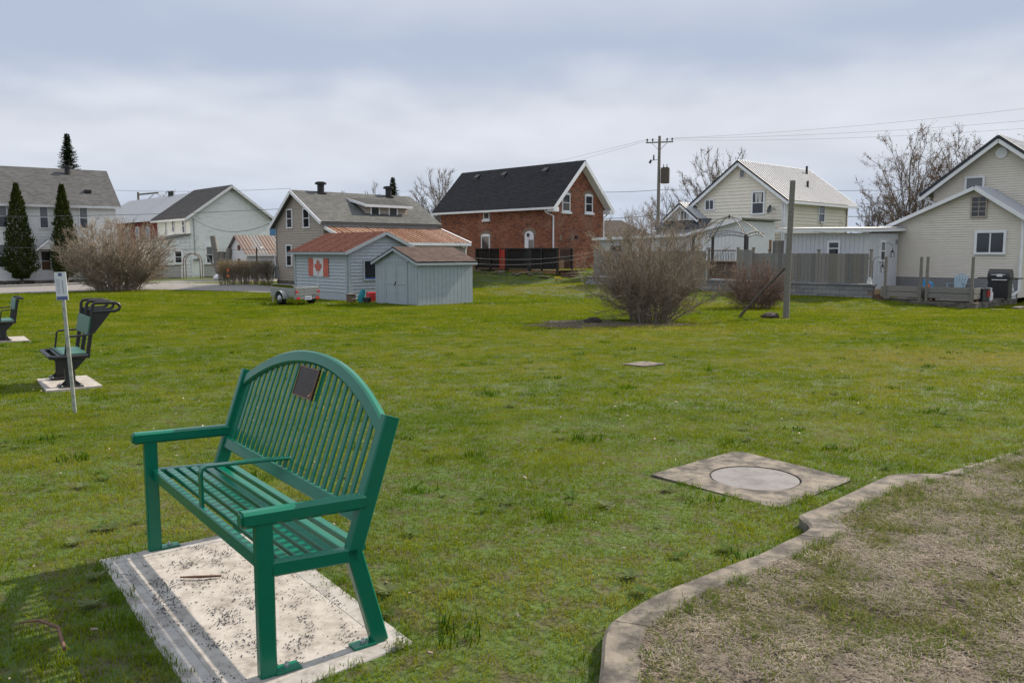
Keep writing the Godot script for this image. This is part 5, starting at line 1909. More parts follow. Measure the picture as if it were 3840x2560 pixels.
			for i in 13:
				var an: float = PI - PI * i / 12.0
				hp.append(Vector2(mid + cos(an) * hw, q[4] + 0.05 + sin(an) * 0.13))
			hd.prism(hp, f.p(0, 0, 0.0), f.ex, UP, f.n, 0.040)
			part("window_head", hd, M.white_paint, wn)
	# door under a white rounded head
	var dp := PackedVector2Array([Vector2(1.64, 0.62), Vector2(2.50, 0.62), Vector2(2.50, 2.70)])
	for i in 9:
		var an := PI * i / 8.0
		dp.append(Vector2(2.07 + cos(an) * 0.43, 2.72 + sin(an) * 0.30))
	dp.append(Vector2(1.64, 2.70))
	var dm := MB.new()
	dm.prism(dp, l.p(0, 0, 0), EL, UP, l.n, 0.03)
	var door := part("door", dm, M.white_paint)
	var sc := MB.new()
	sc.hexa([l.p(1.66, 0.65, 0.031), l.p(2.12, 0.65, 0.031), l.p(2.12, 2.42, 0.031), l.p(1.66, 2.42, 0.031), l.p(1.66, 0.65, 0.04), l.p(2.12, 0.65, 0.04), l.p(2.12, 2.42, 0.04), l.p(1.66, 2.42, 0.04)])
	part("screen_door", sc, M.glass_blind, door)
	var lp := MB.new()
	lp.tube([l.p(2.10, 2.62, 0.12), l.p(2.10, 2.80, 0.12), l.p(2.10, 2.88, 0.12)], [0.06, 0.10, 0.02], 8)
	lp.bar(l.p(2.10, 2.84, 0.03), l.p(2.10, 2.84, 0.12), 0.03, 0.03, UP)
	part("wall_lantern", lp, M.black_steel, door)
	var da := MB.new()
	var at := PackedVector2Array()
	for i in 13:
		var an := PI - PI * i / 12.0
		at.append(Vector2(2.07 + cos(an) * 0.68, 2.74 + sin(an) * 0.52))
	for i in 13:
		var an := PI * i / 12.0
		at.append(Vector2(2.07 + cos(an) * 0.45, 2.74 + sin(an) * 0.32))
	da.prism(at, l.p(0, 0, 0), EL, UP, l.n, 0.022)
	part("arch", da, M.lintel, door)
	# filled-in openings, downpipes
	for q in [0.82, 2.0]:
		var fl := MB.new()
		fl.hexa([r.p(q, 2.35, 0), r.p(q + 0.2, 2.35, 0), r.p(q + 0.2, 2.75, 0), r.p(q, 2.75, 0), r.p(q, 2.35, 0.02), r.p(q + 0.2, 2.35, 0.02), r.p(q + 0.2, 2.75, 0.02), r.p(q, 2.75, 0.02)])
		part("patch", fl, M.lintel)
	pipe([r.p(-0.35, ye - 0.05, -0.3), r.p(-0.3, ye - 0.28, -0.2), r.p(0.10, ye - 0.50, 0.08), r.p(0.12, base + 0.3, 0.08)], 0.055, M.white_paint, "downpipe")
	pipe([r.p(w + 0.30, ye - 0.05, 0.2), r.p(w + 0.25, ye - 0.3, 0.1), r.p(w - 0.06, ye - 0.50, 0.08), r.p(w - 0.06, base + 0.3, 0.08)], 0.055, M.white_paint, "downpipe")
	var vt := MB.new()
	vt.tube([r.p(2.45, 2.62, 0.0), r.p(2.45, 2.62, 0.12)], [0.10, 0.10], 10)
	part("wall_vent", vt, M.black_plastic)

func deck() -> void:
	var o := Vector3(2.63, 0, -55.69) - ER * 2.6
	var f := Fr.new(o, EL, -ER)
	thing("screened_deck", "dark wooden deck with screened railing beside the brick house", "deck", f.p(1.0, 0.0, 0))
	var x0 := -3.05
	var x1 := 4.65
	var fl := 0.42
	var top := 1.80
	var board := MB.new()
	board.box(Vector3.ZERO, Vector3(1, 0.035, 0.137))
	var bmesh := board.mesh()
	for i in 17:
		shared("deck_board", bmesh, M.brown_wood, Transform3D(Basis(EL * (x1 - x0), UP, ER), f.p((x0 + x1) * 0.5, fl, -0.08 - i * 0.15)))
	for q in [[x0, 1.55], [1.55, x1]]:
		var bm := MB.new()
		bm.bar(f.p(q[0], fl - 0.13, 0.0), f.p(q[1] - 0.01, fl - 0.13, 0.0), 0.05, 0.20, UP)
		part("rim_joist", bm, M.new_wood if q[0] < 0 else M.dark_wood)
	for x in [x0 + 0.06, -1.65, -0.55, 1.5, 1.68, 3.2, x1 - 0.05]:
		var po := MB.new()
		var wide := 0.26 if absf(x + 0.55) < 0.1 else 0.11
		var low := ground(f.p(x, 0).x, f.p(x, 0).z) - 0.1
		po.bar(f.p(x, minf(low, fl - 0.3) if absf(x + 1.65) > 0.1 and absf(x - 3.2) > 0.1 else fl, 0.02), f.p(x, top, 0.02), wide, 0.11, f.n)
		part("post", po, M.dark_wood)
	for h in [top, fl + 0.12]:
		var rl := MB.new()
		rl.bar(f.p(x0, h, 0.02), f.p(x1, h, 0.02), 0.13, 0.07, UP)
		part("rail", rl, M.dark_wood)
	for q in [[x0 + 0.12, -1.7], [-1.6, -0.70], [-0.40, 1.42], [2.2, 3.14], [3.26, x1 - 0.1]]:
		var sc := MB.new()
		sc.hexa([f.p(q[0], fl + 0.1, 0.0), f.p(q[1], fl + 0.1, 0.0), f.p(q[1], top - 0.03, 0.0), f.p(q[0], top - 0.03, 0.0), f.p(q[0], fl + 0.1, 0.006), f.p(q[1], fl + 0.1, 0.006), f.p(q[1], top - 0.03, 0.006), f.p(q[0], top - 0.03, 0.006)])
		part("screen", sc, M.screen_mesh)
	# lattice panels
	var lat := func(g: Fr, a: float, b: float, h0: float, h1: float, m: Material) -> void:
		var mb := MB.new()
		var step := 0.095
		var hgt := h1 - h0
		var k := a - hgt
		while k < b:
			for s in [0, 1]:
				var p := Vector2(k, h0) if s == 0 else Vector2(k, h1)
				var q := Vector2(k + hgt, h1) if s == 0 else Vector2(k + hgt, h0)
				if p.x < a:
					p = p.lerp(q, (a - p.x) / (q.x - p.x))
				if q.x > b:
					q = p.lerp(q, (b - p.x) / (q.x - p.x))
				if q.x - p.x > 0.03:
					mb.bar(g.p(p.x, p.y, 0.01 + s * 0.009), g.p(q.x, q.y, 0.01 + s * 0.009), 0.008, 0.030, UP)
			k += step
		part("lattice", mb, m)
	var rr := Fr.new(f.p(x0, 0, 0), ER, -EL)
	lat.call(Fr.new(f.p(0, 0, -2.3), EL, f.n), -0.40, 0.55, 0.65, 1.75, M.pale_wood)
	lat.call(rr, 0.12, 1.18, 1.20, 1.74, M.dark_wood)
	lat.call(rr, 0.55, 1.18, 0.55, 1.14, M.dark_wood)
	for h in [top, 1.17]:
		var rl := MB.new()
		rl.bar(rr.p(0, h, 0.03), rr.p(1.24, h, 0.03), 0.09, 0.07, UP)
		part("rail", rl, M.dark_wood)
	var ep := MB.new()
	ep.bar(rr.p(1.24, 0.3, 0.03), rr.p(1.24, top, 0.03), 0.11, 0.11, ER)
	part("post", ep, M.dark_wood)
	for i in 4:
		var pk := MB.new()
		pk.bar(rr.p(0.16 + i * 0.1, 0.55, 0.0), rr.p(0.16 + i * 0.1, 1.12, 0.0), 0.07, 0.02, rr.n)
		part("picket", pk, M.pale_wood)
	# red rack
	var rk := MB.new()
	for x in [1.72, 2.16]:
		rk.bar(f.p(x, fl + 0.06, 0.07), f.p(x, top, 0.07), 0.06, 0.08, f.n)
	rk.hexa([f.p(1.75, 1.28, 0.04), f.p(2.13, 1.28, 0.04), f.p(2.13, 1.76, 0.04), f.p(1.75, 1.76, 0.04), f.p(1.75, 1.28, 0.06), f.p(2.13, 1.28, 0.06), f.p(2.13, 1.76, 0.06), f.p(1.75, 1.76, 0.06)])
	for i in 6:
		rk.bar(f.p(1.74, fl + 0.12 + i * 0.145, 0.07), f.p(2.14, fl + 0.12 + i * 0.145, 0.07), 0.06, 0.045, UP)
	solo("red_rack", "bright red slatted rack standing in the dark deck railing", "rack", rk, M.red_paint, f.p(1.94, fl, 0.07))
	# steps beside the deck
	var sb := rr.p(1.0, 0, 0.35)
	thing("wooden_steps", "three brown wooden steps leading up to the screened deck", "steps", Vector3(sb.x, 0.0, sb.z))
	for i in 3:
		var tr := MB.new()
		var a := rr.p(0.15 + i * 0.02, 0.44 - i * 0.17, 0.18 + i * 0.30)
		var b := rr.p(1.35 + i * 0.02, 0.44 - i * 0.17, 0.18 + i * 0.30)
		tr.bar(a, b, 0.28, 0.05, UP)
		part("tread", tr, M.brown_wood)
		var rs := MB.new()
		rs.bar(a - UP * 0.10 + EL * 0.12, b - UP * 0.10 + EL * 0.12, 0.03, 0.15, UP)
		part("riser", rs, M.dark_wood)
	for k in [0.15, 1.37]:
		var sg := MB.new()
		sg.prism(PackedVector2Array([Vector2(0.04, -0.25), Vector2(0.95, -0.25), Vector2(0.95, -0.05), Vector2(0.04, 0.42)]), rr.p(k, 0, 0), -EL, UP, ER, 0.04)
		part("stringer", sg, M.brown_wood)
	# rubble under the deck
	rng.seed = 18
	for i in 26:
		var x := rng.randf_range(-2.8, 4.6)
		var p := f.p(x, 0, rng.randf_range(0.0, 0.9))
		p.y = ground(p.x, p.z) + 0.04
		solo("rock", "rough field stone lying on the bank below the deck", "stone", stone_mesh(p, rng.randf_range(0.07, 0.18), i), M.stone, p, "stones below the deck")
	for q in [[1.9, 0.25], [-0.6, 0.5], [-2.6, 0.8]]:
		var p := f.p(q[0], 0, q[1])
		p.y = ground(p.x, p.z) + 0.10
		var bd := MB.new()
		bd.bar(p - EL * 0.45, p + EL * 0.45, 0.22, 0.05, UP)
		solo("loose_board", ["pale board lying under the red rack", "pale board lying under the wide deck post", "long pale board by the deck steps"][[1.9, -0.6, -2.6].find(q[0])], "board", bd, M.pale_wood, p, "boards on the bank")

func stone_mesh(at: Vector3, r: float, sd: int) -> MB:
	var m := MB.new()
	var fn := FastNoiseLite.new()
	fn.seed = sd; fn.frequency = 1.4
	var rows := 5
	var cols := 8
	var pt := func(i: int, j: int) -> Vector3:
		var th := PI * i / rows
		var ph := TAU * j / cols
		var d := Vector3(sin(th) * cos(ph), cos(th), sin(th) * sin(ph))
		return at + d * Vector3(1.3, 0.65, 1.0) * r * (1.0 + 0.55 * fn.get_noise_3dv(d * 1.3))
	for i in rows:
		for j in cols:
			m.quad(pt.call(i, j), pt.call(i, j + 1), pt.call(i + 1, j + 1), pt.call(i + 1, j), at)
	return m

#PART4
func house_yellow() -> void:
	var o := Vector3(15.66, 0, -47.83)
	var l := Fr.new(o, EL, -ER)
	var r := Fr.new(o, ER, -EL)
	var base := -0.4
	thing("yellow_house", "two-storey cream yellow house with bright ribbed metal roof", "house", Vector3(o.x, base, o.z))
	var w := 5.95
	var dl := 8.1
	var ev := 4.72
	var pk := 6.92
	var px := 2.98
	var body := MB.new()
	body.prism(PackedVector2Array([Vector2(0, base), Vector2(w, base), Vector2(w, ev), Vector2(px, pk - 0.1), Vector2(0, ev)]), l.p(0, 0), EL, UP, ER, dl)
	part("wall", body, M.vinyl_yellow)
	siding(l, PackedVector2Array([Vector2(0.08, 1.0), Vector2(w, 1.0), Vector2(w, ev - 0.02), Vector2(px, pk - 0.14), Vector2(0.08, ev - 0.02)]), 0.20, M.vinyl_yellow)
	siding(r, PackedVector2Array([Vector2(0.08, 1.0), Vector2(dl, 1.0), Vector2(dl, ev - 0.05), Vector2(0.08, ev - 0.05)]), 0.20, M.vinyl_yellow)
	for f in [l, r]:
		var cb := MB.new()
		cb.bar(f.p(0.05, base, 0.03), f.p(0.05, ev, 0.03), 0.12, 0.05, f.n)
		part("corner_board", cb, M.white_paint)
	var oh := 0.32
	var up := (pk - ev) / px
	var ye := ev - 0.34 * up
	rng.seed = 21
	sheets(l.p(-0.34, ye + 0.06, oh), l.p(-0.34, ye + 0.06, -dl - 0.6), l.p(px, pk + 0.06, -dl - 0.6), l.p(px, pk + 0.06, oh), 0.9, 3, 0.045, [M.roof_steel])
	sheets(l.p(w + 0.34, ye + 0.06, oh), l.p(w + 0.34, ye + 0.06, -dl - 0.6), l.p(px, pk + 0.06, -dl - 0.6), l.p(px, pk + 0.06, oh), 0.9, 3, 0.045, [M.roof_steel])
	for x in [-0.34, w + 0.34]:
		fascia(l.p(x, ye + 0.02, oh + 0.03), l.p(px, pk + 0.02, oh + 0.03), 0.10, M.dark_fascia, 0.05, "roof_trim")
		fascia(l.p(x, ye - 0.13, oh + 0.01), l.p(px, pk - 0.13, oh + 0.01), 0.20, M.white_paint, 0.04, "rake_board")
		fascia(l.p(x, ye - 0.06, oh), l.p(x, ye - 0.06, -dl - 0.6), 0.15, M.white_paint, 0.09, "gutter")
	window(l, 2.06, 1.38, 3.85, 5.05, {"fw": 0.09, "out": 0.06, "panes": [M.glass, M.glass]})
	for q in [[1.52, 1.70], [1.78, 1.9]]:
		var cu := MB.new()
		cu.hexa([l.p(q[0], 4.47, 0.053), l.p(q[1], 4.47, 0.053), l.p(q[1] + 0.04, 5.03, 0.053), l.p(q[0] - 0.04, 5.03, 0.053), l.p(q[0], 4.47, 0.057), l.p(q[1], 4.47, 0.057), l.p(q[1] + 0.04, 5.03, 0.057), l.p(q[0] - 0.04, 5.03, 0.057)])
		part("curtain", cu, M.curtain)
	window(l, 5.28, 4.74, 4.2, 4.72, {"fw": 0.07, "nx": 2, "ny": 1})
	window(r, 4.02, 4.70, 3.42, 4.35, {"fw": 0.08, "panes": [M.glass, M.glass_blind]})
	var vt := MB.new()
	vt.box(l.p(2.83, 6.2, 0.03), Vector3(0.34, 0.50, 0.08), Basis(EL, UP, ER))
	part("gable_vent", vt, M.vinyl_beige)
	var sl := MB.new()
	sl.box(l.p(2.83, 6.2, 0.075), Vector3(0.24, 0.40, 0.02), Basis(EL, UP, ER))
	part("vent_louvre", sl, M.glass_blind)
	pipe([l.p(0.62, 4.0, 0.05), l.p(0.62, 4.1, 0.2), l.p(0.72, 4.05, 0.35)], 0.03, M.galvanised, "bracket")
	var dish := MB.new()
	dish.tube([l.p(0.72, 4.0, 0.30), l.p(0.76, 4.02, 0.40), l.p(0.80, 4.04, 0.45)], [0.08, 0.22, 0.26], 14, false)
	part("satellite_dish", dish, M.galvanised)
	pipe([l.p(0.18, ye - 0.1, 0.1), l.p(0.16, ye - 0.3, 0.08), l.p(0.16, 0.5, 0.08)], 0.045, M.white_paint, "downpipe")
	pipe([r.p(dl - 0.3, ye - 0.2, 0.08), r.p(dl - 0.3, 0.5, 0.08)], 0.045, M.galvanised, "downpipe")
	for q in [[0.55, -7.2, 0.55], [1.95, -4.6, 0.40]]:
		var y: float = pk + 0.06 - q[0] * up
		pipe([l.p(px - q[0], y - 0.1, q[1]), l.p(px - q[0], y + q[2], q[1])], 0.07, M.black_plastic, "flue")

func annex() -> void:
	# small gabled annex with ribbed roof in front of the yellow house
	var o := Vector3(15.0, 0, -34.5) + ER * 9.0
	var l := Fr.new(o, EL, -ER)
	var base := -0.4
	thing("gabled_annex", "small white annex with a dark-edged metal gable roof before the yellow house", "annex", Vector3(l.p(15.6, 0).x, base, l.p(15.6, 0).z))
	var a := 14.45
	var b := 16.75
	var px := 15.62
	var ev := 3.70
	var pk := 4.58
	var dl := 5.0
	var body := MB.new()
	body.prism(PackedVector2Array([Vector2(a, base), Vector2(b, base), Vector2(b, ev), Vector2(px, pk - 0.08), Vector2(a, ev)]), l.p(0, 0), EL, UP, ER, dl)
	part("wall", body, M.white_panel)
	planks(l, PackedVector2Array([Vector2(a, 2.2), Vector2(b, 2.2), Vector2(b, ev - 0.02), Vector2(px, pk - 0.12), Vector2(a, ev - 0.02)]), 0.20, 0.015, M.white_panel)
	window(l, 15.28, 15.68, 3.62, 4.12, {"fw": 0.06, "nx": 2, "ny": 1})
	var up := (pk - ev) / (b - px)
	var oh := 0.3
	for s in [a - 0.15, b + 0.15]:
		var y := pk - absf(s - px) * up
		sheets(l.p(s, y + 0.05, oh), l.p(s, y + 0.05, -dl), l.p(px, pk + 0.05, -dl), l.p(px, pk + 0.05, oh), 0.9, 3, 0.045, [M.roof_steel])
		fascia(l.p(s, y + 0.01, oh + 0.03), l.p(px, pk + 0.01, oh + 0.03), 0.09, M.dark_fascia, 0.05, "roof_trim")
		fascia(l.p(s, y - 0.11, oh + 0.01), l.p(px, pk - 0.11, oh + 0.01), 0.15, M.white_paint, 0.04, "rake_board")
	# lower skirt roof
	slope(l.p(13.6, 3.05, 0.7), l.p(b + 0.5, 3.05, 0.7), l.p(b + 0.5, 3.62, -0.1), l.p(13.6, 3.62, -0.1), 0.08, M.dark_fascia, "skirt_roof")

func white_garage() -> void:
	var o := Vector3(15.0, 0, -34.5) + ER * 5.0
	var l := Fr.new(o, EL, -ER)
	var base := -0.3
	thing("white_outbuilding", "white panelled outbuilding with a sloping ribbed roof behind the bare shrub", "outbuilding", Vector3(l.p(10, 0).x, base, l.p(10, 0).z))
	var body := MB.new()
	body.prism(PackedVector2Array([Vector2(9.35, base), Vector2(19.0, base), Vector2(19.0, 2.35), Vector2(12.4, 2.55), Vector2(9.35, 3.25)]), l.p(0, 0), EL, UP, ER, 4.0)
	part("wall", body, M.white_panel)
	planks(l, PackedVector2Array([Vector2(9.35, 0.2), Vector2(12.4, 0.2), Vector2(12.4, 2.52), Vector2(9.35, 3.22)]), 0.24, 0.014, M.white_panel)
	planks(l, PackedVector2Array([Vector2(12.4, 0.2), Vector2(19.0, 0.2), Vector2(19.0, 2.33), Vector2(12.4, 2.5)]), 0.30, 0.014, M.grey_panel)
	rng.seed = 22
	sheets(l.p(12.6, 2.58, 0.3), l.p(12.6, 2.58, -4.1), l.p(8.95, 3.40, -4.1), l.p(8.95, 3.40, 0.3), 0.9, 4, 0.03, [M.roof_steel])
	sheets(l.p(19.3, 2.42, 0.3), l.p(19.3, 2.42, -4.1), l.p(12.5, 2.60, -4.1), l.p(12.5, 2.60, 0.3), 0.9, 2, 0.03, [M.roof_steel])
	fascia(l.p(12.6, 2.50, 0.32), l.p(8.95, 3.32, 0.32), 0.14, M.white_paint)
	fascia(l.p(19.3, 2.36, 0.32), l.p(12.55, 2.52, 0.32), 0.14, M.white_paint)
	window(l, 17.2, 18.0, 1.4, 2.0, {"fw": 0.06, "ny": 1})

func low_building() -> void:
	var o := Vector3(15.33, 0, -35.8)
	var l := Fr.new(o, EL, -ER)
	var r := Fr.new(o, ER, -EL)
	var base := -0.35
	thing("flat_roofed_shed", "low grey-white shed with nearly flat roof beside the beige house", "shed", Vector3(o.x, base, o.z))
	var w := 3.9
	var dr := 3.15
	var body := MB.new()
	body.hexa([l.p(0, base), l.p(w, base), l.p(w, base) + ER * dr, l.p(0, base) + ER * dr, l.p(0, 2.40), l.p(w, 2.45), l.p(w, 2.45) + ER * dr, l.p(0, 2.42) + ER * dr])
	part("wall", body, M.grey_panel)
	planks(l, PackedVector2Array([Vector2(0, 0.2), Vector2(w, 0.2), Vector2(w, 2.42), Vector2(0, 2.38)]), 0.20, 0.012, M.grey_panel)
	planks(r, PackedVector2Array([Vector2(0, base), Vector2(dr, base), Vector2(dr, 2.40), Vector2(0, 2.38)]), 0.20, 0.012, M.grey_panel)
	var rf := MB.new()
	var e0 := l.p(-0.2, 2.52, 0.3) - ER * 0.0
	rf.hexa([l.p(-0.25, 2.44, 0.35), l.p(w + 0.3, 2.52, 0.35), l.p(w + 0.3, 2.62, -3.9), l.p(-0.25, 2.56, -3.9), l.p(-0.25, 2.56, 0.35), l.p(w + 0.3, 2.64, 0.35), l.p(w + 0.3, 2.76, -3.9), l.p(-0.25, 2.70, -3.9)])
	part("roof", rf, M.white_paint)
	sheets(l.p(-0.27, 2.575, 0.37), l.p(w + 0.3, 2.655, 0.37), l.p(w + 0.3, 2.775, -3.9), l.p(-0.27, 2.715, -3.9), 0.9, 3, 0.02, [M.roof_steel])
	window(l, 1.70, 1.28, 1.50, 2.0, {"fw": 0.08, "panes": [M.glass, M.glass]})
	var dm := MB.new()
	dm.hexa([r.p(0.95, base + 0.1, 0.02), r.p(2.0, base + 0.1, 0.02), r.p(2.0, 2.18, 0.02), r.p(0.95, 2.18, 0.02), r.p(0.95, base + 0.1, 0.045), r.p(2.0, base + 0.1, 0.045), r.p(2.0, 2.18, 0.045), r.p(0.95, 2.18, 0.045)])
	var door := part("door", dm, M.grey_panel)
	window(Fr.new(r.p(0, 0, 0.045), ER, -EL), 1.15, 1.55, 1.25, 2.02, {"fw": 0.07, "out": 0.03, "parent": door, "panes": [M.glass, M.glass_blind]})
	var hn := MB.new()
	hn.rod(r.p(1.85, 0.72, 0.05), r.p(1.85, 0.72, 0.11), 0.03)
	part("handle", hn, M.zinc, door)
	var lp := MB.new()
	lp.box(r.p(2.95, 2.05, 0.06), Vector3(0.12, 0.2, 0.12), Basis(ER, UP, EL))
	part("wall_lamp", lp, M.galvanised)

func house_beige() -> void:
	var o := Vector3(21.22, 0, -34.69)
	var l := Fr.new(o, EL, -ER)
	var r := Fr.new(o, ER, -EL)
	var base := -0.33
	thing("beige_house", "beige vinyl-sided house with two stepped gables and white trim", "house", Vector3(o.x, base, o.z))
	var lw := 6.2
	var px := 1.82
	var pk := 4.36
	# lower wing: long slope on one side
	var lower := PackedVector2Array([Vector2(0, base), Vector2(lw, base), Vector2(lw, 2.45), Vector2(px, pk - 0.06), Vector2(0, 3.0)])
	var body := MB.new()
	body.prism(lower, l.p(0, 0), EL, UP, ER, 2.6)
	part("wall", body, M.vinyl_beige)
	siding(l, PackedVector2Array([Vector2(0.06, 0.47), Vector2(lw, 0.47), Vector2(lw, 2.45), Vector2(px, pk - 0.10), Vector2(0.06, 3.0)]), 0.105, M.vinyl_beige)
	var fd := MB.new()
	fd.hexa([l.p(0, base - 0.1, 0), l.p(4.95, base - 0.1, 0), l.p(4.95, 0.46, 0), l.p(0, 0.46, 0), l.p(0, base - 0.1, 0.03), l.p(4.95, base - 0.1, 0.03), l.p(4.95, 0.46, 0.03), l.p(0, 0.46, 0.03)])
	part("foundation", fd, M.block0)
	var cb := MB.new()
	cb.bar(l.p(0.03, 0.46, 0.02), l.p(0.03, 3.0, 0.02), 0.10, 0.05, l.n)
	part("corner_board", cb, M.vinyl_beige)
	var oh := 0.28
	slope(l.p(lw, 2.48, oh), l.p(lw, 2.48, -2.6), l.p(px, pk + 0.04, -2.6), l.p(px, pk + 0.04, oh), 0.08, M.roof_felt, "lower_roof")
	sheets(l.p(-0.55, 2.76, oh), l.p(-0.55, 2.76, -2.6), l.p(px, pk + 0.04, -2.6), l.p(px, pk + 0.04, oh), 0.9, 4, 0.02, [M.roof_steel])
	fascia(l.p(lw, 2.40, oh + 0.02), l.p(px, pk - 0.05, oh + 0.02), 0.15, M.white_paint, 0.04, "rake_board")
	fascia(l.p(-0.55, 2.69, oh + 0.02), l.p(px, pk - 0.05, oh + 0.02), 0.15, M.white_paint, 0.04, "rake_board")
	# upper gable further back
	var u := Fr.new(o + ER * 2.6, EL, -ER)
	var k := 1.06
	var ul := 4.45
	var upx := 1.72
	var upk := 6.70
	var uev := 4.62
	var ub := MB.new()
	ub.prism(PackedVector2Array([Vector2(-1.4, base), Vector2(ul, base), Vector2(ul, uev), Vector2(upx, upk - 0.08), Vector2(-1.4, uev - 0.2)]), u.p(0, 0), EL, UP, ER, 8.0)
	part("upper_wall", ub, M.vinyl_beige)
	siding(u, PackedVector2Array([Vector2(-1.4, 3.0), Vector2(ul, 3.0), Vector2(ul, uev), Vector2(upx, upk - 0.12), Vector2(-1.4, uev - 0.2)]), 0.108, M.vinyl_beige)
	var su := (upk - uev) / (ul - upx)
	for q in [ul + 0.5, upx - 3.4]:
		var y := upk - absf(q - upx) * su
		slope(u.p(q, y + 0.06, 0.4), u.p(q, y + 0.06, -8.2), u.p(upx, upk + 0.06, -8.2), u.p(upx, upk + 0.06, 0.4), 0.08, M.dark_fascia, "upper_roof")
		fascia(u.p(q, y + 0.0, 0.43), u.p(upx, upk + 0.0, 0.43), 0.13, M.dark_fascia, 0.05, "roof_trim")
		fascia(u.p(q, y - 0.16, 0.41), u.p(upx, upk - 0.16, 0.41), 0.20, M.white_paint, 0.04, "rake_board")
	sheets(u.p(upx - 3.4, upk - 3.4 * su + 0.07, 0.38), u.p(upx - 3.4, upk - 3.4 * su + 0.07, -8.2), u.p(upx, upk + 0.07, -8.2), u.p(upx, upk + 0.07, 0.38), 0.9, 4, 0.02, [M.roof_steel])
	var vt := MB.new()
	vt.tube([u.p(1.66, 6.0, 0.01), u.p(1.66, 6.0, 0.09)], [0.27, 0.24], 24)
	var vn := part("round_vent", vt, M.white_paint)
	for i in 6:
		var h: float = 5.86 + i * 0.055
		var hw := sqrt(maxf(0.0, 0.2 * 0.2 - (h - 6.0) * (h - 6.0)))
		var lo := MB.new()
		lo.bar(u.p(1.66 - hw, h, 0.095), u.p(1.66 + hw, h, 0.095), 0.02, 0.03, UP)
		part("louvre", lo, M.white_plastic, vn)
	window(u, 3.02, 2.36, 3.95, 4.95, {"fw": 0.09, "out": 0.06, "panes": [M.glass_blind, M.glass_blind]})
	pipe([u.p(ul + 0.4, uev - 0.30, 0.2), u.p(ul + 0.35, uev - 0.5, 0.1), u.p(ul - 0.05, uev - 0.75, 0.09), u.p(ul - 0.05, 2.9, 0.09)], 0.06, M.white_paint, "downpipe")
	window(l, 1.66, 0.64, 1.58, 2.40, {"fw": 0.10, "out": 0.06, "nx": 2, "ny": 1, "bar": 0.05, "panes": [M.glass, M.glass]})
	window(l, 1.93, 1.40, 3.12, 3.92, {"fw": 0.06, "out": 0.05, "nx": 2, "ny": 4, "bar": 0.03, "frame": M.vinyl_tan, "panes": [M.glass]})
	pipe([l.p(-0.06, 2.9, 0.10), l.p(-0.06, 0.0, 0.10), l.p(0.12, -0.24, 0.30)], 0.055, M.white_paint, "downpipe")

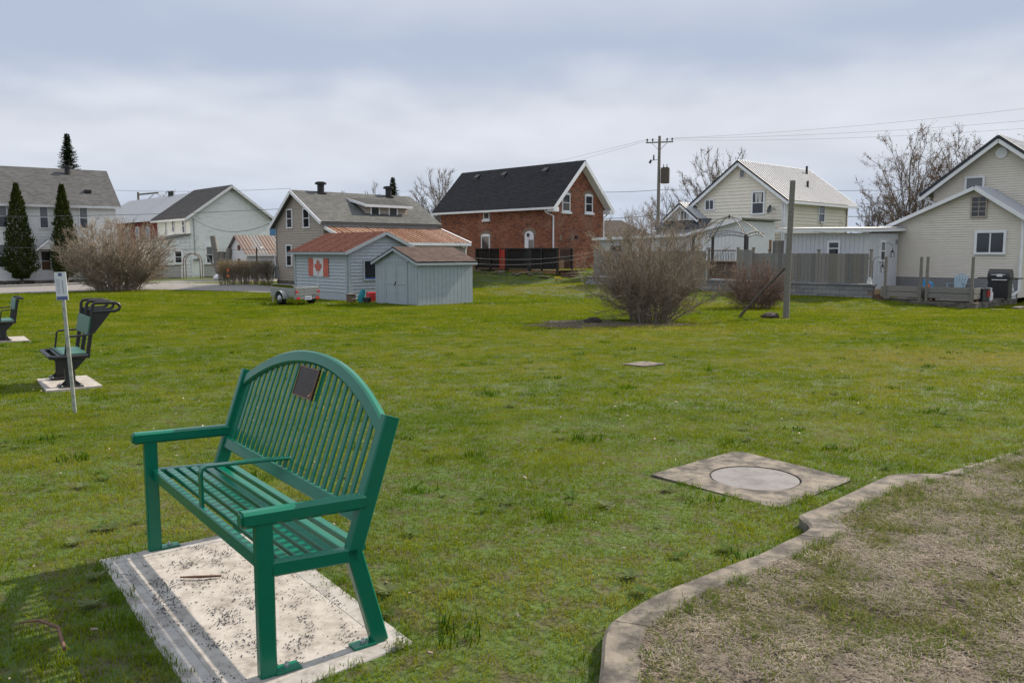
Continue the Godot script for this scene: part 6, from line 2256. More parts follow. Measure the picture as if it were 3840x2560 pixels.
func patio() -> void:
	var c := Vector3(17.47, 0, -31.08)
	var l := Fr.new(c, EL, -ER)
	var r := Fr.new(c, ER, -EL)
	var top := -0.32
	thing("patio_slab", "raised grey concrete patio slab beside the beige house", "patio", Vector3(c.x, -0.55, c.z))
	var sl := MB.new()
	sl.hexa([l.p(0, -0.8), l.p(3.75, -0.8), l.p(3.75, -0.8) + ER * 5.2, l.p(0, -0.8) + ER * 5.2, l.p(0, top), l.p(3.75, top), l.p(3.75, top) + ER * 5.2, l.p(0, top) + ER * 5.2])
	part("slab", sl, M.old_concrete)
	# two plank planters with tall corner posts
	for q in [[2.02, 3.60, "weathered plank planter beside the flat-roofed shed", [3.42, 2.06]], [0.12, 1.86, "weathered plank planter nearer the barbecue", [1.82, 0.20]]]:
		var a: float = q[0]
		var b: float = q[1]
		var p := l.p((a + b) * 0.5, top, -0.45)
		thing("planter_box", q[2], "planter", p, "plank planters on the patio")
		for h in [[-0.20, 0.0], [0.01, 0.22]]:
			var i := 0
			for e in [[l.p(a, h[0], -0.12), l.p(b, h[0], -0.12)], [l.p(a, h[0], -0.82), l.p(b, h[0], -0.82)], [l.p(a + 0.02, h[0], -0.14), l.p(a + 0.02, h[0], -0.80)], [l.p(b - 0.02, h[0], -0.14), l.p(b - 0.02, h[0], -0.80)]]:
				var m := MB.new()
				var up: float = (h[1] - h[0]) * 0.5
				m.bar(e[0] + UP * up, e[1] + UP * up, 0.04, h[1] - h[0] - 0.008, UP, 0.004)
				part("plank", m, M["grey_wood%d" % ((i + int(a * 3.0)) % 4)])
				i += 1
		for e in [[a + 0.09, -0.2], [b - 0.09, -0.2], [a + 0.09, -0.74], [b - 0.09, -0.74]]:
			var lg := MB.new()
			lg.bar(l.p(e[0], top, e[1]), l.p(e[0], 0.18, e[1]), 0.09, 0.09, EL)
			part("leg", lg, M.new_wood)
		var so := MB.new()
		so.hexa([l.p(a + 0.05, -0.15, -0.15), l.p(b - 0.05, -0.15, -0.15), l.p(b - 0.05, -0.15, -0.79), l.p(a + 0.05, -0.15, -0.79), l.p(a + 0.05, 0.14, -0.15), l.p(b - 0.05, 0.14, -0.15), l.p(b - 0.05, 0.14, -0.79), l.p(a + 0.05, 0.14, -0.79)])
		part("soil", so, M.bed_soil)
		for s in q[3]:
			var po := MB.new()
			po.bar(l.p(s, top, -0.08), l.p(s, 1.40, -0.08), 0.095, 0.095, EL, 0.006)
			part("corner_post", po, M.pole_wood)
	# barbecue
	var bc := r.p(3.3, top, -0.15)
	thing("barbecue", "black gas barbecue with domed lid on the patio", "barbecue", bc)
	var bs := Basis(EL, UP, -ER)
	var cab := MB.new()
	cab.box(bc + UP * 0.42, Vector3(0.75, 0.72, 0.5), bs)
	part("cabinet", cab, M.black_plastic)
	for s in [-0.19, 0.19]:
		var d := MB.new()
		d.box(bc + UP * 0.42 + EL * s - ER * 0.258, Vector3(0.36, 0.66, 0.016), bs)
		part("door", d, M.black_steel)
	var lid := MB.new()
	var prof := PackedVector2Array()
	for i in 11:
		var an := PI * i / 10.0
		prof.append(Vector2(cos(an) * 0.28, 0.92 + sin(an) * 0.30))
	lid.prism(prof, bc - EL * 0.40, ER, UP, EL, 0.80)
	var ld := part("lid", lid, M.black_steel)
	var hd := MB.new()
	hd.rod(bc + EL * -0.25 + UP * 1.0 - ER * 0.31, bc + EL * 0.25 + UP * 1.0 - ER * 0.31, 0.015)
	part("handle", hd, M.zinc, ld)
	var fb := MB.new()
	fb.box(bc + UP * 0.85, Vector3(0.80, 0.14, 0.52), bs)
	part("firebox", fb, M.black_steel)
	for s in [-1, 1]:
		var sh := MB.new()
		sh.box(bc + UP * 0.86 + EL * s * 0.60, Vector3(0.36, 0.04, 0.46), bs)
		part("side_shelf", sh, M.black_plastic)
	var tray := MB.new()
	tray.box(bc + UP * 0.80 - ER * 0.28 - EL * 0.05, Vector3(0.55, 0.03, 0.08), bs)
	part("tray_edge", tray, M.white_plastic)
	var cup := MB.new()
	cup.box(bc + UP * 0.98 - ER * 0.30 - EL * 0.05, Vector3(0.20, 0.10, 0.06), bs)
	solo("white_tub", "small white tub resting on the black barbecue", "tub", cup, M.white_plastic, bc + UP * 0.93)
	for i in 2:
		var w := MB.new()
		var wc := bc + EL * (0.3 - i * 0.6) + UP * 0.06 - ER * 0.2
		w.tube([wc - EL * 0.02, wc + EL * 0.02], [0.06, 0.06], 10)
		part("wheel", w, M.rubber)
	# tanks and box
	for q in [[1.95, -0.45, "white propane tank behind the black storage box"], [2.3, -0.25, "white propane tank between storage box and barbecue"]]:
		var p := r.p(q[0], top, q[1])
		thing("propane_tank", q[2], "gas tank", p, "propane tanks")
		var m := MB.new()
		m.tube([p, p + UP * 0.03, p + UP * 0.08, p + UP * 0.30, p + UP * 0.38, p + UP * 0.41], [0.13, 0.14, 0.155, 0.155, 0.11, 0.04], 14)
		part("cylinder", m, M.white_plastic)
		var cl := MB.new()
		for k in 10:
			if k in [2, 7]: continue
			var an := TAU * k / 10.0
			cl.bar(p + Vector3(cos(an) * 0.1, 0.38, sin(an) * 0.1), p + Vector3(cos(an) * 0.1, 0.50, sin(an) * 0.1), 0.062, 0.01, Vector3(cos(an), 0, sin(an)))
		part("collar", cl, M.white_plastic)
		var vv := MB.new()
		vv.rod(p + UP * 0.4, p + UP * 0.48, 0.025)
		part("valve", vv, M.zinc)
	var xb := r.p(1.4, top, -0.3)
	thing("storage_box", "black storage box with red latches at the patio edge", "box", xb)
	var bx := MB.new()
	bx.bar(xb + UP * 0.22 - ER * 0.42, xb + UP * 0.22 + ER * 0.42, 0.45, 0.44, UP, 0.03)
	part("body", bx, M.black_plastic)
	var li := MB.new()
	li.bar(xb + UP * 0.47 - ER * 0.44, xb + UP * 0.47 + ER * 0.44, 0.48, 0.06, UP, 0.02)
	part("lid", li, M.black_plastic)
	for s in [0.12, 0.34]:
		var la := MB.new()
		la.box(xb + UP * 0.30 + ER * s - EL * 0.24, Vector3(0.03, 0.26, 0.10), Basis(EL, UP, ER))
		part("latch", la, M.bin_red)
	# adirondack chair
	var cc := Vector3(21.22, top, -34.69) + EL * 2.05 - ER * 1.0
	thing("patio_chair", "pale blue slatted garden chair against the beige wall", "chair", cc)
	for i in 5:
		var m := MB.new()
		var x := (i - 2) * 0.105
		var hh := 1.0 - absf(i - 2) * 0.05
		m.bar(cc + EL * x * 0.8 + UP * 0.32 + ER * 0.28, cc + EL * x * 1.15 + UP * hh + ER * 0.52, 0.088, 0.02, ER, 0.004)
		part("back_slat", m, M.chair_blue)
	for i in 5:
		var m := MB.new()
		m.bar(cc - EL * 0.27 + UP * (0.40 - i * 0.022) - ER * (0.25 - i * 0.115), cc + EL * 0.27 + UP * (0.40 - i * 0.022) - ER * (0.25 - i * 0.115), 0.09, 0.02, UP, 0.004)
		part("seat_slat", m, M.chair_blue)
	for s in [-1, 1]:
		var a := MB.new()
		a.bar(cc + EL * s * 0.33 + UP * 0.58 - ER * 0.32, cc + EL * s * 0.33 + UP * 0.56 + ER * 0.40, 0.12, 0.022, UP, 0.004)
		part("armrest", a, M.chair_blue)
		var lg := MB.new()
		lg.bar(cc + EL * s * 0.31 - ER * 0.25, cc + EL * s * 0.31 + UP * 0.57 - ER * 0.25, 0.03, 0.09, ER)
		part("leg", lg, M.chair_blue)
		var rl := MB.new()
		rl.bar(cc + EL * s * 0.28 + UP * 0.02 + ER * 0.55, cc + EL * s * 0.28 + UP * 0.38 - ER * 0.25, 0.03, 0.10, UP)
		part("rear_leg", rl, M.chair_blue)
	# plant hooks with lanterns
	var hooks := [[Vector3(16.55, -0.25, -37.05), 2.05, "tall crooked iron hook with lantern before the beige wall"], [Vector3(15.05, 0.25, -34.6), 0.95, "short iron hook with lantern at the fence end"]]
	for q in hooks:
		var p: Vector3 = q[0]
		var h: float = q[1]
		thing("lantern_hook", q[2], "lantern hook", p, "iron lantern hooks")
		var pts := [p, p + UP * h]
		var rr := [0.012, 0.012]
		for i in range(1, 9):
			var an := PI - PI * i / 8.0
			pts.append(p + UP * (h + sin(an) * 0.18) + (-EL) * (0.20 + cos(an) * 0.20))
			rr.append(0.010)
		var st := MB.new()
		st.tube(pts, rr, 6)
		part("hook", st, M.black_steel)
		var lp := p + UP * (h - 0.32) - EL * 0.40
		var ln := MB.new()
		ln.box(lp - UP * 0.12, Vector3(0.15, 0.015, 0.15), Basis(UP, 0.8))
		for k in 4:
			var an := TAU * k / 4.0 + 0.8
			ln.rod(lp + Vector3(cos(an) * 0.09, -0.12, sin(an) * 0.09), lp + Vector3(cos(an) * 0.08, 0.10, sin(an) * 0.08), 0.009, 5)
		ln.tube([lp + UP * 0.10, lp + UP * 0.19, lp + UP * 0.30], [0.115, 0.03, 0.008], 4)
		part("lantern", ln, M.black_steel)
		var cd := MB.new()
		cd.tube([lp - UP * 0.115, lp - UP * 0.02], [0.03, 0.03], 8)
		part("candle", cd, M.white_plastic)
	var wl := Vector3(15.0, 0.25, -34.5) + EL * 0.1
	thing("white_lantern", "little white lantern standing on the end of the block wall", "lantern", wl)
	var wm := MB.new()
	wm.box(wl + UP * 0.10, Vector3(0.16, 0.20, 0.16), Basis(UP, 0.8))
	part("body", wm, M.white_plastic)
	var wt := MB.new()
	wt.tube([wl + UP * 0.20, wl + UP * 0.29], [0.13, 0.03], 4)
	part("roof", wt, M.white_plastic)
	# lattice panel leaning on the wall, bags, step
	var pp := r.p(4.35, top, 0.1)
	thing("leaning_trellis", "white lattice trellis leaning beside the barbecue", "trellis", pp)
	for i in 5:
		var m := MB.new()
		m.bar(pp + ER * (-0.28 + i * 0.14), pp + ER * (-0.28 + i * 0.14) + UP * 0.72 + EL * 0.2, 0.022, 0.012, EL)
		part("lath", m, M.white_paint)
		var m2 := MB.new()
		m2.bar(pp + ER * -0.29 + UP * (0.02 + i * 0.175) + EL * (i * 0.05), pp + ER * 0.29 + UP * (0.02 + i * 0.175) + EL * (i * 0.05), 0.012, 0.022, UP)
		part("lath", m2, M.white_paint)
	var bag := MB.new()
	var bp := l.p(2.35, top + 0.38, -2.2)
	bag.hexa([bp, bp + EL * 0.42, bp + EL * 0.42 + ER * 0.18, bp + ER * 0.18, bp + UP * 0.26 + EL * 0.02, bp + UP * 0.40 + EL * 0.36, bp + UP * 0.40 + EL * 0.36 + ER * 0.12, bp + UP * 0.26 + ER * 0.12])
	var ob := thing("supply_bag", "blue bag with an orange label behind the first planter", "bag", bp)
	part("sack", bag, M.blue_tarp)
	var og := MB.new()
	og.tube([bp + EL * 0.16 + UP * 0.14 - ER * 0.004, bp + EL * 0.16 + UP * 0.14 - ER * 0.012], [0.09, 0.09], 12)
	part("label_patch", og, M.orange)
	var ub := MB.new()
	ub.bar(l.p(2.1, top + 0.19, -2.12), l.p(3.2, top + 0.19, -2.12), 0.5, 0.38, UP, 0.01)
	solo("garden_bed", "low weathered timber bed behind the first planter", "planter", ub, M.brown_wood, l.p(2.6, top, -2.1))
	var st := MB.new()
	var sp := Vector3(15.05, 0, -33.95)
	thing("patio_step", "small timber step between block wall and patio", "step", sp - UP * 0.4)
	for i in 2:
		var m := MB.new()
		m.bar(sp + ER * 0.0 + UP * (-0.25 + i * 0.22), sp + ER * 0.55 + UP * (-0.25 + i * 0.22), 0.34, 0.20, UP, 0.01)
		part("timber", m, M.brown_wood if i == 0 else M.pale_wood)
	var rk := l.p(3.3, top + 0.05, 0.05)
	solo("rounded_rock", "pale rounded rock at the patio edge under the planter", "stone", stone_mesh(rk, 0.14, 91), M.stone, rk)
	var pv := Vector3(19.2, 0, -31.2)
	pv.y = ground(pv.x, pv.z) + 0.03
	var sb := MB.new()
	sb.bar(pv - ER * 0.6, pv + ER * 0.6, 0.25, 0.14, UP, 0.02)
	solo("stone_edging", "grey edging stone on the grass by the patio corner", "stone", sb, M.old_concrete, pv)
	var bdp := Vector3(17.9, 0, -30.4)
	bdp.y = ground(bdp.x, bdp.z) + 0.03
	var bd := MB.new()
	bd.bar(bdp - EL * 0.22, bdp + EL * 0.22, 0.09, 0.03, UP)
	solo("wood_scrap", "pale wood scrap on the grass below the patio corner", "board", bd, M.pale_wood, bdp)

func fence() -> void:
	var o := Vector3(15.0, 0, -34.5)
	var l := Fr.new(o, EL, -ER)
	# block wall: courses of blocks, stepping with the ground
	thing("block_wall", "low grey concrete block retaining wall under the board fence", "wall", G(o.x, o.z))
	var core := MB.new()
	core.hexa([l.p(-0.05, -0.8, -0.25), l.p(15.6, -0.8, -0.25), l.p(15.6, 0.17, -0.25), l.p(-0.05, 0.17, -0.25), l.p(-0.05, -0.8, -0.01), l.p(15.6, -0.8, -0.01), l.p(15.6, 0.17, -0.01), l.p(-0.05, 0.17, -0.01)])
	part("core", core, M.mortar)
	var bm := MB.new()
	bm.bar(Vector3(-0.195, 0, 0), Vector3(0.195, 0, 0), 0.26, 0.188, UP, 0.008)
	var bmesh := bm.mesh()
	rng.seed = 31
	for j in 4:
		var s := -0.05 + (0.2 if j % 2 else 0.0)
		while s < 15.5:
			var p := l.p(s + 0.2, 0.075 - j * 0.20, -0.12 + rng.randf_range(-0.006, 0.006))
			s += 0.4
			if p.y + 0.1 < ground(p.x, p.z) - 0.02: continue
			shared("block", bmesh, M["block%d" % (rng.randi() % 3)], Transform3D(Basis(EL, UP, -ER), p))
	for i in 16:
		var cp := MB.new()
		cp.bar(l.p(-0.1 + i * 0.985, 0.215, -0.12), l.p(-0.1 + (i + 0.99) * 0.985, 0.215, -0.12), 0.34, 0.075, UP, 0.012)
		part("cap_stone", cp, M["block%d" % (i % 3)])
	# board fence: right part, then a higher part, then railing, then the far part behind the shrub
	thing("board_fence", "weathered grey vertical board fence on the block wall", "fence", l.p(3, 0.25, -0.1))
	rng.seed = 32
	var runs := [[0.22, 5.58, 1.53, 0.165], [5.60, 6.40, 1.70, 0.165], [8.10, 15.2, 1.64, 0.165]]
	for q in runs:
		var s: float = q[0]
		while s < q[1] - 0.05:
			var w := minf(rng.randf_range(0.13, 0.195), q[1] - s)
			var m := MB.new()
			var t: float = q[2] + rng.randf_range(-0.012, 0.012)
			m.bar(l.p(s + w * 0.5, 0.27 + rng.randf_range(0.0, 0.02), -0.10 + rng.randf_range(-0.008, 0.008)), l.p(s + w * 0.5 + rng.randf_range(-0.006, 0.006), t, -0.10), w - 0.008, 0.022, l.n, 0.003)
			part("board", m, M["grey_wood%d" % (rng.randi() % 4)])
			s += w
		for h in [0.45, q[2] - 0.2]:
			var rl := MB.new()
			rl.bar(l.p(q[0], h, -0.14), l.p(q[1], h, -0.14), 0.04, 0.09, UP)
			part("rail", rl, M.grey_wood1)
	for s in [0.16, 2.45, 4.8, 5.62, 6.42, 8.02, 15.25]:
		var po := MB.new()
		var h := 1.66 if s < 5.0 else 1.76
		po.bar(l.p(s, 0.25, -0.20), l.p(s, h, -0.20), 0.10, 0.10, EL, 0.006)
		var post := part("post", po, M.grey_wood2)
		var ca := MB.new()
		ca.box(l.p(s, h + 0.02, -0.20), Vector3(0.13, 0.035, 0.13), Basis(EL, UP, ER))
		part("post_cap", ca, M.brown_wood, post)
	# railing
	thing("deck_railing", "brown railing with thin black balusters between fence sections", "railing", l.p(7.2, 0.25, -0.1))
	for h in [0.36, 1.66]:
		var rl := MB.new()
		rl.bar(l.p(6.50, h, -0.12), l.p(7.95, h, -0.12), 0.09, 0.09 if h < 1.0 else 0.05, UP)
		part("rail", rl, M.brown_wood)
	for i in 17:
		var b := MB.new()
		var x := 6.54 + i * 0.0865
		b.rod(l.p(x, 0.4, -0.12), l.p(x, 1.64, -0.12), 0.009, 5)
		part("baluster", b, M.black_steel)
	for i in 5:
		var pts := []
		var rr := []
		for k in 9:
			var an := TAU * k / 8.0
			pts.append(l.p(6.68 + i * 0.27 + sin(an) * 0.06, 1.35 + cos(an) * 0.22, -0.10)); rr.append(0.007)
		var rg := MB.new()
		rg.tube(pts, rr, 5)
		part("oval", rg, M.black_steel)
	# dark covered thing on the deck behind the railing
	var tp := l.p(7.6, 0.35, -1.0)
	var tb := MB.new()
	tb.bar(tp + EL * -0.75 + UP * 0.36, tp + EL * 0.75 + UP * 0.36, 0.8, 0.72, UP, 0.06)
	tb.bar(tp + EL * -0.82 + UP * 0.76, tp + EL * 0.82 + UP * 0.76, 0.9, 0.10, UP, 0.03)
	solo("covered_table", "dark brown covered table behind the black balusters", "table", tb, M.twig_red, tp)
	var fb := MB.new()
	# inner fence near the pole
	thing("inner_fence", "short brown-grey plank screen behind the tall grey fence", "fence", l.p(4.5, 0.3, -2.0))
	for i in 9:
		var m := MB.new()
		m.bar(l.p(4.15 + i * 0.15, 0.3, -1.6), l.p(4.15 + i * 0.15, 2.12, -1.6), 0.144, 0.022, l.n)
		part("board", m, M["grey_wood%d" % [1, 3, 1, 0, 3, 1, 3, 0, 1][i]])
	for s in [4.05, 5.52]:
		var po := MB.new()
		po.bar(l.p(s, 0.2, -1.55), l.p(s, 2.16, -1.55), 0.09, 0.09, EL)
		part("post", po, M.new_wood)
	# gazebo frame
	var gc := l.p(8.42, 0.3, -2.6)
	thing("gazebo_frame", "bare black metal gazebo frame behind the fence", "gazebo", gc)
	var ring_h := 2.02
	var top := gc + UP * 3.1
	var cr := MB.new()
	cr.tube([top - UP * 0.15, top, top + UP * 0.1], [0.03, 0.05, 0.01], 6)
	part("crown", cr, M.black_steel)
	var cs := []
	for i in 6:
		var an := TAU * i / 6.0 + 0.3
		cs.append(gc + Vector3(cos(an) * 1.75, ring_h, sin(an) * 1.75))
	for i in 6:
		var a: Vector3 = cs[i]
		var b: Vector3 = cs[(i + 1) % 6]
		var rb := MB.new()
		rb.tube([a, a.lerp(top, 0.35) + UP * 0.16, a.lerp(top, 0.7) + UP * 0.16, top], [0.018, 0.018, 0.018, 0.018], 6)
		part("rib", rb, M.black_steel)
		for h in [0.0, 0.14]:
			var pts := []
			var rr := []
			for k in 7:
				pts.append(a.lerp(b, k / 6.0) + UP * (h + 0.16 * sin(PI * k / 6.0) * (1.0 if h > 0.0 else 0.8))); rr.append(0.013)
			var bt := MB.new()
			bt.tube(pts, rr, 5)
			part("ring_bar", bt, M.black_steel)
		var ti := MB.new()
		for k in range(1, 6):
			var p := a.lerp(b, k / 6.0) + UP * 0.13 * sin(PI * k / 6.0)
			ti.rod(p, p + UP * 0.15, 0.009, 4)
		part("tie", ti, M.black_steel)
	for i in [1, 3, 4, 5]:
		var p: Vector3 = cs[i]
		var po := MB.new()
		po.bar(Vector3(p.x, 0.2, p.z), p + UP * 0.12, 0.11, 0.11, EL)
		part("post", po, M.black_steel)

func pole_and_lines() -> void:
	# plain wooden pole with a leaning brace
	var b := G(8.68, -26.1)
	thing("wooden_pole", "tall weathered bare wooden pole with a leaning brace", "pole", b)
	var m := MB.new()
	var top := b + Vector3(0.06, 4.28, 0)
	m.tube([b - UP * 0.2, b + UP * 1.4, b + Vector3(0.03, 2.8, 0), top], [0.098, 0.094, 0.089, 0.084], 14)
	part("pole", m, M.pole_wood)
	var br := MB.new()
	var bb := G(7.28, -26.7)
	br.tube([bb - UP * 0.1, bb.lerp(b + Vector3(0, 1.62, -0.1), 0.5), b + Vector3(0.05, 1.66, -0.14)], [0.045, 0.04, 0.036], 8)
	part("brace", br, M.bark)
	# utility pole far behind
	var u := Vector3(10.85, -0.6, -62.0)
	thing("utility_pole", "utility pole with crossarm and transformer behind the houses", "utility pole", u)
	var pm := MB.new()
	pm.tube([u - UP * 0.5, u + UP * 5, u + UP * 10.65], [0.15, 0.13, 0.10], 10)
	part("pole", pm, M.pole_wood)
	var ca := Vector3(0.95, 0, 0.30).normalized()
	var am := MB.new()
	am.bar(u + UP * 10.2 - ca * 1.0, u + UP * 10.2 + ca * 1.0, 0.08, 0.09, UP)
	var arm := part("crossarm", am, M.pole_wood)
	for k in [-0.9, -0.5, 0.55, 0.92]:
		var ins := MB.new()
		ins.tube([u + UP * 10.26 + ca * k, u + UP * 10.40 + ca * k, u + UP * 10.48 + ca * k], [0.03, 0.07, 0.05], 8)
		part("insulator", ins, M.bark, arm)
	for s in [-1, 1]:
		var bc := MB.new()
		bc.rod(u + UP * 9.6, u + UP * 10.15 + ca * 0.55 * s, 0.02, 5)
		part("arm_brace", bc, M.galvanised, arm)
	var tr := MB.new()
	var tc := u + ca * 0.43 + UP * 7.2 + Vector3(0, 0, 0.15)
	tr.tube([tc, tc + UP * 0.05, tc + UP * 1.05, tc + UP * 1.15], [0.30, 0.33, 0.33, 0.28], 14)
	var trf := part("transformer", tr, M.bark)
	var tb := MB.new()
	for k in [-0.12, 0.12]:
		tb.tube([tc + UP * 1.12 + ca * k, tc + UP * 1.40 + ca * k], [0.05, 0.025], 6)
	part("bushing", tb, M.bark_grey, trf)
	var cu := MB.new()
	var cc := u - ca * 0.7 + UP * 8.7
	cu.tube([cc, cc + UP * 0.25 + ca * 0.12], [0.09, 0.07], 8)
	cu.tube([cc + ca * 0.3 + UP * 0.2, cc + ca * 0.3 + UP * 0.6], [0.06, 0.05], 8)
	cu.bar(cc + UP * 0.2, u + UP * 8.95, 0.03, 0.03, UP)
	part("cutout", cu, M.black_plastic)
	# small far poles beyond the white house
	for q in [[Vector3(-75, -0.5, -143), 9.0, "small far utility pole beside the white house roof"], [Vector3(-62.5, -0.5, -140), 12.0, "far utility pole with one-sided crossarm over the metal roof"]]:
		var p: Vector3 = q[0]
		thing("utility_pole", q[2], "utility pole", p)
		var mm := MB.new()
		mm.tube([p, p + UP * q[1]], [0.25, 0.18], 8)
		part("pole", mm, M.pole_wood)
		var xx := MB.new()
		if q[1] > 10.0:
			xx.bar(p + UP * (q[1] - 0.4), p + UP * (q[1] - 0.2) + Vector3(3.4, 0.1, 0), 0.22, 0.25, UP)
			xx.rod(p + UP * (q[1] - 2.4), p + UP * (q[1] - 0.4) + Vector3(2.6, 0, 0), 0.06, 5)
		else:
			for h in [0.6, 1.6, 3.4]: xx.bar(p + UP * (q[1] - h) - Vector3(1.2, 0, 0), p + UP * (q[1] - h) + Vector3(1.2, 0, 0), 0.18, 0.18, UP)
		part("crossarm", xx, M.pole_wood)
	# wires
	var R := func(k: float, h: float) -> Vector3: return u + ca * k + UP * h
	var wires := [
		[R.call(-0.9, 10.45), Vector3(-22.5, 9.4, -120), 0.6, "upper power line from the crossarm running behind the brick roof", true, 0.0088],
		[R.call(-0.5, 10.45), Vector3(-21.0, 8.9, -118), 0.9, "second power line from the crossarm running behind the brick roof", true, 0.0088],
		[R.call(0.92, 10.45), Vector3(41.0, 10.9, -44.0), 0.5, "top power line over the trees at the beige house", true, 0.0077],
		[R.call(0.55, 10.45), Vector3(40.0, 9.7, -44.0), 0.5, "middle power line over the trees at the beige house", true, 0.0077],
		[R.call(-0.5, 10.4), Vector3(40.5, 9.3, -45.0), 0.6, "lowest of the three power lines over the bare trees", true, 0.0077],
		[R.call(0.0, 6.75), Vector3(3.0, 6.9, -70.0), 0.25, "cable from the transformer pole to the brick house side", false, 0.0177],
		[R.call(0.0, 6.75), Vector3(48.0, 6.6, -60.0), 0.3, "upper cable passing behind the yellow house", false, 0.0163],
		[R.call(0.0, 4.95), Vector3(4.0, 4.75, -72.0), 0.3, "thick low cable from utility pole to brick house", false, 0.0245],
		[R.call(0.0, 4.95), Vector3(48.0, 5.1, -60.0), 0.5, "thick low cable passing behind the yellow house", false, 0.0231],
		[Vector3(-62.0, 10.0, -78.0), Vector3(-18.6, 6.9, -70.5), 1.2, "highest line above the pale house roof", false, 0.0136],
		[Vector3(-46.0, 3.9, -50.0), Vector3(-15.8, 4.5, -57.0), 0.35, "upper street cable crossing before the white house", false, 0.0163],
		[Vector3(-46.0, 2.2, -50.0), Vector3(-15.9, 1.75, -56.0), 0.12, "lower street cable crossing before the white house", false, 0.0136],
		[Vector3(-26.45, 4.40, -68.9), Vector3(-15.9, 3.6, -55.6), 0.9, "drooping service cable between pale and tan houses", false, 0.0204],
		[Vector3(-2.3, 1.42, -33.6), Vector3(7.0, 2.25, -48.0), 0.5, "upper pale clothes line by the screened deck", true, 0.0030],
		[Vector3(-2.3, 1.18, -33.6), Vector3(7.0, 2.05, -48.0), 0.5, "lower pale clothes line by the screened deck", true, 0.0030],
	]
	for w in wires:
		var pts := []
		var rr := []
		var a: Vector3 = w[0]
		var z: Vector3 = w[1]
		for i in 25:
			var t := i / 24.0
			pts.append(a.lerp(z, t) - UP * w[2] * 4.0 * t * (1.0 - t)); rr.append(w[5])
		var mb := MB.new()
		mb.tube(pts, rr, 5)
		solo("overhead_wire", w[3], "wire", mb, M.wire_light if w[4] else M.wire, a, "overhead wires")

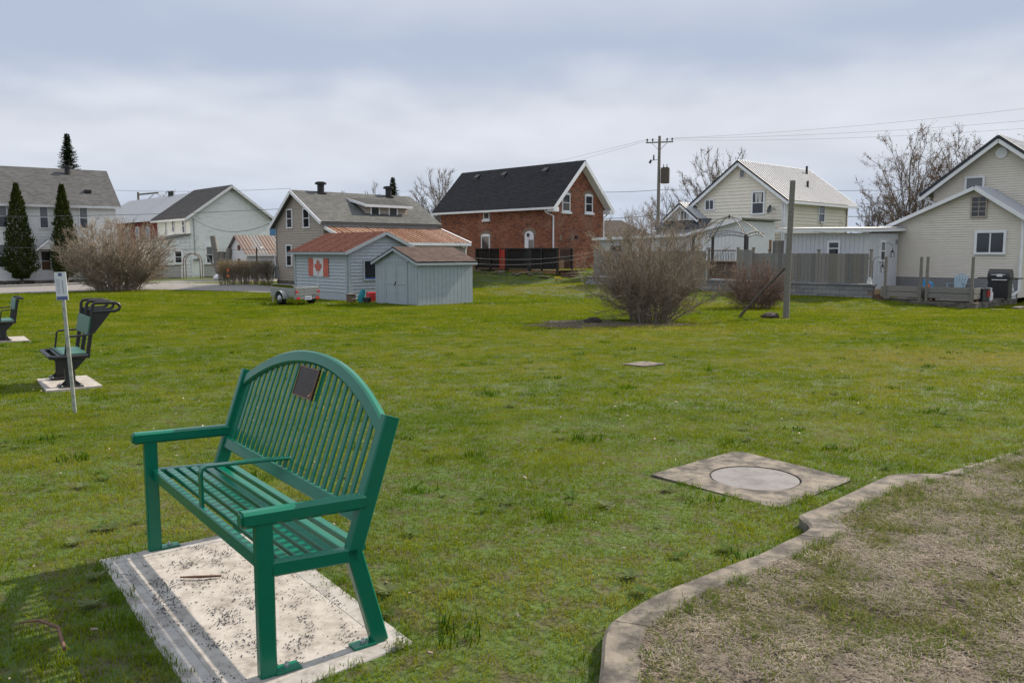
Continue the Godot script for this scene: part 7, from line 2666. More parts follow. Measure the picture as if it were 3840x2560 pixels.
func trailer() -> void:
	# axle from near wheel to far wheel; the tailgate faces the camera's right
	var wa := Vector3(-9.50, 0, -34.02)
	var ax := Vector3(0.69, 0, -0.724)
	var fw := Vector3(-0.724, 0, -0.69)
	var width := 1.42
	var gy := ground(-9.2, -34.3)
	var t := thing("utility_trailer", "small galvanised utility trailer with white-rimmed wheels and tailgate", "trailer", Vector3(wa.x, gy, wa.z))
	var P := func(a: float, f: float, y: float) -> Vector3: return Vector3(wa.x, gy, wa.z) + ax * a + fw * f + UP * y
	var i0 := 0.14
	var i1 := width - 0.14
	var rear := -0.80
	var front := 1.05
	for k in 2:
		var a := 0.0 if k == 0 else width
		var ty := MB.new()
		var c: Vector3 = P.call(a, 0, 0.255)
		ty.tube([c - ax * 0.07, c - ax * 0.085, c + ax * 0.085, c + ax * 0.07], [0.20, 0.25, 0.25, 0.20], 20)
		var wheel := part("wheel", ty, M.rubber)
		var rm := MB.new()
		var s := -1.0 if k == 0 else 1.0
		rm.tube([c + ax * s * 0.05, c + ax * s * 0.092, c + ax * s * 0.080], [0.16, 0.155, 0.05], 16)
		part("rim", rm, M.white_plastic, wheel)
		var fe := MB.new()
		var pts := []
		for q in 9:
			var an := PI * q / 8.0
			pts.append(P.call(a, cos(an) * 0.33, 0.27 + sin(an) * 0.32))
		fe.sweep(pts, 0.24, 0.012, ax)
		part("fender", fe, M.galvanised)
	var fl := MB.new()
	fl.hexa([P.call(i0, rear, 0.36), P.call(i1, rear, 0.36), P.call(i1, front, 0.36), P.call(i0, front, 0.36), P.call(i0, rear, 0.40), P.call(i1, rear, 0.40), P.call(i1, front, 0.40), P.call(i0, front, 0.40)])
	part("bed", fl, M.galvanised)
	for a in [i0, i1]:
		for h in [[0.34, 0.47], [0.475, 0.61], [0.615, 0.70]]:
			var sd := MB.new()
			sd.bar(P.call(a, rear, (h[0] + h[1]) * 0.5), P.call(a, front, (h[0] + h[1]) * 0.5), 0.03, h[1] - h[0], UP, 0.008)
			part("side_panel", sd, M.galvanised)
		var rl := MB.new()
		rl.tube([P.call(a, rear + 0.05, 0.70), P.call(a, rear + 0.05, 0.80), P.call(a, rear + 0.12, 0.84), P.call(a, front - 0.12, 0.84), P.call(a, front - 0.05, 0.80), P.call(a, front - 0.05, 0.70)], [0.014, 0.014, 0.014, 0.014, 0.014, 0.014], 8)
		part("side_rail", rl, M.galvanised)
		var po := MB.new()
		po.bar(P.call(a, rear, 0.26), P.call(a, rear, 0.80), 0.05, 0.05, ax)
		part("corner_post", po, M.galvanised)
	var tg := thing_child("tailgate")
	for h in [[0.38, 0.50], [0.505, 0.62], [0.625, 0.74]]:
		var m := MB.new()
		m.bar(P.call(i0 + 0.03, rear - 0.02, (h[0] + h[1]) * 0.5), P.call(i1 - 0.03, rear - 0.02, (h[0] + h[1]) * 0.5), 0.03, h[1] - h[0], UP, 0.010)
		part("tailgate_panel", m, M.galvanised, tg)
	var bp := MB.new()
	bp.bar(P.call(i0 - 0.02, rear - 0.03, 0.30), P.call(i1 + 0.02, rear - 0.03, 0.30), 0.05, 0.09, UP)
	part("bumper", bp, M.galvanised)
	for q in [[i0 + 0.06, 0.56], [i1 - 0.06, 0.56], [i0 + 0.12, 0.29], [i1 - 0.12, 0.29]]:
		var lm := MB.new()
		lm.box(P.call(q[0], rear - 0.07, q[1]), Vector3(0.10 if q[1] > 0.4 else 0.15, 0.08, 0.03), Basis(ax, UP, fw))
		part("tail_light", lm, M.lens_red)
	var pl := MB.new()
	pl.box(P.call(0.72, rear - 0.075, 0.30), Vector3(0.32, 0.15, 0.008), Basis(ax, UP, fw))
	var plate := part("licence_plate", pl, M.white_plastic)
	var tx := MB.new()
	for i in 6:
		tx.box(P.call(0.60 + i * 0.046, rear - 0.081, 0.295), Vector3(0.026, 0.055, 0.002), Basis(ax, UP, fw))
	part("plate_characters", tx, M.blue_line, plate)
	var tn := MB.new()
	tn.bar(P.call(0.3, front, 0.36), P.call(0.71, front + 0.9, 0.36), 0.06, 0.08, UP)
	tn.bar(P.call(1.12, front, 0.36), P.call(0.71, front + 0.9, 0.36), 0.06, 0.08, UP)
	tn.rod(P.call(0.71, front + 0.85, 0.0), P.call(0.71, front + 0.85, 0.42), 0.03)
	part("tongue", tn, M.galvanised)

func thing_child(called: String) -> Node3D:
	var o := Node3D.new()
	o.name = called
	cur.add_child(o, true)
	return o

func yard_bits() -> void:
	# things between garage and shed
	var p := G(-6.86, -35.55)
	thing("wooden_crate", "old wooden crate standing by the grey garage corner", "crate", p)
	for i in 4:
		var m := MB.new()
		m.bar(p + UP * (0.05 + i * 0.092) - ER * 0.15, p + UP * (0.05 + i * 0.092) + ER * 0.15, 0.025, 0.078, UP)
		part("slat", m, M.brown_wood)
		var m2 := MB.new()
		m2.bar(p + UP * (0.05 + i * 0.092) - ER * 0.15 + EL * 0.02, p + UP * (0.05 + i * 0.092) - ER * 0.15 + EL * 0.24, 0.025, 0.078, UP)
		part("slat", m2, M.brown_wood)
	var tp := MB.new()
	tp.box(p + UP * 0.385 + EL * 0.11, Vector3(0.38, 0.025, 0.32), Basis(ER, UP, EL))
	part("lid", tp, M.grey_wood0)
	var q := G(-6.56, -35.95)
	var bg := MB.new()
	bg.tube([q, q + UP * 0.10, q + Vector3(0.04, 0.32, 0), q + Vector3(0.09, 0.50, 0), q + Vector3(0.12, 0.58, 0)], [0.12, 0.18, 0.15, 0.12, 0.03], 10)
	solo("teal_sack", "slumped teal sack between crate and grey shed", "sack", bg, M.rag_teal, q)
	var t2 := G(-6.26, -35.7)
	var tb := MB.new()
	tb.tube([t2, t2 + UP * 0.20, t2 + UP * 0.23], [0.14, 0.19, 0.20], 14)
	solo("black_tub", "black plastic tub before the teal sack", "tub", tb, M.black_plastic, t2)
	var r3 := G(-6.28, -36.35)
	var rb := MB.new()
	rb.hexa([r3, r3 + ER * 0.5, r3 + ER * 0.5 + EL * 0.3, r3 + EL * 0.3, r3 + UP * 0.40 + ER * 0.04, r3 + UP * 0.40 + ER * 0.5, r3 + UP * 0.42 + ER * 0.5 + EL * 0.3, r3 + UP * 0.42 + ER * 0.04 + EL * 0.3])
	solo("red_bin", "bright red plastic bin tucked behind the grey shed", "bin", rb, M.bin_red, r3)
	# rocks on the lawn by the shrub and mole hill by the pole
	var s1 := G(2.35, -23.9) + UP * 0.05
	solo("stump", "dark lumpy stump in the bare soil beside the big shrub", "stump", stone_mesh(s1, 0.18, 41), M.earth, s1)
	var s2 := G(8.15, -26.0) + UP * 0.02
	solo("molehill", "small dark earth mound at the foot of the bare pole", "mound", stone_mesh(s2, 0.24, 43), M.earth, s2)
	# daffodils on the bank
	rng.seed = 51
	for i in 7:
		var d := G(2.68 + rng.randf_range(-0.35, 0.35), -49.98 + rng.randf_range(-0.25, 0.25))
		thing("daffodil", "yellow daffodil blooming on the grassy bank", "flower", d, "daffodils on the bank")
		var h := rng.randf_range(0.22, 0.34)
		var st := MB.new()
		st.rod(d, d + UP * h, 0.008, 4)
		part("stem", st, M.chair_green)
		var fl := MB.new()
		for k in 6:
			var an := TAU * k / 6.0
			var dd := Vector3(cos(an), 0.25, sin(an))
			fl.quad(d + UP * h, d + UP * h + dd * 0.05 + Vector3(-dd.z, 0, dd.x) * 0.03, d + UP * h + dd * 0.10, d + UP * h + dd * 0.05 - Vector3(-dd.z, 0, dd.x) * 0.03)
		fl.tube([d + UP * h, d + UP * (h + 0.07)], [0.025, 0.04], 8)
		part("bloom", fl, M.daffodil)

#PART5
# ------------------------------------------------------------------ plants
var tips := []

func grow(m: MB, p: Vector3, d: Vector3, l: float, r: float, lev: int, o: Dictionary) -> void:
	var kids: Array = o.kids
	var last := lev >= kids.size()
	var n := 2 if last else (4 if lev == 0 else 3)
	var pts := [p]
	var rad := [r]
	var dirs := []
	var dir := d
	var at := p
	var end_r: float = r * (0.35 if last else o.get("taper", 0.55))
	for i in n:
		var wig: float = o.wiggle
		dir = (dir + Vector3(rng.randf_range(-1, 1), rng.randf_range(-1, 1), rng.randf_range(-1, 1)) * wig + UP * o.rise[mini(lev, o.rise.size() - 1)]).normalized()
		at += dir * l / n
		pts.append(at)
		dirs.append(dir)
		rad.append(lerpf(r, end_r, (i + 1.0) / n))
	m.tube(pts, rad, 7 if r > 0.06 else (5 if r > 0.02 else 3), false)
	if last:
		tips.append([at, dir])
		return
	var k: int = kids[lev]
	for i in k:
		var t: float = lerpf(o.start[mini(lev, o.start.size() - 1)], 1.0, (i + rng.randf()) / k)
		var f := t * n
		var s := mini(int(f), n - 1)
		var q: Vector3 = pts[s].lerp(pts[s + 1], f - s)
		var base: Vector3 = dirs[s]
		var side := base.cross(Vector3(rng.randf_range(-1, 1), rng.randf_range(-1, 1), rng.randf_range(-1, 1))).normalized()
		var an: float = rng.randf_range(o.angle[0], o.angle[1])
		var nd := (base * cos(an) + side * sin(an)).normalized()
		var rr := lerpf(r, end_r, t) * rng.randf_range(0.45, 0.72)
		grow(m, q, nd, l * o.ratio[mini(lev, o.ratio.size() - 1)] * rng.randf_range(0.7, 1.15) * (1.15 - 0.4 * t), maxf(rr, o.get("thin", 0.003)), lev + 1, o)

func buds(list: Array, per: int, size: float, cols: Array, spread: float) -> MB:
	var m := MB.new()
	m.colored = true
	for q in list:
		for i in per:
			if rng.randf() < 0.25: continue
			var p: Vector3 = q[0] - q[1] * rng.randf() * spread + Vector3(rng.randf_range(-1, 1), rng.randf_range(-1, 1), rng.randf_range(-1, 1)) * spread * 0.25
			leaf(m, p, size * rng.randf_range(0.6, 1.3), cols[rng.randi() % cols.size()])
	return m

func leaf(m: MB, p: Vector3, s: float, c: Color) -> void:
	var a := Vector3(rng.randf_range(-1, 1), rng.randf_range(-1, 1), rng.randf_range(-1, 1)).normalized() * s
	var b := a.cross(Vector3(rng.randf_range(-1, 1), rng.randf_range(-1, 1), rng.randf_range(-1, 1))).normalized() * s * 0.5
	var g := rng.randf_range(0.75, 1.25)
	m.col = Color(c.r * g, c.g * g, c.b * g)
	m.quad(p - a, p - b, p + a, p + b)

# twigs that fill a dome or an egg: main limbs reach for points in it, then fork twice
func crown(m: MB, foot: Vector3, spread: float, mid: Vector3, ext: Vector3, mains: int, subs: int, twigs: int, r: float, thin: float, wig: float, under: float, fork := 0.0) -> void:
	var jit := func(s: float) -> Vector3: return Vector3(rng.randf_range(-1, 1), rng.randf_range(-1, 1), rng.randf_range(-1, 1)) * s
	for i in mains:
		var an := TAU * (i * 0.618 + 0.08 * rng.randf())
		var cy := lerpf(under, 1.0, pow((i + rng.randf()) / mains, 0.8))
		var ring := sqrt(maxf(0.0, 1.0 - cy * cy))
		var q := rng.randf_range(0.62, 1.08)
		var goal := mid + Vector3(cos(an) * ring * ext.x, cy * ext.y, sin(an) * ring * ext.z) * q
		var a := foot + Vector3(cos(an), 0, sin(an)) * spread * sqrt(rng.randf()) + UP * fork * rng.randf_range(0.5, 1.0)
		var c: Vector3 = a + Vector3((goal.x - a.x) * 0.30, maxf((goal.y - a.y) * 0.55, ext.y * 0.10), (goal.z - a.z) * 0.30) + jit.call(wig * 0.5)
		var pts := []
		var rad := []
		var n := 7
		var r0 := r * rng.randf_range(0.6, 1.2)
		for k in n + 1:
			var t := float(k) / n
			pts.append(a.lerp(c, t).lerp(c.lerp(goal, t), t) + jit.call(wig * 0.22 * minf(t, 1.0 - t * 0.3)))
			rad.append(lerpf(r0, thin * 1.3, pow(t, 0.8)))
		m.tube(pts, rad, 6 if r0 > 0.03 else 4, false)
		for s in subs:
			var t := lerpf(0.15, 1.0, (s + rng.randf()) / subs)
			var f := minf(t * n, n - 0.001)
			var k := int(f)
			var p: Vector3 = pts[k].lerp(pts[k + 1], f - k)
			var along: Vector3 = (pts[k + 1] - pts[k]).normalized()
			var away := ((p - mid) / ext).normalized()
			var d: Vector3 = (along * 0.7 + away * 0.35 + UP * 0.25 + jit.call(0.85)).normalized()
			var l := (ext.x + ext.y) * 0.5 * rng.randf_range(0.20, 0.46) * (1.1 - 0.35 * t)
			var e: Vector3 = p + d * l
			var rel: Vector3 = (e - mid) / ext
			if rel.length() > 1.06: e = mid + rel.normalized() * 1.04 * ext
			var sp := [p]
			var sr := [maxf(lerpf(r0, thin, t) * 0.55, thin * 1.25)]
			for w in 3:
				var tt := (w + 1) / 3.0
				sp.append(p.lerp(e, tt) + jit.call(l * 0.09) + UP * l * 0.10 * tt * tt)
				sr.append(lerpf(sr[0], thin, tt))
			m.tube(sp, sr, 3, false)
			for w in twigs:
				var tt := rng.randf_range(0.2, 1.0) * 3.0
				var kk := mini(int(tt), 2)
				var b: Vector3 = sp[kk].lerp(sp[kk + 1], tt - kk)
				var dd: Vector3 = ((sp[kk + 1] - sp[kk]).normalized() * 0.8 + UP * 0.22 + jit.call(0.8)).normalized()
				var ll := l * rng.randf_range(0.25, 0.62)
				var b1: Vector3 = b + dd * ll * 0.5 + jit.call(ll * 0.08)
				var b2: Vector3 = b1 + (dd + UP * 0.25 + jit.call(0.25)).normalized() * ll * 0.5
				m.tube([b, b1, b2], [thin, thin * 0.85, thin * 0.5], 3, false)
				tips.append([b2, (b2 - b1).normalized()])

func shrub(label: String, at: Vector3, wide: float, deep: float, high: float, mains: int, subs: int, twigs: int, r: float, thin: float, spread: float, twig: Material, bud: Array, bsize: float, sd: int, under := -0.35, per := 1) -> void:
	rng.seed = sd
	thing("bare_shrub", label, "shrub", at, "leafless shrubs on the lawn")
	tips = []
	var m := MB.new()
	crown(m, at - UP * 0.1, spread, at + UP * high * 0.42, Vector3(wide, high * 0.58, deep), mains, subs, twigs, r, thin, 0.35, under)
	part("branches", m, twig)
	part("buds", buds(tips, per, bsize, bud, 0.10), M.leaf)

func bare_tree(label: String, at: Vector3, h: float, wide: float, low: float, sd: int, o := {}) -> void:
	rng.seed = sd
	thing("bare_tree", label, "tree", at, "leafless trees behind the houses")
	tips = []
	var m := MB.new()
	var lean: Vector3 = o.get("lean", Vector3.ZERO)
	var tr: float = h * o.get("girth", 0.016)
	var fork := h * low
	var top := at + UP * fork + lean * fork
	var tk := MB.new()
	tk.tube([at - UP * 0.3, at + UP * 0.3, at + UP * fork * 0.5 + lean * fork * 0.4, top], [tr * 1.4, tr * 1.1, tr, tr * 0.9], 9)
	part("trunk", tk, M.bark_grey)
	var cy := (h + fork * 0.8) * 0.5
	crown(m, at + lean * fork + UP * fork * 0.62, tr * 0.5, at + UP * cy + lean * cy, Vector3(wide, (h - fork * 0.8) * 0.5, wide), o.get("mains", 20), o.get("subs", 10), o.get("twigs", 15), tr * 0.42, o.get("thin", 0.010), o.get("wiggle", 0.6), -0.75, fork * 0.4)
	part("crown", m, M.bark_grey)
	var bud: Array = o.get("seeds", [])
	if bud.size(): part("seed_clusters", buds(tips, o.get("per", 1), o.get("size", 0.06), bud, 0.3), M.leaf)

func cedar(label: String, at: Vector3, h: float, r: float, sd: int) -> void:
	rng.seed = sd
	thing("cedar_tree", label, "tree", at, "columnar cedars by the white house")
	var tk := MB.new()
	tk.tube([at - UP * 0.2, at + UP * 0.8, at + UP * h * 0.9], [0.13, 0.10, 0.02], 8)
	part("trunk", tk, M.bark)
	var m := MB.new()
	m.colored = true
	var fn := FastNoiseLite.new()
	fn.seed = sd; fn.frequency = 0.9
	for i in 9000:
		var t := rng.randf()
		t = t * t * 0.35 + t * 0.65
		var y := 0.45 + t * (h - 0.45)
		var an := rng.randf() * TAU
		var prof := r * (0.45 + 0.75 * ss(0.0, 0.12, t)) * (1.0 - 0.92 * pow(t, 1.5))
		var lump := 1.0 + 0.60 * fn.get_noise_3d(cos(an) * 1.6, y * 1.5, sin(an) * 1.6) + (0.16 if rng.randf() < 0.12 else 0.0)
		var q := prof * lump * pow(rng.randf(), 0.28)
		var p := at + Vector3(cos(an) * q, y, sin(an) * q)
		# flat upright sprays
		var up := (UP * 1.2 + Vector3(cos(an), 0, sin(an)) * 0.5 + Vector3(rng.randf_range(-1, 1), 0, rng.randf_range(-1, 1)) * 0.5).normalized() * rng.randf_range(0.09, 0.19)
		var sd2 := up.cross(Vector3(rng.randf_range(-1, 1), rng.randf_range(-0.3, 0.3), rng.randf_range(-1, 1))).normalized() * rng.randf_range(0.025, 0.05)
		var g := rng.randf_range(0.6, 1.35)
		m.col = Color(0.030 * g, 0.048 * g, 0.012 * g).lerp(Color(0.075, 0.052, 0.018), 0.55 * rng.randf() * rng.randf())
		m.quad(p - sd2 * 0.6, p + up * 0.4 - sd2, p + up, p + up * 0.4 + sd2)
	part("crown", m, M.leaf)

func spruce(label: String, at: Vector3, h: float, r: float, low: float, sd: int) -> void:
	rng.seed = sd
	thing("spruce_tree", label, "tree", at, "spruces behind the roofs")
	var tk := MB.new()
	tk.tube([at, at + UP * h], [0.22, 0.02], 8)
	part("trunk", tk, M.bark)
	var m := MB.new()
	m.colored = true
	var y := low
	while y < h - 0.15:
		var t := (h - y) / (h - low)
		var reach := r * t * rng.randf_range(0.8, 1.1) + 0.06
		var nb := 7 + int(t * 5.0)
		for i in nb:
			var an := TAU * (i + rng.randf()) / nb
			var d := Vector3(cos(an), -0.25 + 0.35 * (1.0 - t), sin(an)).normalized()
			var l := reach * rng.randf_range(0.7, 1.15)
			var nseg := int(l / 0.055) + 3
			for k in nseg:
				var q := at + UP * y + d * l * (k + 0.4) / nseg + UP * 0.12 * pow(float(k) / nseg, 2.0) * l
				var sz := lerpf(0.17, 0.08, float(k) / nseg)
				for w in 2:
					var a := (d + Vector3(rng.randf_range(-1, 1), rng.randf_range(-0.5, 0.4), rng.randf_range(-1, 1)) * 0.9).normalized() * sz * 1.4
					var b := a.cross(Vector3(rng.randf_range(-1, 1), 1, rng.randf_range(-1, 1))).normalized() * sz * 0.30
					var g := rng.randf_range(0.6, 1.3)
					m.col = Color(0.030 * g, 0.045 * g, 0.020 * g)
					m.quad(q - b * 0.5, q + a * 0.5 - b, q + a, q + a * 0.5 + b)
		y += 0.10 + 0.05 * t
	part("crown", m, M.leaf)

func plants() -> void:
	shrub("big spreading leafless shrub in the middle of the lawn", G(4.12, -24.5), 2.15, 1.9, 3.25, 60, 13, 14, 0.034, 0.0046, 0.60, M.twig, [Color(0.24, 0.20, 0.11), Color(0.20, 0.18, 0.07), Color(0.28, 0.21, 0.13)], 0.014, 61)
	shrub("wide brown leafless shrub at the street before the white house", G(-23.0, -48.2), 3.35, 2.6, 4.0, 72, 13, 12, 0.05, 0.0080, 1.1, M.twig, [Color(0.28, 0.20, 0.12), Color(0.24, 0.22, 0.07), Color(0.26, 0.17, 0.11)], 0.032, 62)
	shrub("small reddish leafless shrub beside the bare pole", G(9.35, -31.6), 1.4, 1.2, 1.80, 70, 10, 9, 0.014, 0.0048, 0.45, M.twig_red, [Color(0.18, 0.12, 0.09), Color(0.22, 0.15, 0.11)], 0.014, 63)
	# hedge
	rng.seed = 64
	var a := G(-18.55, -52.4)
	var b := G(-15.45, -53.55)
	thing("trimmed_hedge", "clipped yellowish hedge with bare stems beside the tan house", "hedge", a.lerp(b, 0.5))
	tips = []
	var hm := MB.new()
	var ho := {"kids": [6, 4], "wiggle": 0.12, "rise": [0.08, 0.08], "start": [0.3, 0.3], "angle": [0.25, 0.7], "ratio": [0.42, 0.5], "thin": 0.006}
	for i in 190:
		var p := a.lerp(b, rng.randf()) + Vector3(-0.35, 0, -0.94) * rng.randf_range(0, 0.9)
		grow(hm, p - UP * 0.05, (UP + Vector3(rng.randf_range(-1, 1), 0, rng.randf_range(-1, 1)) * 0.18).normalized(), rng.randf_range(1.15, 1.42), 0.016, 0, ho)
	part("stems", hm, M.twig)
	var hl := MB.new()
	hl.colored = true
	for i in 9000:
		var t := pow(rng.randf(), 0.6)
		var p := a.lerp(b, rng.randf_range(-0.02, 1.02)) + Vector3(-0.35, 0, -0.94) * rng.randf_range(-0.12, 1.0) + UP * (0.15 + 1.40 * t)
		leaf(hl, p, rng.randf_range(0.018, 0.035), Color(0.20, 0.165, 0.045).lerp(Color(0.15, 0.115, 0.06), rng.randf()))
	part("foliage", hl, M.leaf)
	# trees
	var rusty := [Color(0.22, 0.135, 0.09), Color(0.27, 0.175, 0.11), Color(0.17, 0.105, 0.075)]
	var seedy := {"seeds": rusty, "size": 0.055, "wiggle": 1.1, "subs": 12, "twigs": 15, "mains": 26, "thin": 0.0085, "per": 2}
	bare_tree("airy bare tree rising behind the charcoal brick house roof", Vector3(-6.6, -0.5, -80), 9.9, 3.5, 0.2, 71, {"thin": 0.012, "mains": 34, "subs": 12, "twigs": 18})
	bare_tree("low bare tree between tan house and brick house", Vector3(-9.0, -0.5, -82), 6.9, 1.9, 0.2, 72, {"thin": 0.011})
	bare_tree("bare tree behind the tan house between its two vents", Vector3(-15.7, -0.5, -95), 9.6, 1.9, 0.25, 73, {"thin": 0.012})
	bare_tree("thin leaning bare tree behind the tan roof", Vector3(-18.0, -0.5, -93), 9.3, 0.9, 0.3, 74, {"thin": 0.012, "mains": 8, "lean": Vector3(-0.08, 0, 0)})
	bare_tree("gnarly bare tree with dry seed clusters behind the yellow house", Vector3(16.6, -0.5, -68), 10.4, 3.6, 0.3, 75, {"seeds": rusty, "size": 0.05, "wiggle": 1.2, "thin": 0.011, "mains": 24, "subs": 11, "twigs": 16})
	bare_tree("slim bare tree beside the utility pole", Vector3(12.9, -0.5, -70), 7.6, 2.2, 0.2, 76, {"thin": 0.010})
	bare_tree("broad bare tree full of brown seeds beside the beige house", Vector3(27.6, -0.5, -58), 10.9, 3.4, 0.18, 77, seedy)
	bare_tree("bare seedy tree right behind the beige house gable", Vector3(32.2, -0.5, -60), 11.2, 3.2, 0.25, 78, seedy)
	bare_tree("thin bare sapling at the yellow house corner", Vector3(25.0, -0.5, -58), 6.4, 1.3, 0.25, 79, {"thin": 0.009})
	bare_tree("bare seedy tree at the picture edge over the beige roof", Vector3(42.5, -0.5, -66), 11.6, 3.2, 0.3, 80, seedy)
	bare_tree("small bare fruit tree before the yellow house side wall", Vector3(16.3, -0.3, -43.2), 3.5, 1.3, 0.4, 81, {"thin": 0.007, "mains": 10, "subs": 6, "twigs": 4, "girth": 0.02})
	bare_tree("bare twiggy tree peeping over the pale house roof", Vector3(-37.0, -0.5, -92), 9.3, 2.6, 0.3, 82, {"seeds": rusty, "size": 0.05, "thin": 0.012})
	cedar("columnar cedar before the white house, between two windows", Vector3(-33.92, -0.72, -57.29), 6.9, 0.88, 65)
	cedar("columnar cedar between the house door and the street shrub", Vector3(-31.62, -0.66, -58.80), 6.9, 0.82, 66)
	spruce("dark spruce rising behind the white house roof", Vector3(-38.0, -0.6, -72), 12.3, 1.9, 6.5, 67)
	spruce("small dark spruce behind the tan house vent", Vector3(-13.5, -0.5, -95), 10.6, 1.6, 6.0, 68)

func backdrop_houses() -> void:
	var el := Vector3(cos(deg_to_rad(-132.0)), 0, sin(deg_to_rad(-132.0)))
	var er := Vector3(cos(deg_to_rad(-42.0)), 0, sin(deg_to_rad(-42.0)))
	var o := Vector3(-33.4, 0, -78.4)
	var f := Fr.new(o, el, -er)
	thing("red_house", "red-walled house with pale metal roof behind the pale house", "house", Vector3(o.x, -0.5, o.z))
	var body := MB.new()
	body.prism(PackedVector2Array([Vector2(0, -0.6), Vector2(8, -0.6), Vector2(8, 4.6), Vector2(4, 7.2), Vector2(0, 4.6)]), f.p(0, 0), er, UP, el, 20.0)
	part("wall", body, M.red_wall)
	rng.seed = 91
	sheets(f.p(-0.4, 4.45, 0.4), f.p(20.3, 4.45, 0.4), f.p(20.3, 7.35, -4.0), f.p(-0.4, 7.35, -4.0), 1.2, 2, 0.03, [M.roof_steel])
	for s in [2.0, 5.0, 8.0, 11.5]:
		window(f, s, s + 0.7, 2.2, 3.9, {"fw": 0.12, "panes": [M.glass_blind]})
	for q in [[6.5, 0.5], [7.2, 0.5]]:
		pipe([f.p(q[0], 7.0, -3.9), f.p(q[0], 7.0 + q[1] + 0.3, -3.9)], 0.14, M.black_plastic, "flue")
	var b := Vector3(-29.0, 0, -96.0)
	thing("blue_building", "bright blue ribbed metal building glimpsed beside the tan house", "building", b)
	var bm := MB.new()
	bm.hexa([b - UP * 0.6, b + Vector3(9, -0.6, 0), b + Vector3(9, -0.6, -10), b + Vector3(0, -0.6, -10), b + UP * 4.8, b + Vector3(9, 4.8, 0), b + Vector3(9, 4.8, -10), b + Vector3(0, 4.8, -10)])
	part("wall", bm, M.blue_roof)
	for i in 22:
		var rb := MB.new()
		rb.bar(b + Vector3(0, 0.4 + i * 0.2, 0.03), b + Vector3(9, 0.4 + i * 0.2, 0.03), 0.06, 0.07, UP)
		part("rib", rb, M.blue_roof)
	var c := Vector3(10.2, 0, -92.0)
	thing("far_brown_house", "far house with dark brown roof beside the brick house", "house", c)
	var cm := MB.new()
	cm.box(c + Vector3(2, 1.2, -4), Vector3(7, 4.0, 6))
	part("wall", cm, M.vinyl_tan)
	var rm := MB.new()
	rm.hexa([c + Vector3(-2.2, 3.1, -0.5), c + Vector3(6.2, 3.1, -0.5), c + Vector3(6.2, 3.1, -7.5), c + Vector3(-2.2, 3.1, -7.5), c + Vector3(-1.4, 5.2, -3.8), c + Vector3(2.3, 5.2, -3.8), c + Vector3(2.3, 5.2, -4.2), c + Vector3(-1.4, 5.2, -4.2)])
	part("roof", rm, M.roof_felt_brown)
	# garden pieces before the pale house
	var t0 := G(-25.1, -65.0)
	thing("garden_arch", "rustic wooden garden arch before the pale house", "arch", t0)
	for z in [0.0, -0.5]:
		var pts := []
		var rr := []
		pts.append(t0 + Vector3(-0.65, -0.1, z)); rr.append(0.035)
		for i in 9:
			var an := PI - PI * i / 8.0
			pts.append(t0 + Vector3(cos(an) * 0.65, 1.35 + sin(an) * 0.62, z)); rr.append(0.03)
		pts.append(t0 + Vector3(0.65, -0.1, z)); rr.append(0.035)
		var am := MB.new()
		am.tube(pts, rr, 6)
		part("hoop", am, M.brown_wood)
	for i in 6:
		var an := PI * i / 5.0
		var rg := MB.new()
		rg.rod(t0 + Vector3(cos(an) * 0.65, 1.35 + sin(an) * 0.62, 0), t0 + Vector3(cos(an) * 0.65, 1.35 + sin(an) * 0.62, -0.5), 0.02, 5)
		part("rung", rg, M.brown_wood)
	for q in [[Vector3(-27.9, 0, -64.2), Vector3(-25.9, 0, -64.9), "faded lattice fence on the street side of the garden arch"], [Vector3(-24.3, 0, -65.4), Vector3(-22.3, 0, -65.9), "faded lattice fence between garden arch and hedge"]]:
		var p0 := G(q[0].x, q[0].z)
		var p1 := G(q[1].x, q[1].z)
		thing("lattice_fence", q[2], "fence", p0, "lattice fences by the arch")
		for h in [0.08, 1.02]:
			var rl := MB.new()
			rl.bar(p0 + UP * h, p1 + UP * h, 0.05, 0.07, UP)
			part("rail", rl, M.brown_wood)
		var d := (p1 - p0).normalized()
		var len := (p1 - p0).length()
		for s in [0, 1]:
			var k := -0.9
			while k < len:
				var a := Vector2(k, 0.1 if s == 0 else 1.0)
				var e := Vector2(k + 0.9, 1.0 if s == 0 else 0.1)
				if a.x < 0: a = a.lerp(e, (0.0 - a.x) / (e.x - a.x))
				if e.x > len: e = a.lerp(e, (len - a.x) / (e.x - a.x))
				k += 0.13
				if e.x - a.x < 0.04: continue
				var mb := MB.new()
				mb.bar(p0 + d * a.x + UP * a.y + Vector3(0, 0, 0.01 + 0.012 * s), p0 + d * e.x + UP * e.y + Vector3(0, 0, 0.01 + 0.012 * s), 0.008, 0.035, UP)
				part("lath", mb, M.grey_wood3)
	var s0 := G(-21.9, -62.6)
	thing("cut_stump", "tall cut multi-trunk tree stump before the pale house", "stump", s0)
	for q in [[-0.55, 0.05, 2.75, 0.26], [0.05, 0.0, 1.6, 0.24], [0.62, -0.05, 1.85, 0.24], [-0.95, 0.25, 1.35, 0.07]]:
		var m := MB.new()
		m.tube([s0 - UP * 0.2, s0 + Vector3(q[0] * 0.45, 0.9, q[1]), s0 + Vector3(q[0], q[2] + 0.5, q[1] * 2.0)], [q[3] * 1.35, q[3] * 1.1, q[3] * 0.85], 9)
		part("trunk", m, M.pole_wood)
	var fp := G(-17.3, -56.3)
	thing("bird_table", "white-topped feeder table on a black post behind the hedge", "bird table", fp)
	var fm := MB.new()
	fm.rod(fp, fp + UP * 2.35, 0.05)
	part("post", fm, M.black_steel)
	var ft := MB.new()
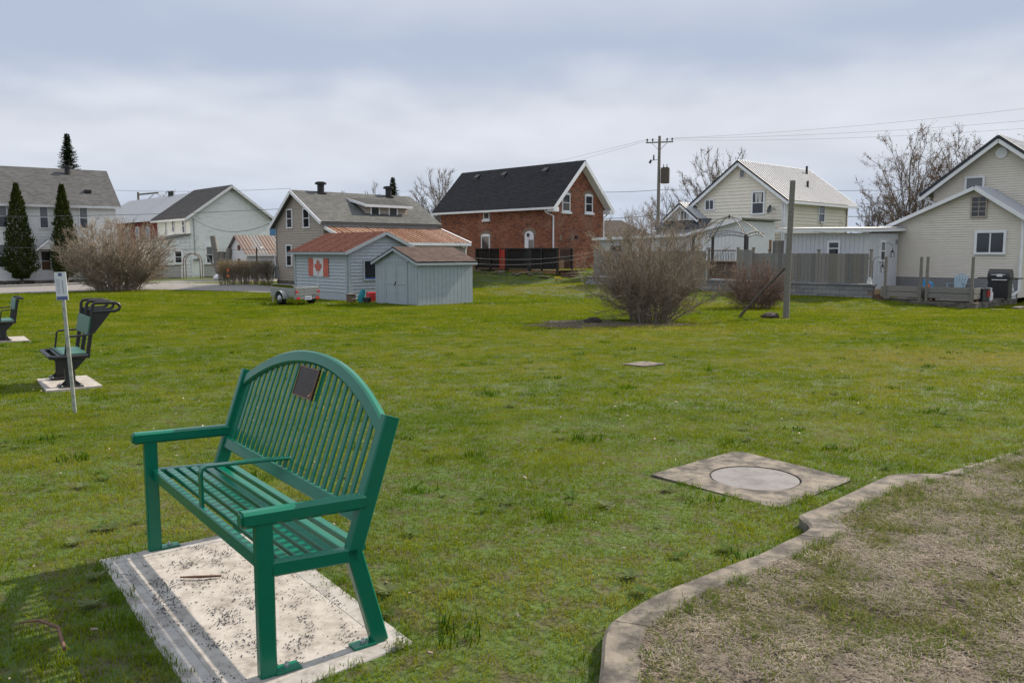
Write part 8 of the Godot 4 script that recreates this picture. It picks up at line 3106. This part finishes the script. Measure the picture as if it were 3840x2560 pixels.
	ft.box(fp + UP * 2.38, Vector3(0.7, 0.05, 0.5))
	part("tray", ft, M.white_plastic)
	for q in [[-17.85, 0.98, "upper orange driveway marker before the hedge"]]:
		var mp := G(q[0], -52.1)
		thing("driveway_marker", "thin driveway marker with orange reflectors before the hedge", "marker", mp)
		var mm := MB.new()
		mm.rod(mp, mp + UP * 1.0, 0.012, 6)
		part("stake", mm, M.pale_wood)
		for h in [0.62, 0.98]:
			var om := MB.new()
			om.tube([mp + UP * h + Vector3(0, 0, 0.015), mp + UP * h + Vector3(0, 0, 0.03)], [0.07, 0.07], 10)
			part("reflector", om, M.orange)
	var wp := G(-21.3, -60.0)
	var wm := MB.new()
	wm.tube([wp + Vector3(-0.3, 0.2, 0), wp + Vector3(-0.1, 0.24, 0), wp + Vector3(0.35, 0.24, 0)], [0.1, 0.24, 0.22], 12)
	solo("white_barrel", "white barrel lying at the street edge by the hedge", "barrel", wm, M.white_plastic, wp)

# ------------------------------------------------------------------ go
func _ready() -> void:
	world()
	materials()
	mat("chair_green", lin(0.06, 0.12, 0.02), 0.7)
	mat("dark_soil", lin(0.12, 0.088, 0.065), 1.0, T["grain"], Vector3.ONE * 0.8, T["h1"], 3.0)
	mat("earth", lin(0.050, 0.040, 0.033), 1.0, T["grain"], Vector3.ONE * 2.0)
	mat("daffodil", lin(0.80, 0.55, 0.02), 0.6)
	mat("roof_felt_brown", lin(0.075, 0.060, 0.052), 0.95)
	var t0 := Time.get_ticks_msec()
	make_ground()
	slab_things()
	gym()
	print("ground ", Time.get_ticks_msec() - t0)
	house_white()
	house_pale()
	hut()
	house_tan()
	house_brick()
	house_yellow()
	house_beige()
	low_building()
	white_garage()
	annex()
	garage()
	shed()
	deck()
	print("houses ", Time.get_ticks_msec() - t0)
	backdrop_houses()
	fence()
	patio()
	pole_and_lines()
	trailer()
	yard_bits()
	make_bench()
	print("things ", Time.get_ticks_msec() - t0)
	plants()
	print("plants ", Time.get_ticks_msec() - t0)
	make_grass()
	print("grass ", Time.get_ticks_msec() - t0)
